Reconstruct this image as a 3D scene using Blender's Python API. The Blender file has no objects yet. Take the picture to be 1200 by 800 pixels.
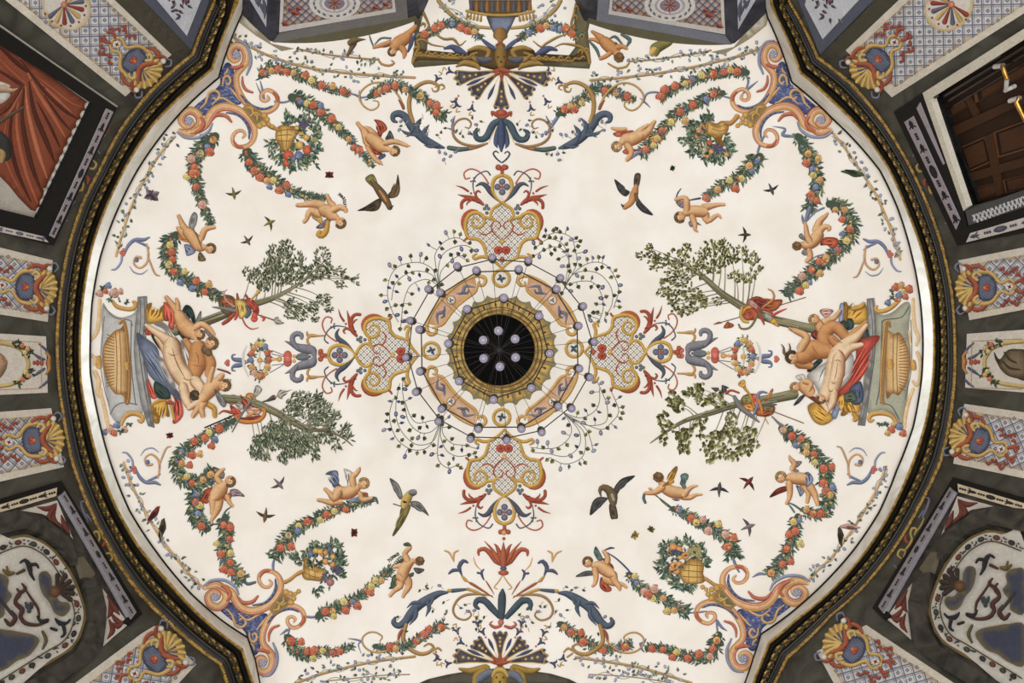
import bpy, math, random
import numpy as np
from mathutils import Vector, Matrix
from mathutils.geometry import delaunay_2d_cdt

random.seed(7)
C = bpy.context.scene.collection

# ------------------------------------------------------------------ camera
CAMZ = 1.5
FPX = 667.0                       # focal length in pixels of the 1200 px wide frame
cam = bpy.data.objects.new('camera', bpy.data.cameras.new('camera'))
C.objects.link(cam)
cam.location = (0, 0, CAMZ)
cam.rotation_euler = (math.pi, 0, 0)      # looks straight up at the vault
cam.data.sensor_width = 36.0
cam.data.lens = 36.0 * FPX / 1200.0
cam.data.clip_start = 0.02
bpy.context.scene.camera = cam

# ------------------------------------------------------------------ world, lights, exposure
w = bpy.data.worlds.new('world'); bpy.context.scene.world = w
w.use_nodes = True
w.node_tree.nodes['Background'].inputs[0].default_value = (0.9, 0.95, 1.0, 1)
w.node_tree.nodes['Background'].inputs[1].default_value = 0.05
def area(name, loc, rot, size, power, col, shape='DISK'):
    L = bpy.data.lights.new(name, 'AREA'); L.shape = shape; L.size = size; L.energy = power; L.color = col
    o = bpy.data.objects.new(name, L); C.objects.link(o); o.location = loc; o.rotation_euler = rot
    return o
area('added_bounce_fill', (0, 0, 0.55), (math.pi, 0, 0), 4.6, 345, (1.0, 0.975, 0.945))  # added unseen light, stands in for daylight bounced up off the floor
for k in range(10):               # added unseen lights low along the walls, brightening the springing of the vault
    a = 2 * math.pi * (k + .5) / 10
    area('added_edge_fill', (3.15 * math.cos(a), 3.15 * math.sin(a), .4), (math.pi, 0, 0), .5, 33, (0.93, 0.97, 1.0))
vs = bpy.context.scene.view_settings
vs.view_transform = 'Standard'; vs.look = 'None'; vs.gamma = 1.0; vs.use_curve_mapping = False
vs.exposure = 0.0

# ------------------------------------------------------------------ surfaces a picture point can lie on
VA, VB, VH, VC = 3.95, 4.45, 3.19, 4.408   # half axes and centre height of the ellipsoidal vault (from eye height)
VX, VY = -0.05, 0.04
def on_vault(x, y, off):
    u = (x - 600.) / FPX; v = (y - 400.) / FPX
    A = VA - off; B = VB - off; H = VH - off
    a = (u / A) ** 2 + (v / B) ** 2 + 1 / H ** 2
    b = -2 * (u * VX / A ** 2 + v * VY / B ** 2 + VC / H ** 2)
    c = (VX / A) ** 2 + (VY / B) ** 2 + (VC / H) ** 2 - 1
    t = (-b + np.sqrt(np.maximum(b * b - 4 * a * c, 0))) / (2 * a)
    return np.stack([u * t, v * t, CAMZ + t], -1)

def polar(path):
    p = np.array(path, float); d = p - (600, 400)
    th = np.arctan2(d[:, 1], d[:, 0]); r = np.hypot(d[:, 0], d[:, 1])
    o = np.argsort(th); th = th[o]; r = r[o]
    return np.concatenate([th - 2 * math.pi, th, th + 2 * math.pi]), np.concatenate([r, r, r])
OUT = polar([(250,0),(224,62),(175,105),(140,150),(114,200),(95,237),(80,282),(69,340),(64.5,400),(66,437),(72,487),(82,540),(100,590),(130,650),(160,695),(190,725),(257,780),(268,812),(290,900),
  (926,0),(960,66),(1000,97),(1040,147),(1071,200),(1092,247),(1107,292),(1117,340),(1121,400),(1121,437),(1115,495),(1105,540),(1080,592),(1047,647),(1012,690),(975,722),(924,772),(906,808),(890,900),(600,905),
  (235,-60),(290,-110),(600,-120),(900,-110),(935,-60)])
LIP = polar([(279,5),(250,82),(215,112),(180,147),(148,197),(125,245),(110,287),(100,340),(95,400),(96,447),(105,495),(117,542),(138,595),(162,637),(200,682),(232,717),(285,760),(297,797),(330,880),
  (904,10),(937,86),(975,120),(1012,157),(1041,199),(1062,247),(1080,297),(1090,347),(1093.5,400),(1092,442),(1084,492),(1067,545),(1043,598),(1012,647),(967,697),(932,725),(900,752),(884,792),(850,880),(600,880),
  (290,-30),(330,-90),(600,-100),(850,-90),(893,-30)])
LINE = polar([(284,18),(257,92),(215,130),(175,180),(162,200),(135,255),(119,300),(109,355),(107,400),(107,437),(116,487),(130,540),(153,598),(185,647),(225,695),(262,727),(291,746),(300,772),(308,810),(345,870),
  (899,22),(927,97),(975,140),(1005,170),(1030,200),(1050,242),(1067,297),(1077,350),(1080.5,400),(1079,442),(1069,500),(1050,550),(1029,600),(1000,643),(957,690),(925,718),(891,742),(882,770),(868,810),(835,870),(600,870),
  (298,-30),(340,-80),(600,-90),(840,-80),(885,-30)])
def rad(P, th): return np.interp(th, P[0], P[1])
TW, TL = 5.0, 5.15                        # heights of wall top and cornice lip above the eye
def on_wall(x, y, off):
    u = (x - 600.) / FPX; v = (y - 400.) / FPX
    th = np.arctan2(v, u); r = rad(OUT, th) / FPX * TW - off
    t = r / np.hypot(u, v)
    return np.stack([u * t, v * t, CAMZ + t], -1)

# ------------------------------------------------------------------ colour and material helpers
def lin(c):
    c = np.asarray(c, float) / 255.
    return np.where(c <= .04045, c / 12.92, ((c + .055) / 1.055) ** 2.4)
def mix(a, b, t): return tuple(x + (y - x) * t for x, y in zip(a, b))
def nodes(name):
    m = bpy.data.materials.new(name); m.use_nodes = True
    nt = m.node_tree; b = nt.nodes['Principled BSDF']
    return m, nt, b
def paint_material(name, gain, rough, amount, scale):
    m, nt, b = nodes(name)
    at = nt.nodes.new('ShaderNodeAttribute'); at.attribute_name = 'paint'
    tc = nt.nodes.new('ShaderNodeTexCoord')
    n1 = nt.nodes.new('ShaderNodeTexNoise'); n1.inputs['Scale'].default_value = scale; n1.inputs['Detail'].default_value = 8
    n1.inputs['Roughness'].default_value = .65
    nt.links.new(tc.outputs['Object'], n1.inputs['Vector'])
    mr = nt.nodes.new('ShaderNodeMapRange'); mr.inputs['From Min'].default_value = .3; mr.inputs['From Max'].default_value = .7
    mr.inputs['To Min'].default_value = gain * (1 - amount); mr.inputs['To Max'].default_value = gain * (1 + amount * .6)
    n2 = nt.nodes.new('ShaderNodeTexNoise'); n2.inputs['Scale'].default_value = scale * 6; n2.inputs['Detail'].default_value = 4
    nt.links.new(tc.outputs['Object'], n2.inputs['Vector'])
    av = nt.nodes.new('ShaderNodeMix'); av.inputs['Factor'].default_value = .5
    nt.links.new(n1.outputs['Fac'], av.inputs[2]); nt.links.new(n2.outputs['Fac'], av.inputs[3]); nt.links.new(av.outputs[0], mr.inputs['Value'])
    mx = nt.nodes.new('ShaderNodeMix'); mx.data_type = 'RGBA'; mx.blend_type = 'MULTIPLY'; mx.inputs['Factor'].default_value = 1
    nt.links.new(at.outputs['Color'], mx.inputs[6]); nt.links.new(mr.outputs['Result'], mx.inputs[7])
    nt.links.new(mx.outputs[2], b.inputs['Base Color'])
    b.inputs['Roughness'].default_value = rough; b.inputs['Specular IOR Level'].default_value = .15
    return m
FRESCO = paint_material('fresco_paint', 0.95, .85, .24, 11)
WALLP = paint_material('wall_paint', 1.0, .55, .22, 9)

# ------------------------------------------------------------------ painting in a zoomed frame
OX, OY, SC = 0., 0., 1.
def Z(ox, oy, s):
    global OX, OY, SC
    OX, OY, SC = ox, oy, s
def pts(s):
    """'x,y[,w] x,y[,w] ...' in the current frame -> array of picture points with half widths"""
    if isinstance(s, str): s = [[float(q) for q in p.split(',')] for p in s.split()]
    n = max(len(p) for p in s)
    a = np.array([list(p) + [np.nan] * (n - len(p)) for p in s], float)
    a[:, 0] = OX + a[:, 0] / SC; a[:, 1] = OY + a[:, 1] / SC
    if n > 2: a[:, 2] /= SC
    return a
def cr(p, n=5, closed=False):
    p = np.asarray(p, float)
    if len(p) < 3 and not closed:
        t = np.linspace(0, 1, n + 1)[:, None]; return p[0] * (1 - t) + p[-1] * t
    if closed: q = np.vstack([p[-1], p, p[0], p[1]])
    else: q = np.vstack([2 * p[0] - p[1], p, 2 * p[-1] - p[-2]])
    t = (np.arange(n) / n)[:, None]; out = []
    for i in range(len(q) - 3):
        a, b, c, d = q[i:i + 4]
        out.append(.5 * (2 * b + (c - a) * t + (2 * a - 5 * b + 4 * c - d) * t ** 2 + (3 * b - a - 3 * c + d) * t ** 3))
    if not closed: out.append(p[-1:])
    r = np.vstack(out)
    if r.shape[1] > 2: r[:, 2] = np.maximum(r[:, 2], .05)
    return r

class Paint:
    """one mesh of paint: vertices are picture points with a distance off the surface they lie on"""
    def __init__(s, lay): s.v = []; s.c = []; s.f = []; s.L = lay; s.n = 0
    def add(s, xy, cols, faces, edge=4., thin=False):
        L = s.L[0]
        for p in xy: s.v.append((p[0], p[1], L))
        s.c.extend(cols)
        n = s.n
        for f in faces: s.f.append(tuple(i + n for i in f))
        s.n += len(xy)
        s.L[0] = L + (4e-6 if thin else 5e-5 + (edge * .0108) ** 2 / 30.)
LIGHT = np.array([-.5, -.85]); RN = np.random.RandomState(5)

def stroke(P, s, col, w=None, dark=None, hi=None, cap=True, n=None, flat=False, raw=False, closed=False):
    a = np.asarray(s, float) if raw else pts(s)
    if a.shape[1] < 3: a = np.column_stack([a, np.full(len(a), (w or 1.) )])
    elif w: a[:, 2] = w
    if n is None:
        d = np.hypot(*np.diff(a[:, :2], axis=0).T).mean(); n = int(min(8, max(2, round(d / 3.2))))
    q = cr(a, n, closed)
    if closed: q = np.vstack([q, q[:1]])
    t = np.gradient(q[:, :2], axis=0)
    t /= np.maximum(np.hypot(t[:, 0], t[:, 1]), 1e-6)[:, None]
    if cap and not closed:
        def ends(k):
            o = q[k]; d = t[k] * (1 if k else -1)
            e = [(o[0] + d[0] * o[2] * x, o[1] + d[1] * o[2] * x, o[2] * y) for x, y in ((.5, .87), (.85, .53), (1., .12))]
            return np.array(e)
        e0 = ends(0)[::-1]; e1 = ends(-1)
        q = np.vstack([e0, q, e1]); t = np.vstack([np.repeat(t[:1], 3, 0), t, np.repeat(t[-1:], 3, 0)])
    nm = np.column_stack([-t[:, 1], t[:, 0]])
    m = len(q)
    thin = q[:, 2].max() < 1.1 or flat
    col = np.array(col, float)
    if thin:
        offs = (-1, 1); cols = [col, col]
        if not flat and dark is not None: cols = [np.array(dark, float), col]
        C_ = np.array([cols[k] for k in range(2)])
        C_ = np.repeat(C_[None], m, 0)
    else:
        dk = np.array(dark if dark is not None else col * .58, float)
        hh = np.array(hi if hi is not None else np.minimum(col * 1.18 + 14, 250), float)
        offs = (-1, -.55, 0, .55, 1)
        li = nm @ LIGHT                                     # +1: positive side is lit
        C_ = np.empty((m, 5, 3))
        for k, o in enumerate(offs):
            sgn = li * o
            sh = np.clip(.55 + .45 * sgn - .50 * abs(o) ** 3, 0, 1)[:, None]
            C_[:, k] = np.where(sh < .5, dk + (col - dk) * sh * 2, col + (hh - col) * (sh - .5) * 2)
    K = len(offs)
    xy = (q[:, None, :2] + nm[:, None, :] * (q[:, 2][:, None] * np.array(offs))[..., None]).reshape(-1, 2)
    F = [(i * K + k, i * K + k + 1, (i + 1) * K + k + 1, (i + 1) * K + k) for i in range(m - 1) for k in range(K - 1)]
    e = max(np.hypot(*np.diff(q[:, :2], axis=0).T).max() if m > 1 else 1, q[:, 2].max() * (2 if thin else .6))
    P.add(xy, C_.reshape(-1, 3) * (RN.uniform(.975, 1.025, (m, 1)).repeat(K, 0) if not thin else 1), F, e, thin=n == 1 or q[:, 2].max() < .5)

def poly(P, s, col, smooth=True, rim=None, bw=4., hi=None, hs=8., n=4, raw=False, fn=None):
    a = np.asarray(s, float)[:, :2] if raw else pts(s)[:, :2]
    b = cr(a, n, True) if smooth else a
    if not smooth:
        o = []
        for i in range(len(b)):
            p, q = b[i], b[(i + 1) % len(b)]
            k = max(1, int(np.hypot(*(q - p)) / hs))
            o += [p + (q - p) * j / k for j in range(k)]
        b = np.array(o)
    lo, hi_ = b.min(0), b.max(0)
    m = len(b)
    ins = []
    span = (hi_ - lo).min()
    st = min(hs, max(2.2, span / 3.5)) if (rim is not None or hi is not None) else hs
    gx = np.arange(lo[0] + st / 2, hi_[0], st); gy = np.arange(lo[1] + st / 2, hi_[1], st)
    if len(gx) and len(gy):
        g = np.stack(np.meshgrid(gx, gy), -1).reshape(-1, 2)
        g[:, 0] += (np.round((g[:, 1] - lo[1]) / st) % 2) * st * .4
        e0 = b; e1 = np.roll(b, -1, 0); d = e1 - e0
        L2 = np.maximum((d ** 2).sum(1), 1e-9)
        tt = np.clip(((g[:, None] - e0) * d).sum(-1) / L2, 0, 1)
        dist = np.hypot(*np.moveaxis(g[:, None] - e0 - d * tt[..., None], -1, 0)).min(1)
        y0, y1 = e0[:, 1], e1[:, 1]
        cond = (y0 > g[:, 1:2]) != (y1 > g[:, 1:2])
        xi = d[:, 0] * (g[:, 1:2] - y0) / np.where(d[:, 1] == 0, 1e-9, d[:, 1]) + e0[:, 0]
        ins_ = ((g[:, :1] < xi) & cond).sum(1) % 2 == 1
        k = ins_ & (dist > st * .35)
        ins = g[k]; dist = dist[k]
    allp = np.vstack([b, ins]) if len(ins) else b
    vo, _, fo, ov, _, _ = delaunay_2d_cdt([Vector(p) for p in allp], [(i, (i + 1) % m) for i in range(m)], [], 1, 1e-5)
    D = np.concatenate([np.zeros(m), dist]) if len(ins) else np.zeros(m)
    col = np.array(col, float); cols = []
    for i, p in enumerate(vo):
        k = ov[i][0] if ov[i] else 0
        c = col
        if fn is not None: c = np.array(fn(p[0], p[1], D[k]), float)
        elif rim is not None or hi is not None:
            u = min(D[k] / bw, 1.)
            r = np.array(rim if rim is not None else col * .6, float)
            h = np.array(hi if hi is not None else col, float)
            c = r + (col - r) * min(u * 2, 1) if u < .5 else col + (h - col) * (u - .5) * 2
        cols.append(c)
    e = 0
    for f in fo[:400]:
        for i in range(3):
            e = max(e, (vo[f[i]] - vo[f[i - 1]]).length)
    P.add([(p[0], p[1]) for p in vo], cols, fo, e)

def blob(P, x, y, rx, ry=None, rot=0., col=(200, 150, 100), dark=None, hi=None, n=10, raw=False):
    if not raw: x, y, rx = OX + x / SC, OY + y / SC, rx / SC; ry = ry / SC if ry else None
    ry = ry or rx; c, s = math.cos(rot), math.sin(rot)
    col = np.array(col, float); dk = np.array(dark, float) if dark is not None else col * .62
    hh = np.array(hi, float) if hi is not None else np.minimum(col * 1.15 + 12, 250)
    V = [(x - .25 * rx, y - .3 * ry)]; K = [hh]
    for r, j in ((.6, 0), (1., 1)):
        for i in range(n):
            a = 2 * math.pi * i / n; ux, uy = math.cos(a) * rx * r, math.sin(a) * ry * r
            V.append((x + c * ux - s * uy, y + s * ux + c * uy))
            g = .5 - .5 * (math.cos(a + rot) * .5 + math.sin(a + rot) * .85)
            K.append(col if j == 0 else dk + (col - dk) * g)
    F = [(0, 1 + i, 1 + (i + 1) % n) for i in range(n)]
    F += [(1 + i, 1 + n + i, 1 + n + (i + 1) % n, 1 + (i + 1) % n) for i in range(n)]
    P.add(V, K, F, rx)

def leaf(P, x, y, ang, ln, wd, col):
    """one pointed leaf in picture space, lighter half and darker half along its midrib"""
    c, s = math.cos(ang), math.sin(ang)
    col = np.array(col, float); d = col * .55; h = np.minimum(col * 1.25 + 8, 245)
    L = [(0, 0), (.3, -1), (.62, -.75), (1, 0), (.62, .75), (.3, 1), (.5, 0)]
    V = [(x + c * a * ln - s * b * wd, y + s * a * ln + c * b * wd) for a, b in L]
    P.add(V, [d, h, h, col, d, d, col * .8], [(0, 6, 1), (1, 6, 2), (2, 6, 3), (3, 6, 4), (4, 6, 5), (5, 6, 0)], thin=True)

def flower(P, x, y, r, col, rnd, n=9):
    col = np.array(col, float); dk = col * .55; hh = np.minimum(col * 1.15 + 30, 250)
    a0 = rnd.random() * 6.28
    V = [(x, y)]; K = [dk * .9]
    for rr, kk, ph in ((.25, hh, 0), (.42, dk * 1.25, .3), (.62, hh, .5), (.8, col, .2), (1., dk * 1.3, .6)):
        for i in range(n):
            a = a0 + 2 * math.pi * (i + ph) / n
            j = rr * r * (1 + .16 * math.sin(3 * a + ph * 9) + rnd.uniform(-.07, .07))
            lt = rnd.uniform(.86, 1.06) + .1 * (-.5 * math.cos(a) - .85 * math.sin(a))
            V.append((x + j * math.cos(a), y + j * math.sin(a))); K.append(np.minimum(kk * lt, 250))
    F = [(0, 1 + i, 1 + (i + 1) % n) for i in range(n)]
    for k in range(4):
        o = 1 + k * n
        F += [(o + i, o + n + i, o + n + (i + 1) % n, o + (i + 1) % n) for i in range(n)]
    P.add(V, K, F, r * .5)

def make(P, name, parent, surf, mat, label=None, group=None, kind=None):
    V = np.array(P.v, float)
    me = bpy.data.meshes.new(name)
    if len(V):
        me.from_pydata(surf(V[:, 0], V[:, 1], V[:, 2]).tolist(), [], P.f)
        at = me.attributes.new('paint', 'FLOAT_COLOR', 'POINT')
        k = np.clip(np.array(P.c), 0, 255); g = (k @ (.3, .59, .11))[:, None]; k = g + (k - g) * .88      # faded pigments
        c = np.ones((len(V), 4), np.float32); c[:, :3] = lin(k)
        at.data.foreach_set('color', c.ravel())
    me.materials.append(mat)
    o = bpy.data.objects.new(name, me); C.objects.link(o)
    if parent is not None: o.parent = parent
    if label: o['label'] = label
    if group: o['group'] = group
    if kind: o['kind'] = kind
    return o

class Motif:
    """a painted thing: its own paint plus sub-parts, all stacked in drawing order on one surface"""
    def __init__(s, name, label=None, parent=None, lay=.0015, surf=None, mat=None, group=None, kind=None):
        s.name, s.label, s.parent, s.group, s.kind = name, label, parent, group, kind
        s.surf = surf or on_vault; s.mat = mat or FRESCO
        s.L = [lay]; s.m = Paint(s.L); s.subs = []
    def sub(s, name, kind=None, label=None):
        p = Paint(s.L); s.subs.append((name, p, kind, label)); return p
    def done(s):
        o = make(s.m, s.name, s.parent, s.surf, s.mat, s.label, s.group, s.kind)
        for name, p, kind, label in s.subs:
            if p.v: make(p, name, o, s.surf, s.mat, label, None, kind)
        return o

# ================================================================== STRUCTURE
def mesh_obj(name, V, F, mat, parent=None, smooth=False, **props):
    me = bpy.data.meshes.new(name); me.from_pydata([tuple(map(float, v)) for v in V], [], F); me.materials.append(mat)
    if smooth: me.polygons.foreach_set('use_smooth', [True] * len(F))
    me.update()
    o = bpy.data.objects.new(name, me); C.objects.link(o)
    if parent is not None: o.parent = parent
    for k, v in props.items(): o[k] = v
    return o
def noise_material(name, c1, c2, scale, rough, detail=8, dist=0., metal=0., bump=0., spec=.3, lo=.35, hi=.65, vec=None):
    m, nt, b = nodes(name)
    tc = nt.nodes.new('ShaderNodeTexCoord'); n = nt.nodes.new('ShaderNodeTexNoise')
    n.inputs['Scale'].default_value = scale; n.inputs['Detail'].default_value = detail; n.inputs['Distortion'].default_value = dist
    if vec:
        mp = nt.nodes.new('ShaderNodeMapping'); mp.inputs['Scale'].default_value = vec
        nt.links.new(tc.outputs['Object'], mp.inputs['Vector']); nt.links.new(mp.outputs['Vector'], n.inputs['Vector'])
    else: nt.links.new(tc.outputs['Object'], n.inputs['Vector'])
    r = nt.nodes.new('ShaderNodeValToRGB')
    r.color_ramp.elements[0].position = lo; r.color_ramp.elements[1].position = hi
    r.color_ramp.elements[0].color = (*lin(c1), 1); r.color_ramp.elements[1].color = (*lin(c2), 1)
    nt.links.new(n.outputs['Fac'], r.inputs['Fac']); nt.links.new(r.outputs['Color'], b.inputs['Base Color'])
    b.inputs['Roughness'].default_value = rough; b.inputs['Metallic'].default_value = metal; b.inputs['Specular IOR Level'].default_value = spec
    if bump:
        bp = nt.nodes.new('ShaderNodeBump'); bp.inputs['Strength'].default_value = bump; bp.inputs['Distance'].default_value = .01
        nt.links.new(n.outputs['Fac'], bp.inputs['Height']); nt.links.new(bp.outputs['Normal'], b.inputs['Normal'])
    return m
M_PLASTER = noise_material('vault_plaster', (239, 231, 220), (247, 241, 233), 2.2, .9, spec=.1)
M_BAND = noise_material('pale_marble', (218, 216, 204), (248, 247, 242), 3.0, .5, dist=1.6)
M_GAP = noise_material('gap_shade_black', (16, 13, 11), (30, 26, 22), 6, .6)
M_LACQUER = noise_material('dark_lacquer', (17, 14, 11), (36, 31, 23), 5, .42, spec=.25, vec=(1, 1, 4))
M_LEAFBED = noise_material('bronzed_wood', (28, 24, 14), (56, 47, 27), 8, .45, spec=.3)
M_GOLD = noise_material('gilding', (128, 96, 36), (206, 164, 80), 25, .38, metal=.35, spec=.6)
M_LEAFGOLD = noise_material('worn_gilding', (58, 46, 20), (164, 128, 58), 30, .45, metal=.2, spec=.4)
M_MARBLE = noise_material('dark_green_marble', (42, 41, 35), (70, 69, 60), 2.6, .4, dist=2.2, spec=.35)
M_FLOOR = noise_material('stone_floor', (150, 138, 120), (176, 165, 148), 3, .6)

TH = np.linspace(-math.pi, math.pi, 385)[:-1]
def ray(th, r): return 600 + r * np.cos(th), 400 + r * np.sin(th)
# vault
rl = rad(LINE, TH) + 3
V = [on_vault(np.array([600.]), np.array([400.]), 0.)[0]]; NR = 110
for k in range(1, NR + 1):
    x, y = ray(TH, rl * k / NR); V.extend(on_vault(x, y, 0.))
nT = len(TH)
F = [(0, 1 + (i + 1) % nT, 1 + i) for i in range(nT)]
F += [(1 + (k - 1) * nT + i, 1 + (k - 1) * nT + (i + 1) % nT, 1 + k * nT + (i + 1) % nT, 1 + k * nT + i) for k in range(1, NR) for i in range(nT)]
ceiling = mesh_obj('ceiling', V, F, M_PLASTER, smooth=True, kind='structure', label='cream plaster vault painted with garlands, cherubs and grotesque ornament')

def at_height(th, r, t):
    return np.stack([r * np.cos(th) / FPX * t, r * np.sin(th) / FPX * t, np.full(len(th), CAMZ + t)], -1)
def loft(name, rings, mat, parent=None, **props):
    V = np.vstack(rings); n = len(rings[0])
    F = [(k * n + i, k * n + (i + 1) % n, (k + 1) * n + (i + 1) % n, (k + 1) * n + i) for k in range(len(rings) - 1) for i in range(n)]
    return mesh_obj(name, V, F, mat, parent, **props)
TB = np.linspace(-math.pi, math.pi, 1537)[:-1]
rL, rO, rN = rad(LIP, TB), rad(OUT, TB), rad(LINE, TB)
x, y = ray(TB, rN); x2, y2 = ray(TB, rN + 2.2)
band = loft('trim_1', [on_vault(x2, y2, .012), on_vault(x2, y2, .03), at_height(TB, rL, TL)], M_BAND, kind='structure', label='pale marble band between the painted vault and the dark cornice')
loft('gap_shade_strip', [on_vault(x, y, .02), on_vault(x, y, .03), on_vault(x2, y2, .032), on_vault(x2, y2, .02)], M_GAP, band)  # thin black strip standing in for the shade between band and vault
cornice = mesh_obj('trim_2', [], [], M_LACQUER, kind='structure', label='dark carved cornice with gilded leaf and bead rows running round the vault')
def cring(s, t): return at_height(TB, rL + (rO - rL) * s, t)
loft('gilt_fillet', [cring(.0, 5.158), cring(.0, 5.15), cring(.03, 5.135), cring(.07, 5.135), cring(.1, 5.145)], M_GOLD, cornice)
loft('dark_cove', [cring(.1, 5.15), cring(.16, 5.15), cring(.2, 5.13), cring(.24, 5.13), cring(.3, 5.145)], M_LACQUER, cornice)
loft('leaf_bed', [cring(.3, 5.145), cring(.33, 5.115), cring(.42, 5.095), cring(.52, 5.09), cring(.6, 5.1)], M_LEAFBED, cornice)
loft('dark_moulding', [cring(.6, 5.1), cring(.63, 5.08), cring(.7, 5.075), cring(.73, 5.06), cring(.8, 5.055), cring(.84, 5.05)], M_LACQUER, cornice)
loft('bead_bed', [cring(.84, 5.05), cring(.86, 5.03), cring(.97, 5.02), cring(1., 5.0)], M_LEAFGOLD, cornice)
# gilded beads (too small to pick apart) and gilded leaves (each its own piece)
def along(P0, P1, s, t, step):
    r = rad(P0, TB) + (rad(P1, TB) - rad(P0, TB)) * s
    p = at_height(TB, r, t); d = np.linalg.norm(np.diff(np.vstack([p, p[:1]]), axis=0), axis=1)
    cum = np.concatenate([[0], np.cumsum(d)]); N = int(cum[-1] / step); out = []
    pp = np.vstack([p, p[:1]])
    for k in range(N):
        q = k * cum[-1] / N; i = min(np.searchsorted(cum, q, 'right') - 1, len(d) - 1)
        a = (q - cum[i]) / max(d[i], 1e-9); g = pp[i] + (pp[i + 1] - pp[i]) * a; tg = (pp[i + 1] - pp[i]) / max(d[i], 1e-9)
        out.append((g, tg))
    return out
def in_view(g, m=25):
    t = g[2] - CAMZ; return -m < 600 + g[0] / t * FPX < 1200 + m and -m < 400 + g[1] / t * FPX < 800 + m
bv, bf = [], []
for s, st in ((.91, .027), (.05, .04)):
    for g, tg in along(LIP, OUT, s, 5.008 if s > .5 else 5.13, st):
        if not in_view(g): continue
        n = len(bv); e = .0115 if s > .5 else .006; side = np.cross(tg, (0, 0, 1))
        bv += [g - tg * e * 1.2, g + tg * e * 1.2, g - side * e, g + side * e, g - np.array((0, 0, 1.)) * e]
        bf += [(n, n + 2, n + 4), (n + 2, n + 1, n + 4), (n + 1, n + 3, n + 4), (n + 3, n, n + 4)]
mesh_obj('bead_row', bv, bf, M_GOLD, cornice, kind='stuff', label='gilded bead row')
def leaf_mesh():
    """a curled acanthus leaf, 7 cm along the cornice, one side turned over"""
    V, F = [], []
    spine = [(-.036, -.012, .004), (-.018, .012, .010), (.004, .018, .014), (.020, .006, .016), (.016, -.010, .018), (.002, -.010, .016)]
    wd = [.003, .008, .011, .010, .007, .002]
    for (a, b, h), q in zip(spine, wd):
        V += [(a - q * .6, b + q, h * .4), (a, b, h), (a + q * .6, b - q, h * .4)]
    for k in range(5):
        for j in range(2): F.append((k * 3 + j, k * 3 + j + 1, k * 3 + j + 4, k * 3 + j + 3))
    for a, b, c_, d in ((-.03, .018, -.012, .026), (-.01, .026, .006, .03), (.014, .024, .026, .022), (-.02, -.02, -.004, -.026), (.008, -.022, .022, -.022)):
        n = len(V); V += [(a, b, .003), (a + .008, b * .4, .009), (c_, d, .006)]; F.append((n, n + 1, n + 2))
    me = bpy.data.meshes.new('gilded_leaf'); me.from_pydata(V, [], F); me.materials.append(M_LEAFGOLD); return me
LM = leaf_mesh(); cnt = 0
for g, tg in along(LIP, OUT, .45, 5.088, .083):
    if not in_view(g, 12) or cnt >= 298: continue
    side = np.array((-g[0], -g[1], 0.)); side -= tg * side.dot(tg); side /= np.linalg.norm(side)
    up = np.cross(tg, side); up = up if up[2] < 0 else -up
    M = Matrix([[tg[0], side[0], up[0], g[0]], [tg[1], side[1], up[1], g[1]], [tg[2], side[2], up[2], g[2]], [0, 0, 0, 1]])
    o = bpy.data.objects.new('gilded_leaf', LM); C.objects.link(o); o.parent = cornice; o.matrix_local = M; cnt += 1
# walls: vertical, below the cornice, down to the floor
# outlines of the openings cut through the walls, as seen in the picture
DOOR = [(1092, 116), (1131, 246), (1200, 222), (1260, 202), (1260, 12), (1200, 46)]
def inside_(p, b):
    x, y = p; r = False; j = len(b) - 1
    for i in range(len(b)):
        if (b[i][1] > y) != (b[j][1] > y) and x < (b[j][0] - b[i][0]) * (y - b[i][1]) / (b[j][1] - b[i][1]) + b[i][0]: r = not r
        j = i
    return r
def wall(name, a0, a1, label):
    th = np.linspace(a0, a1, 240); r = rad(OUT, th); ts = [5.0 - .025 * k for k in range(70)] + [3.1, 2.6, 1., -CAMZ]
    V = []
    for t in ts:
        R = r / FPX * TW; V.extend(np.stack([R * np.cos(th), R * np.sin(th), np.full(len(th), CAMZ + t)], -1))
    n = len(th); F = [(k * n + i, k * n + i + 1, (k + 1) * n + i + 1, (k + 1) * n + i) for k in range(len(ts) - 1) for i in range(n - 1)]
    if name == 'wall_right':
        Vn = np.array(V); K = []
        for f in F:
            c = Vn[list(f)].mean(0); t = c[2] - CAMZ
            if not (t > 2 and inside_((600 + c[0] / t * FPX, 400 + c[1] / t * FPX), DOOR)): K.append(f)
        F = K
    return mesh_obj(name, V, F, M_MARBLE, kind='structure', label=label)
A = [math.atan2(y - 400, x - 600) for x, y in ((226, 64), (957, 68), (922, 771), (258, 779))]
wall_left = wall('wall_left', A[3], A[0] + 2 * math.pi, 'dark marble wall left of the vault with shell panels, framed picture and arched niche')
wall_back = wall('wall_back', A[0], A[1], 'wall beyond the upper edge of the vault')
wall_right = wall('wall_right', A[1], A[2], 'dark marble wall right of the vault with shell panels, shuttered window and arched niche')
wall_front = wall('wall_front', A[2], A[3], 'wall beyond the lower edge of the vault')
R0 = rad(OUT, TH) / FPX * TW
mesh_obj('floor', np.vstack([np.stack([R0 * np.cos(TH), R0 * np.sin(TH), np.zeros(nT)], -1), [[0, 0, 0]]]), [(i, (i + 1) % nT, nT) for i in range(nT)], M_FLOOR, kind='structure', label='stone floor below')

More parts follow.
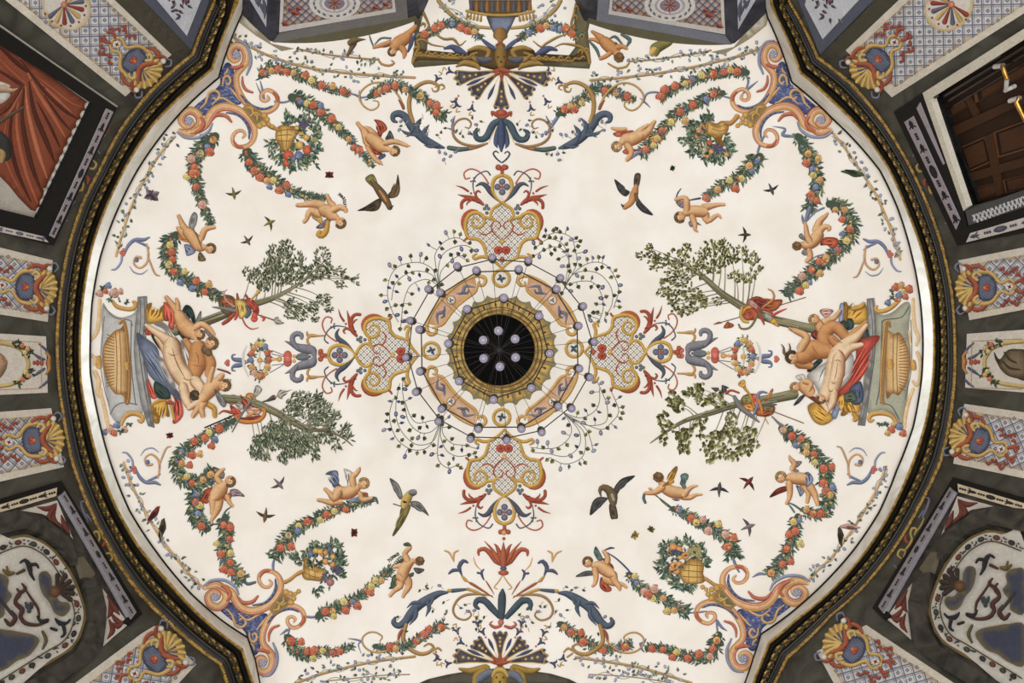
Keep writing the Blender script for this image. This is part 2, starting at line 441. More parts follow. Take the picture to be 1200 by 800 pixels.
# ================================================================== PAINTED CENTRE OF THE VAULT
GOLD = (214, 164, 72); GOLDD = (150, 104, 36); OCHRE = (196, 152, 70); RED = (178, 80, 56); REDD = (112, 44, 34)
SLATE = (84, 90, 104); SLATED = (44, 48, 60); NAVY = (62, 72, 112); PINK = (222, 172, 140); GREEN = (84, 96, 66); TEAL = (66, 82, 84)
def inside(p, b):
    x, y = p; n = len(b); r = False; j = n - 1
    for i in range(n):
        if (b[i][1] > y) != (b[j][1] > y) and x < (b[j][0] - b[i][0]) * (y - b[i][1]) / (b[j][1] - b[i][1]) + b[i][0]: r = not r
        j = i
    return r
def hatch(P, b, ang, gap, wd, col, ph=0.):
    """parallel painted lines clipped to a closed picture outline"""
    b = np.asarray(b, float); c, s = math.cos(ang), math.sin(ang)
    u = b @ (c, s); v = b @ (-s, c); n = len(b)
    k = math.ceil((v.min() - ph) / gap)
    while k * gap + ph < v.max():
        t = k * gap + ph; xs = []
        for i in range(n):
            j = (i + 1) % n
            if (v[i] > t) != (v[j] > t): xs.append(u[i] + (u[j] - u[i]) * (t - v[i]) / (v[j] - v[i]))
        xs.sort()
        for a, e in zip(xs[::2], xs[1::2]):
            if e - a > .8:
                m = max(2, int((e - a) / 10) + 1); q = np.linspace(a, e, m)
                stroke(P, np.column_stack([q * c - t * s, q * s + t * c]), col, wd, raw=True, cap=False, n=1, flat=True)
        k += 1
    P.L[0] += .0004
def dots(P, b, ang, gap, r, col, ph=0.):
    b = np.asarray(b, float); c, s = math.cos(ang), math.sin(ang); u = b @ (c, s); v = b @ (-s, c)
    V, K, F = [], [], []
    for i in range(int(math.ceil((u.min() - ph) / gap)), int((u.max() - ph) / gap) + 1):
        for j in range(int(math.ceil((v.min() - ph) / gap)), int((v.max() - ph) / gap) + 1):
            U, W = (i + .5) * gap + ph, (j + .5) * gap + ph; p = (U * c - W * s, U * s + W * c)
            if inside(p, b):
                n = len(V); V += [(p[0] - r, p[1]), (p[0], p[1] - r), (p[0] + r, p[1]), (p[0], p[1] + r)]; K += [col] * 4; F.append((n, n + 1, n + 2, n + 3))
    if V: P.add(V, K, F, 8)
def arm(T, label):
    M = Motif('lattice_cartouche', label, ceiling)
    def tr(l, m=1): return np.array([[*T(m * p[0], p[1]), *( [p[2]] if len(p) > 2 else [])] for p in l], float)
    P = M.m
    half = [(0, 0), (-8, 8), (-18, 13), (-20, 22), (-23, 30), (-30, 35), (-39, 36), (-43, 50), (-39, 64), (-31, 66), (-22, 62), (-13, 61), (-12, 68), (0, 77)]
    b = tr(half + [(-x, y) for x, y in half[-2:0:-1]])
    poly(P, b, (244, 236, 222), smooth=False, raw=True, hs=7)
    Q = M.sub('lattice', 'stuff')
    for a in (math.pi / 4, -math.pi / 4): hatch(Q, b, a, 5.2, .36, (104, 98, 98))
    dots(Q, b, math.pi / 4, 5.2, .8, (124, 70, 62))
    Q = M.sub('arabesque')
    for m in (1, -1):
        stroke(Q, tr([(0, 33, .5), (-9, 41, .9), (-13, 49, .9), (-9, 56, .8), (-3, 54, .8), (-2, 49, .7), (-6, 47, .4)], m), RED, raw=True)
        stroke(Q, tr([(-12, 44, .7), (-19, 40, .9), (-24, 41, .8), (-28, 44, .4)], m), RED, raw=True)
        x, y = T(m * 4.5, 22); blob(Q, x, y, 5.6, 5, 0, (196, 84, 62), raw=True); blob(Q, x, y, 2.2, 2, 0, (150, 54, 44), raw=True)
    x, y = T(0, 32); blob(Q, x, y, 2.8, 3.2, 0, GOLD, raw=True)
    x, y = T(0, 11); blob(Q, x, y, 3, 3.4, 0, (190, 90, 66), raw=True)
    for m in (1, -1):
        Q = M.sub('scroll_border')
        stroke(Q, tr([(-45, 33, 1.2), (-41.5, 36, 1.4), (-41, 41, 1.8), (-44.5, 48, 2.4), (-46, 56, 2.6), (-43, 64, 2.4), (-36, 68.5, 1.8), (-29, 68, .8)], m), (188, 88, 56), raw=True)
        stroke(Q, tr([(0, 0, 1.2), (-8, 8, 1.8), (-18, 13.5, 2), (-26, 14, 2), (-32, 11.5, 1.9), (-34, 15, 1.7), (-30, 17.5, 1.2)], m), GOLD, raw=True)
        stroke(Q, tr([(-18, 14, 1.3), (-20, 22, 1.9), (-23, 30, 2), (-30, 35, 2), (-39, 36, 2.1), (-42.5, 44, 2.3), (-43, 54, 2.4), (-39, 63, 2.4), (-31, 66, 2.3), (-23.5, 63, 2.1), (-20.5, 57, 1.8), (-23, 50.5, 1.7), (-28.5, 48, 1.6), (-34, 50.5, 1.5), (-35.3, 56, 1.3), (-31.5, 60, 1.1), (-27.5, 57.5, .9), (-29, 54.5, .7)], m), GOLD, raw=True)
        stroke(Q, tr([(-9, 57, 2), (-13, 59, 1.8), (-20, 60.5, 1.8)], m), GOLD, raw=True)
        stroke(Q, tr([(-10, 58, 1.2), (-13.5, 63, 1.6), (-10.5, 70.5, 1.8), (0, 77.5, 1.9), (8.5, 86, 2), (11.6, 96, 2.2), (8.5, 106, 2.2), (0, 110, 2.2)], m), GOLD, raw=True)
        Q = M.sub('acanthus_leaf')
        stroke(Q, tr([(-4, 79, .6), (-10, 85, 2), (-14.5, 91, 3), (-19, 97.5, 3), (-25, 100, 2), (-30.5, 97, .8)], m), SLATE, raw=True)
        Q = M.sub('red_flower')
        stroke(Q, tr([(-22.5, 75.5, 1.6), (-28, 80, 2.8), (-34.5, 82.5, 3), (-42, 84.5, 2), (-52, 87, .4)], m), RED, raw=True)
        stroke(Q, tr([(-35, 82, 2), (-43, 81.5, 2.2), (-47.5, 77, 2), (-47.5, 71.5, 1.9)], m), RED, raw=True)
        stroke(Q, tr([(-36, 81, 1.3), (-41, 77, 1), (-41.5, 74.5, .5)], m), RED, raw=True)
        stroke(Q, tr([(-29, 82, 1.6), (-31.5, 88, 1.6), (-28, 91.5, 1.3), (-25.5, 89.5, .8)], m), RED, raw=True)
        stroke(Q, tr([(-40, 91, 1.3), (-46, 95, 1.2), (-54, 97.5, .3)], m), RED, raw=True)
        x, y = T(m * -36.5, 88.5); blob(Q, x, y, 1.4, col=RED, raw=True)
        x, y = T(m * -28, 77.5); blob(Q, x, y, 2.2, .8, 0, REDD, raw=True)
        Q = M.sub('trefoil')
        for a, c in ((-20.5, 70.5), (-16, 70.5), (-18.3, 74), (-18, 65.5)):
            x, y = T(m * a, c); blob(Q, x, y, 2.2, col=(104, 112, 112), dark=SLATED, raw=True)
        Q = M.sub('tendril')
        stroke(Q, tr([(-16, 100, 1), (-21, 108, .8), (-28, 114.5, .8), (-37, 117, .9), (-44.5, 112.5, .9), (-43, 105.5, .9), (-38, 106.5, .8)], m), (186, 98, 76), raw=True)
        stroke(Q, tr([(-33, 89, .5), (-34.3, 100, .8), (-31, 108, .8), (-25, 112.5, .7), (-18, 114.5, .8), (-14, 110, .9)], m), (88, 88, 104), raw=True)
        for a, c in ((-34.3, 103), (-33, 106.5), (-36.5, 102.5), (-31.7, 102.6)):
            x, y = T(m * a, c); blob(Q, x, y, 1.1, col=SLATE, raw=True)
    Q = M.sub('loop_field'); loop = [(0, 79), (-7, 86), (-9.6, 96), (-6.6, 104), (0, 107.4), (6.6, 104), (9.6, 96), (7, 86)]
    poly(Q, tr(loop), (240, 230, 216), raw=True)
    Q = M.sub('quatrefoil')
    for a, c in ((0, 102), (0, 90), (-5.4, 96), (5.4, 96)):
        x, y = T(a, c); blob(Q, x, y, 4, 4, 0, (106, 108, 128), dark=SLATED, raw=True)
    x, y = T(0, 96); blob(Q, x, y, 2.1, col=(190, 82, 60), raw=True)
    Q = M.sub('cap_flower')
    for a, c, r in ((-4.5, 119, 3), (4.5, 119, 3), (0, 117, 3.2), (0, 113, 2.2)):
        x, y = T(a, c); blob(Q, x, y, r, col=(178, 84, 62), raw=True)
    return M.done()
arm(lambda a, b: (588.5 + a, 315 - b), 'gold scrolled lattice cartouche above the chandelier')
arm(lambda a, b: (591.2 + a, 503 + b * 1.01), 'gold scrolled lattice cartouche below the chandelier')
arm(lambda a, b: (491 - b * .968, 416 + a), 'gold scrolled lattice cartouche left of the chandelier')
arm(lambda a, b: (685 + b * .93, 412.3 + a), 'gold scrolled lattice cartouche right of the chandelier')

# vine sprays between the arms
COLS = {'d': (88, 92, 64), 'g': (136, 132, 82), 'b': (122, 124, 148), 'B': (74, 80, 128)}
def spray(ox, oy, sc, data, stems, label):
    Z(ox, oy, sc); M = Motif('vine_spray', label, ceiling); rnd = random.Random(len(data))
    S = []
    for s in stems:
        q = cr(pts(s)[:, :2], 8); S.append(q); stroke(M.m, q, (122, 120, 108), .45, raw=True, n=1, flat=True, cap=False)
    allq = np.vstack(S)
    L = M.sub('vine_leaf', 'stuff'); B = M.sub('vine_bloom', 'stuff')
    for t in data.split():
        k = t[-1]; x, y = map(float, t[:-1].split(',')); x = ox + x / sc; y = oy + y / sc
        d = np.hypot(allq[:, 0] - x, allq[:, 1] - y); j = d.argmin(); p = allq[j]
        stroke(M.m, [(p[0], p[1]), ((p[0] + x) / 2 + rnd.uniform(-1, 1), (p[1] + y) / 2), (x, y)], (122, 120, 108), .38, raw=True, flat=True, cap=False)
        a = math.atan2(y - p[1], x - p[0]) + rnd.uniform(-.5, .5)
        c = np.array(COLS[k], float) * rnd.uniform(.85, 1.2)
        if k in 'dg': leaf(L, x - 3 * math.cos(a), y - 3 * math.sin(a), a, 6, 2.4 + rnd.random() * .5, c)
        else:
            if rnd.random() < .5: blob(B, x, y, 3.3, 2.3, a, c, dark=c * .7, hi=(196, 196, 206), raw=True)
            else: leaf(B, x - 3 * math.cos(a), y - 3 * math.sin(a), a, 6.2, 1.9, c)
    return M.done()
spray(440, 250, 6.667, '550,150b 613,140g 663,160g 622,225d 738,228d 505,228B 412,245b 523,275d 672,278B 788,290B 503,335B 588,322d 645,315d 697,328g 750,295d 600,370b 722,368g 565,408g 193,352B 275,330d 355,320b 398,348d 110,402b 150,412d 260,412d 238,458d 293,465g 403,440d 470,447d 165,490B 345,482B 265,512b 73,522g 133,542d 188,548g 417,545g 107,580B 168,612B 340,595b 42,640g 288,628d 75,688B 160,715g 207,718d 270,708g 88,748g 240,772d 490,575d 520,555d 455,518d 170,793B 213,846B 193,905g 235,840d 257,830d 110,800g 290,850b',
  ['505,590 470,500 440,430 350,385 250,390 165,425 110,510 95,640 130,760 180,850', '500,580 440,480 330,450 230,480 150,560 125,680', '490,560 400,515 300,545 250,600 215,720 200,860', '505,590 490,450 520,330 600,270 700,250 780,290', '500,580 470,400 470,310 540,220 640,190 730,240', '505,590 510,460 590,370 650,330'], 'blue flowered vine spray upper left of the chandelier')
spray(620, 250, 6.667, '130,130B 190,130d 212,118d 240,142d 300,118b 118,180d 160,185d 205,187g 253,193b 330,203b 370,190d 402,215d 35,228B 95,228g 48,270d 163,255g 240,250d 293,237g 385,255d 115,283d 203,285d 272,300b 300,287d 353,292d 440,298B 175,318d 320,332b 387,350b 452,355g 497,345b 543,340g 580,340b 80,338b 30,335d 228,358d 260,412b 308,408d 357,398d 398,402d 320,453d 440,440d 375,485b 418,497g 492,500b 527,432d 570,422d 622,425b 677,442g 697,490g 640,500g 273,543d 325,553d 387,575d 325,605b 485,577d 543,568d 575,577B 712,560b 708,612d 670,640d 605,648g 562,662B 703,685B 523,707d 585,710b 710,730g 500,775d 533,772d 605,782g 255,625d 480,835b 540,850g 470,800d 600,840b',
  ['270,600 320,500 420,410 520,380 610,410 670,500 700,600 660,740', '280,580 340,480 450,450 560,480 640,580 650,700 590,820', '290,560 400,530 500,540 560,620 580,740 540,860', '275,590 300,440 310,330 250,230 150,200 60,260', '280,580 320,430 280,300 190,260 90,300', '275,590 370,400 360,290 330,190 230,150 140,170'], 'blue flowered vine spray upper right of the chandelier')
spray(440, 440, 6.667, '220,25d 180,102d 230,105B 158,172d 113,200b 185,203B 212,213d 272,175b 247,75g 220,268d 90,300d 160,300B 213,322B 303,310d 85,357d 143,355d 208,368B 367,328d 67,425b 110,420d 173,430d 265,428d 347,405d 405,400B 130,495b 210,500d 288,488g 333,485b 383,493d 180,553g 282,547d 267,588d 230,632B 327,608g 383,600d 440,615B 457,543d 540,510g 512,555B 523,622B 600,492d 600,572d 675,583B 718,545g 610,650b 730,622d 572,685g 485,705g 643,697g 670,720g 578,748B 578,403d 523,378d 490,310d 575,320b 520,325d 780,600g 800,560b 790,640B',
  ['510,370 430,440 340,440 260,360 230,240 210,100 220,20', '510,370 450,510 330,540 230,470 170,360 160,220 190,60', '500,380 420,550 300,580 190,520 130,420 110,300 140,180', '520,370 530,460 600,530 700,545 790,570', '515,380 510,480 560,590 650,630 760,610', '510,380 490,520 490,650 560,720 640,700', '505,370 450,350 330,370 270,310 230,200'], 'blue flowered vine spray lower left of the chandelier')
spray(620, 440, 6.667, '510,50b 568,57b 490,130b 622,173g 712,165b 613,210b 500,230d 665,232d 733,243g 733,292g 718,335g 550,285b 440,270b 380,287g 513,340B 635,312d 440,335g 343,352b 425,368b 305,388d 270,337b 678,403b 615,410d 270,445b 370,465B 443,458g 473,436g 560,447b 300,543g 370,553B 527,537b 505,587b 460,572d 403,600g 325,627b 177,590b 233,572g 145,525b 108,560d 28,582g 65,515b 140,660g 180,672g 245,730b 313,713b 400,690b 440,682g 255,185g 205,270g 585,120d 640,110b',
  ['260,280 350,350 480,390 600,360 610,240 570,130 530,40', '270,290 400,330 510,280 550,200 550,100', '280,300 400,360 560,420 640,370 700,280 660,160', '270,290 330,400 310,490 220,560 110,570 10,560', '280,300 390,430 390,550 290,630 150,610 30,600', '290,310 420,430 440,560 400,650 280,690 160,640', '270,290 430,400 480,500 500,590'], 'blue flowered vine spray lower right of the chandelier')

# ring of gilt panels and the fluted gold disc behind the chandelier
def ring_pts(r, a0, a1, n, cx=588., cy=411., w=None):
    return [(cx + r * math.cos(a0 + (a1 - a0) * i / n), cy + r * math.sin(a0 + (a1 - a0) * i / n)) + ((w,) if w else ()) for i in range(n + 1)]
D = math.pi / 180
for q, lab in enumerate(('lower right', 'lower left', 'upper left', 'upper right')):
    M = Motif('gilt_ring_panel', 'pink and gold curved band %s of the black disc' % lab, ceiling, lay=.003); P = M.m; b0 = q * 90
    poly(P, ring_pts(92, (b0 + 20) * D, (b0 + 70) * D, 10) + ring_pts(75, (b0 + 68) * D, (b0 + 22) * D, 10), (226, 182, 152), smooth=False, raw=True, rim=(214, 160, 110), bw=3)
    for i in (0, 1):
        s = 1 if i == 0 else -1; e = b0 + 45 + s * 45
        Q = M.sub('gold_frame')
        def pp(r, off, w): return ring_pts(r, (e - s * off) * D, (e - s * off) * D, 1)[0] + (w,)
        stroke(Q, [pp(93, 45, 1.8), pp(93.5, 32, 1.9), pp(93, 20, 2.1), pp(89, 14, 2.3), pp(84, 13, 2.3), pp(80, 16, 2.1), pp(82, 19.5, 1.7), pp(85, 18.5, 1.2)], (222, 168, 92), raw=True)
        stroke(Q, [pp(74, 45, 1.6), pp(74, 34, 1.8), pp(75.5, 25, 2), pp(80, 21, 1.6)], (222, 168, 92), raw=True)
        Q = M.sub('grey_arabesque')
        stroke(Q, [pp(85, 38, .7), pp(82, 34, 2.2), pp(87, 30, 2), pp(84, 26, 1.2), pp(81, 23, .6)], (128, 126, 140), raw=True)
        stroke(Q, [pp(82, 34, 1.6), pp(79, 31, 1.4), pp(81, 28.5, .8)], (104, 104, 122), raw=True)
    x, y = ring_pts(84, (b0 + 45) * D, (b0 + 45) * D, 1)[0]
    Q = M.sub('flower_medallion'); blob(Q, x, y, 6, col=(214, 164, 84), raw=True); blob(Q, x, y, 4.3, col=(236, 226, 214), dark=(220, 208, 194), raw=True)
    for a in range(3): leaf(Q, x, y, a * 2.1 + q, 3.4, 1.2, (104, 112, 146))
    M.done()
for q, (x, y) in enumerate(((587.5, 326), (673, 408.5), (588, 489), (505.5, 411))):
    M = Motif('flower_medallion', 'round gold medallion with a blue flower %s the black disc' % ('above', 'right of', 'below', 'left of')[q], ceiling, lay=.005)
    blob(M.m, x, y, 9, col=(238, 228, 214), dark=(226, 214, 200), raw=True, n=16)
    Q = M.sub('gold_ring'); stroke(Q, [(x + 9.6 * math.cos(i * .785), y + 9.6 * math.sin(i * .785), 1.9) for i in range(8)], GOLD, raw=True, closed=True, cap=False, n=4)
    Q = M.sub('flower')
    for a in range(4): leaf(Q, x, y, a * 1.4 + q, 6, 1.9, (96, 104, 138) if a % 2 else (96, 110, 80))
    M.done()
M = Motif('fluted_gold_disc', 'scalloped gold disc with fluted ribs around the black centre', ceiling, lay=.004)
sc = []
for i in range(24):
    for r, o in ((66.5, 0), (62.8, .25), (61.8, .5), (62.8, .75)):
        a = 2 * math.pi * (i + o) / 24; sc.append((588 + r * math.cos(a), 410.5 + r * math.sin(a)))
poly(M.m, sc, (144, 136, 98), smooth=False, raw=True, hs=6)
Q = M.sub('gold_field')
for i in range(24):
    a = 2 * math.pi * (i + .5) / 24; da = 2 * math.pi / 24 * .5
    poly(Q, ring_pts(60.5, a - da * .82, a + da * .82, 2, 588, 410.5) + ring_pts(39, a + da * .97, a - da * .97, 2, 588, 410.5), (220, 180, 100), smooth=False, raw=True, rim=(176, 136, 68), bw=1.6)
    leaf(Q, 588 + 57 * math.cos(a), 410.5 + 57 * math.sin(a), a + math.pi, 7, 1.6, (132, 104, 48))
Q = M.sub('inner_rim')
for r in (43, 47.5): stroke(Q, ring_pts(r, 0, 6.283 * 23 / 24, 23, 588, 410.5, .9), (150, 112, 48), raw=True, closed=True, cap=False, n=2)
M.done()

# ================================================================== PAINTED FIGURES, BIRDS, TREES
SKIN = (226, 172, 116); SKIND = (134, 72, 38); SKINH = (252, 222, 178)
PAL = dict(red=(178, 80, 56), dred=(128, 54, 46), coral=(216, 88, 70), blue=(124, 134, 158), dblue=(76, 86, 112), grey=(128, 126, 124), lgrey=(196, 188, 178),
  dgrey=(84, 82, 82), green=(78, 92, 72), dgreen=(56, 72, 66), gold=(208, 152, 62), dgold=(160, 112, 44), orange=(218, 132, 58), purple=(136, 116, 124), pink=(206, 150, 140),
  white=(222, 214, 202), brown=(116, 92, 62), dbrown=(82, 66, 52), blonde=(178, 140, 86), hair=(128, 94, 58), olive=(128, 118, 64), yellow=(206, 168, 86), stone=(164, 158, 146),
  teal=(92, 110, 108), black=(48, 44, 44), rust=(160, 84, 46), shade=(170, 108, 66), skin=SKIN, tan=(204, 142, 86), pale=(240, 206, 164))
NAMES = dict(w='wing', s='sash', r='ribbon', b='leafy_sprig')
def fold_lines(P, a, col, rnd, n=3):
    a = np.asarray(a); c = a.mean(0); u = a - c; _, _, vt = np.linalg.svd(u); d = vt[0]; e = vt[1]
    ext = np.abs(u @ d).max(); wid = np.abs(u @ e).max()
    for k in range(n):
        o = (k - (n - 1) / 2) / n * 1.1 * wid; h = ext * .42
        stroke(P, [(*(c + e * o - d * h), .1), (*(c + e * (o + rnd.uniform(-.1, .1) * wid)), min(.9, wid * .16)), (*(c + e * o * .8 + d * h), .1)],
               np.array(col) * (.62 if k % 2 else 1.22), raw=True, flat=True, cap=False, n=4)
def head(M, col, x, y, r, up, turn, back=False, skin=SKIN):
    x, y, r = OX + x / SC, OY + y / SC, r / SC; u = np.array([math.cos(up * D), math.sin(up * D)]); v = np.array([-u[1], u[0]]); c = np.array([x, y])
    blob(M.m, x, y, r, r * .92, up * D, skin, dark=SKIND, hi=SKINH, n=14, raw=True)
    H = M.sub('hair')
    if back:
        for k in range(7):
            a = k * .9; p = c + r * .38 * np.array([math.cos(a), math.sin(a)]) + u * r * .15
            blob(H, p[0], p[1], r * .62, r * .5, a, np.array(col) * (.85 + .08 * (k % 4)), raw=True, n=8)
        return
    for k in range(7):
        a = (k - 3) * .52; p = c + r * .72 * (u * math.cos(a) + v * math.sin(a)) - v * turn * r * .25
        blob(H, p[0], p[1], r * .42, r * .3, up * D + a + 1.57, np.array(col) * (.82 + .09 * (k % 3)), raw=True, n=8)
    F = M.sub('face'); f = v * turn * r * .35
    for s in (-1, 1):
        p = c + f + v * s * r * .33 + u * r * .02; blob(F, p[0], p[1], r * .13, r * .09, up * D, (124, 82, 56), hi=(134, 92, 64), raw=True, n=6)
        p = c + f + v * s * r * .42 - u * r * .3; blob(F, p[0], p[1], r * .2, r * .16, 0, (230, 158, 122), dark=(226, 164, 124), hi=(232, 160, 126), raw=True, n=8)
    p = c + f - u * r * .28; q = c + f + u * r * .05; stroke(F, [(*q, r * .06), (*p, r * .1)], (196, 132, 92), raw=True, flat=True, cap=False)
    p = c + f - u * r * .52; stroke(F, [(*(p - v * r * .18), r * .05), (*(p - u * r * .04), r * .09), (*(p + v * r * .18), r * .05)], (190, 104, 78), raw=True, flat=True, cap=False)
def scene_lines(M, text, seed=1):
    rnd = random.Random(seed)
    for ln in text.strip().splitlines():
        k, _, data = ln.strip().partition(' '); k, _, cn = k.partition(':'); col = PAL.get(cn, SKIN)
        if k == 'l': stroke(M.m, data, col, dark=SKIND if cn in ('', 'tan', 'pale') else None, hi=SKINH if cn in ('', 'pale') else None)
        elif k in ('h', 'H'):
            x, y, r, up, turn = map(float, data.split(',')); head(M, PAL.get(cn, PAL['hair']), x, y, r, up, turn, k == 'H')
        elif k in ('w', 's', 'p', 'q'):
            Q = M.sub(NAMES.get(k, 'drapery' if k == 'q' else 'detail')) if k != 'p' else M.m
            a = pts(data)[:, :2]; sp = min(np.ptp(a[:, 0]), np.ptp(a[:, 1]))
            poly(Q, a, col, raw=True, rim=np.array(col) * .68, bw=max(1.2, sp * .22), hi=np.minimum(np.array(col) * 1.2 + 12, 250), hs=7)
            if sp > 2.2: fold_lines(Q, a, col, rnd, 4 if sp < 14 else 8)
        elif k == 'd':
            for t in data.split(): x, y, r = map(float, t.split(',')); blob(M.m, x, y, r, col=col, n=8)
        elif k == 't': stroke(M.m, data, col)
        elif k == 'r': stroke(M.sub('ribbon'), data, col)
        elif k == 'g': stroke(M.sub(cn and 'detail' or 'detail'), data, col)
        elif k == 'b':
            Q = M.sub('leafy_sprig', 'stuff'); a = cr(pts(data)[:, :2], 4)
            for i in range(0, len(a) - 1):
                t = math.atan2(*(a[i + 1] - a[i])[::-1])
                for s in (-1, 1): leaf(Q, a[i][0], a[i][1], t + s * rnd.uniform(.5, 1), 3.2, .8, np.array(col) * rnd.uniform(.8, 1.3))
def cherub(ox, oy, sc, label, text, name='painted_cherub'):
    Z(ox, oy, sc); M = Motif(name, label, ceiling, lay=.006); scene_lines(M, text); return M.done()
cherub(410, 130, 11.43, 'painted cherub with a red scarf diving, its crown to the right, upper left of the vault', """
w:dgrey 475,380 500,320 540,260 595,370 560,395
w:dblue 380,610 460,570 478,610 400,655
s:red 325,115 420,130 485,190 498,250 440,300 410,365 365,320 380,230 350,160
s:red 205,430 270,440 430,560 440,585 350,590 250,560
l 225,470,26 290,580,34 350,650,34 405,695,28
l 410,700,20 440,722,8
l 320,330,62 250,245,40 195,232,30
l 245,400,74 190,270,48 135,205,28 105,165,27
l 290,370,86 370,430,88 430,480,80 500,510,44
l 480,430,40 590,410,37 690,435,30 765,465,24
l 770,465,14 808,470,8
h:hair 600,540,76,5,.2""")
cherub(340, 220, 12.307, 'painted cherub lying back with a leafy swag at its feet, upper left of the vault', """
g:yellow 350,410,40 410,440,50 450,500,28
w:purple 372,572 450,500 560,425 600,460 500,570 430,592
g:gold 545,500,30 520,620,42 460,690,45 405,670,40 430,635,30
b:dgreen 790,280 775,160 700,85
l 440,250,70 330,230,60 250,238,45 160,250,34 105,250,30
l 400,370,66 300,335,58 255,400,40 238,455,30 205,485,32
l 610,245,50 570,200,40 548,140,30 520,100,20
l 510,330,100 560,350,92 610,400,82 665,430,46
l 640,310,55 720,280,45 790,310,36 802,335,32
h:hair 735,505,84,50,-.5""")
cherub(195, 240, 11.43, 'painted cherub with grey wings beside the left hanging swag', """
w:grey 320,170 370,95 418,140 400,260 350,335 300,290
w:blue 240,530 320,540 392,630 280,685 250,600
w:brown 430,650 470,640 530,740 430,750
s:orange 160,390 240,400 320,440 310,500 230,490 165,450
l 250,325,52 212,260,40 185,190,28 165,150,27
l 250,410,62 185,345,42 150,308,22
l 290,370,74 370,460,86 435,560,70 510,570,40
l 470,440,44 510,340,42 570,310,34 640,300,26
r:brown 365,330,8 420,440,8 475,580,8
h:hair 590,580,76,-40,-.3""")
cherub(710, 135, 13.33, 'painted cherub with rust red wings holding the swag end, upper right of the vault', """
w:red 108,290 200,250 330,240 430,238 400,290 200,342
w:red 258,570 330,520 500,540 430,580 320,612
s:gold 600,410 700,340 760,310 830,380 885,335 880,400 780,420 700,380
r:blue 380,690,10 480,605,28 570,555,26
l 310,215,28 220,225,34 140,215,28 95,200,20
l 520,265,62 600,190,36 662,150,24
l 570,330,74 680,230,50 730,140,38 760,100,30
l 500,335,100 400,380,104 300,380,90 250,430,46
l 340,480,58 400,565,46 370,650,40 335,692,36
h:blonde 170,490,90,172,0""")
cherub(780, 215, 13.33, 'painted cherub with violet wings and one raised arm below the upper right swag', """
w:purple 160,280 280,280 272,385 200,350
w:purple 355,610 430,570 565,655 480,640 400,685
r:dblue 160,240,8 190,150,12 240,80,8
r:dblue 365,262,8 450,245,14 540,230,16
l 600,380,68 720,350,46 840,330,30 915,328,26
l 620,490,68 650,590,48 750,530,38 820,490,27 865,540,16
l 570,440,90 450,430,92 350,440,80 285,480,46
l 330,390,54 325,270,54 280,222,40 200,238,34 155,250,24
l 420,530,52 460,640,40 460,720,28 505,755,12
h:hair 220,520,95,150,.4""")
cherub(920, 240, 11.43, 'painted cherub seen from behind inside the curl of the right swag', """
w:grey 180,425 220,380 285,475 235,470
w:grey 218,640 270,585 310,660 260,680
s:red 470,540 510,450 590,430 700,450 712,530 620,580 560,540
r:blue 250,240,16 235,180,18 228,135,6
r:blue 268,230,10 300,140,30 330,50,30
r:blue 290,220,10 400,100,12 520,40,14
r:blue 340,745,8 420,690,10 520,665,12
l 420,335,60 465,220,45 540,150,29 570,112,16
l 470,340,50 535,290,38 600,310,30 580,335,22
l 440,410,82 380,490,80 300,540,66 230,530,42
l 320,470,48 292,400,38 280,300,30 266,240,19
l 325,620,40 338,700,40 290,755,28
H:hair 165,550,66,180,0""")
cherub(365, 540, 13.33, 'painted cherub with a slate blue scarf flying, lower left of the vault', """
w:lgrey 505,118 645,180 590,260 568,385 545,260
w:rust 755,500 870,495 880,565 800,585
s:blue 218,210 280,160 410,158 430,350 510,412 360,422 318,350 350,310 310,230
s:blue 555,635 700,560 860,550 750,625
g:teal 930,570,10 1000,580,24 1035,660,14
l 440,640,54 300,650,50 180,620,34 110,610,31
l 430,490,100 550,500,106 660,450,95 740,400,50
l 410,510,80 350,585,62 280,500,38 215,440,30
l 650,360,54 640,250,54 700,200,38 740,140,34 758,98,10
l 760,510,40 800,605,44 930,580,28
h:blonde 820,350,95,-40,.2""")
cherub(450, 630, 10.67, 'painted cherub seen from behind lifting a green leaf, lower left of the vault', """
w:dgrey 140,340 180,290 245,255 230,325
w:dgrey 370,375 490,385 498,415 420,452
s:green 58,635 90,590 100,490 155,460 162,580 120,632
s:green 300,460 370,430 365,480 320,490
b:green 190,200 120,235 50,295
b:green 220,230 150,310 90,400 20,470
l 200,350,36 130,362,22
l 200,560,54 200,610,42 130,660,29 78,722,24
l 300,540,54 310,610,42 260,690,28 238,735,21
l 225,480,72 250,400,75 300,330,64 360,290,36
l 190,490,46 200,500,40
l 285,265,44 262,190,34 320,130,29 332,108,18
w:green 243,75 300,55 345,100 262,105
H:hair 440,290,62,0,0""")
cherub(225, 540, 10, 'painted cherub with a red wrap standing on the lower left swag', """
w:grey 240,70 320,90 382,140 370,205 325,190
w:purple 445,340 520,328 580,370 618,417 540,412 460,412
s:red 140,340 250,308 225,420 190,492 130,490 88,440 130,400
s:red 360,420 450,370 462,430 400,472
r:teal 150,190,6 260,150,8 340,120,8
r:teal 190,270,6 260,220,8 300,190,6
r:teal 470,530,6 400,580,10 360,650,12
l 245,440,58 250,540,42 238,610,30
l 320,470,50 300,560,46 260,640,31 232,690,22 230,728,12
l 290,390,80 330,340,90 370,290,70 410,265,40
l 312,230,40 290,180,34 340,120,27 372,95,18
l 415,420,34 440,490,24 478,527,18
h:hair 452,235,68,30,-.6""")
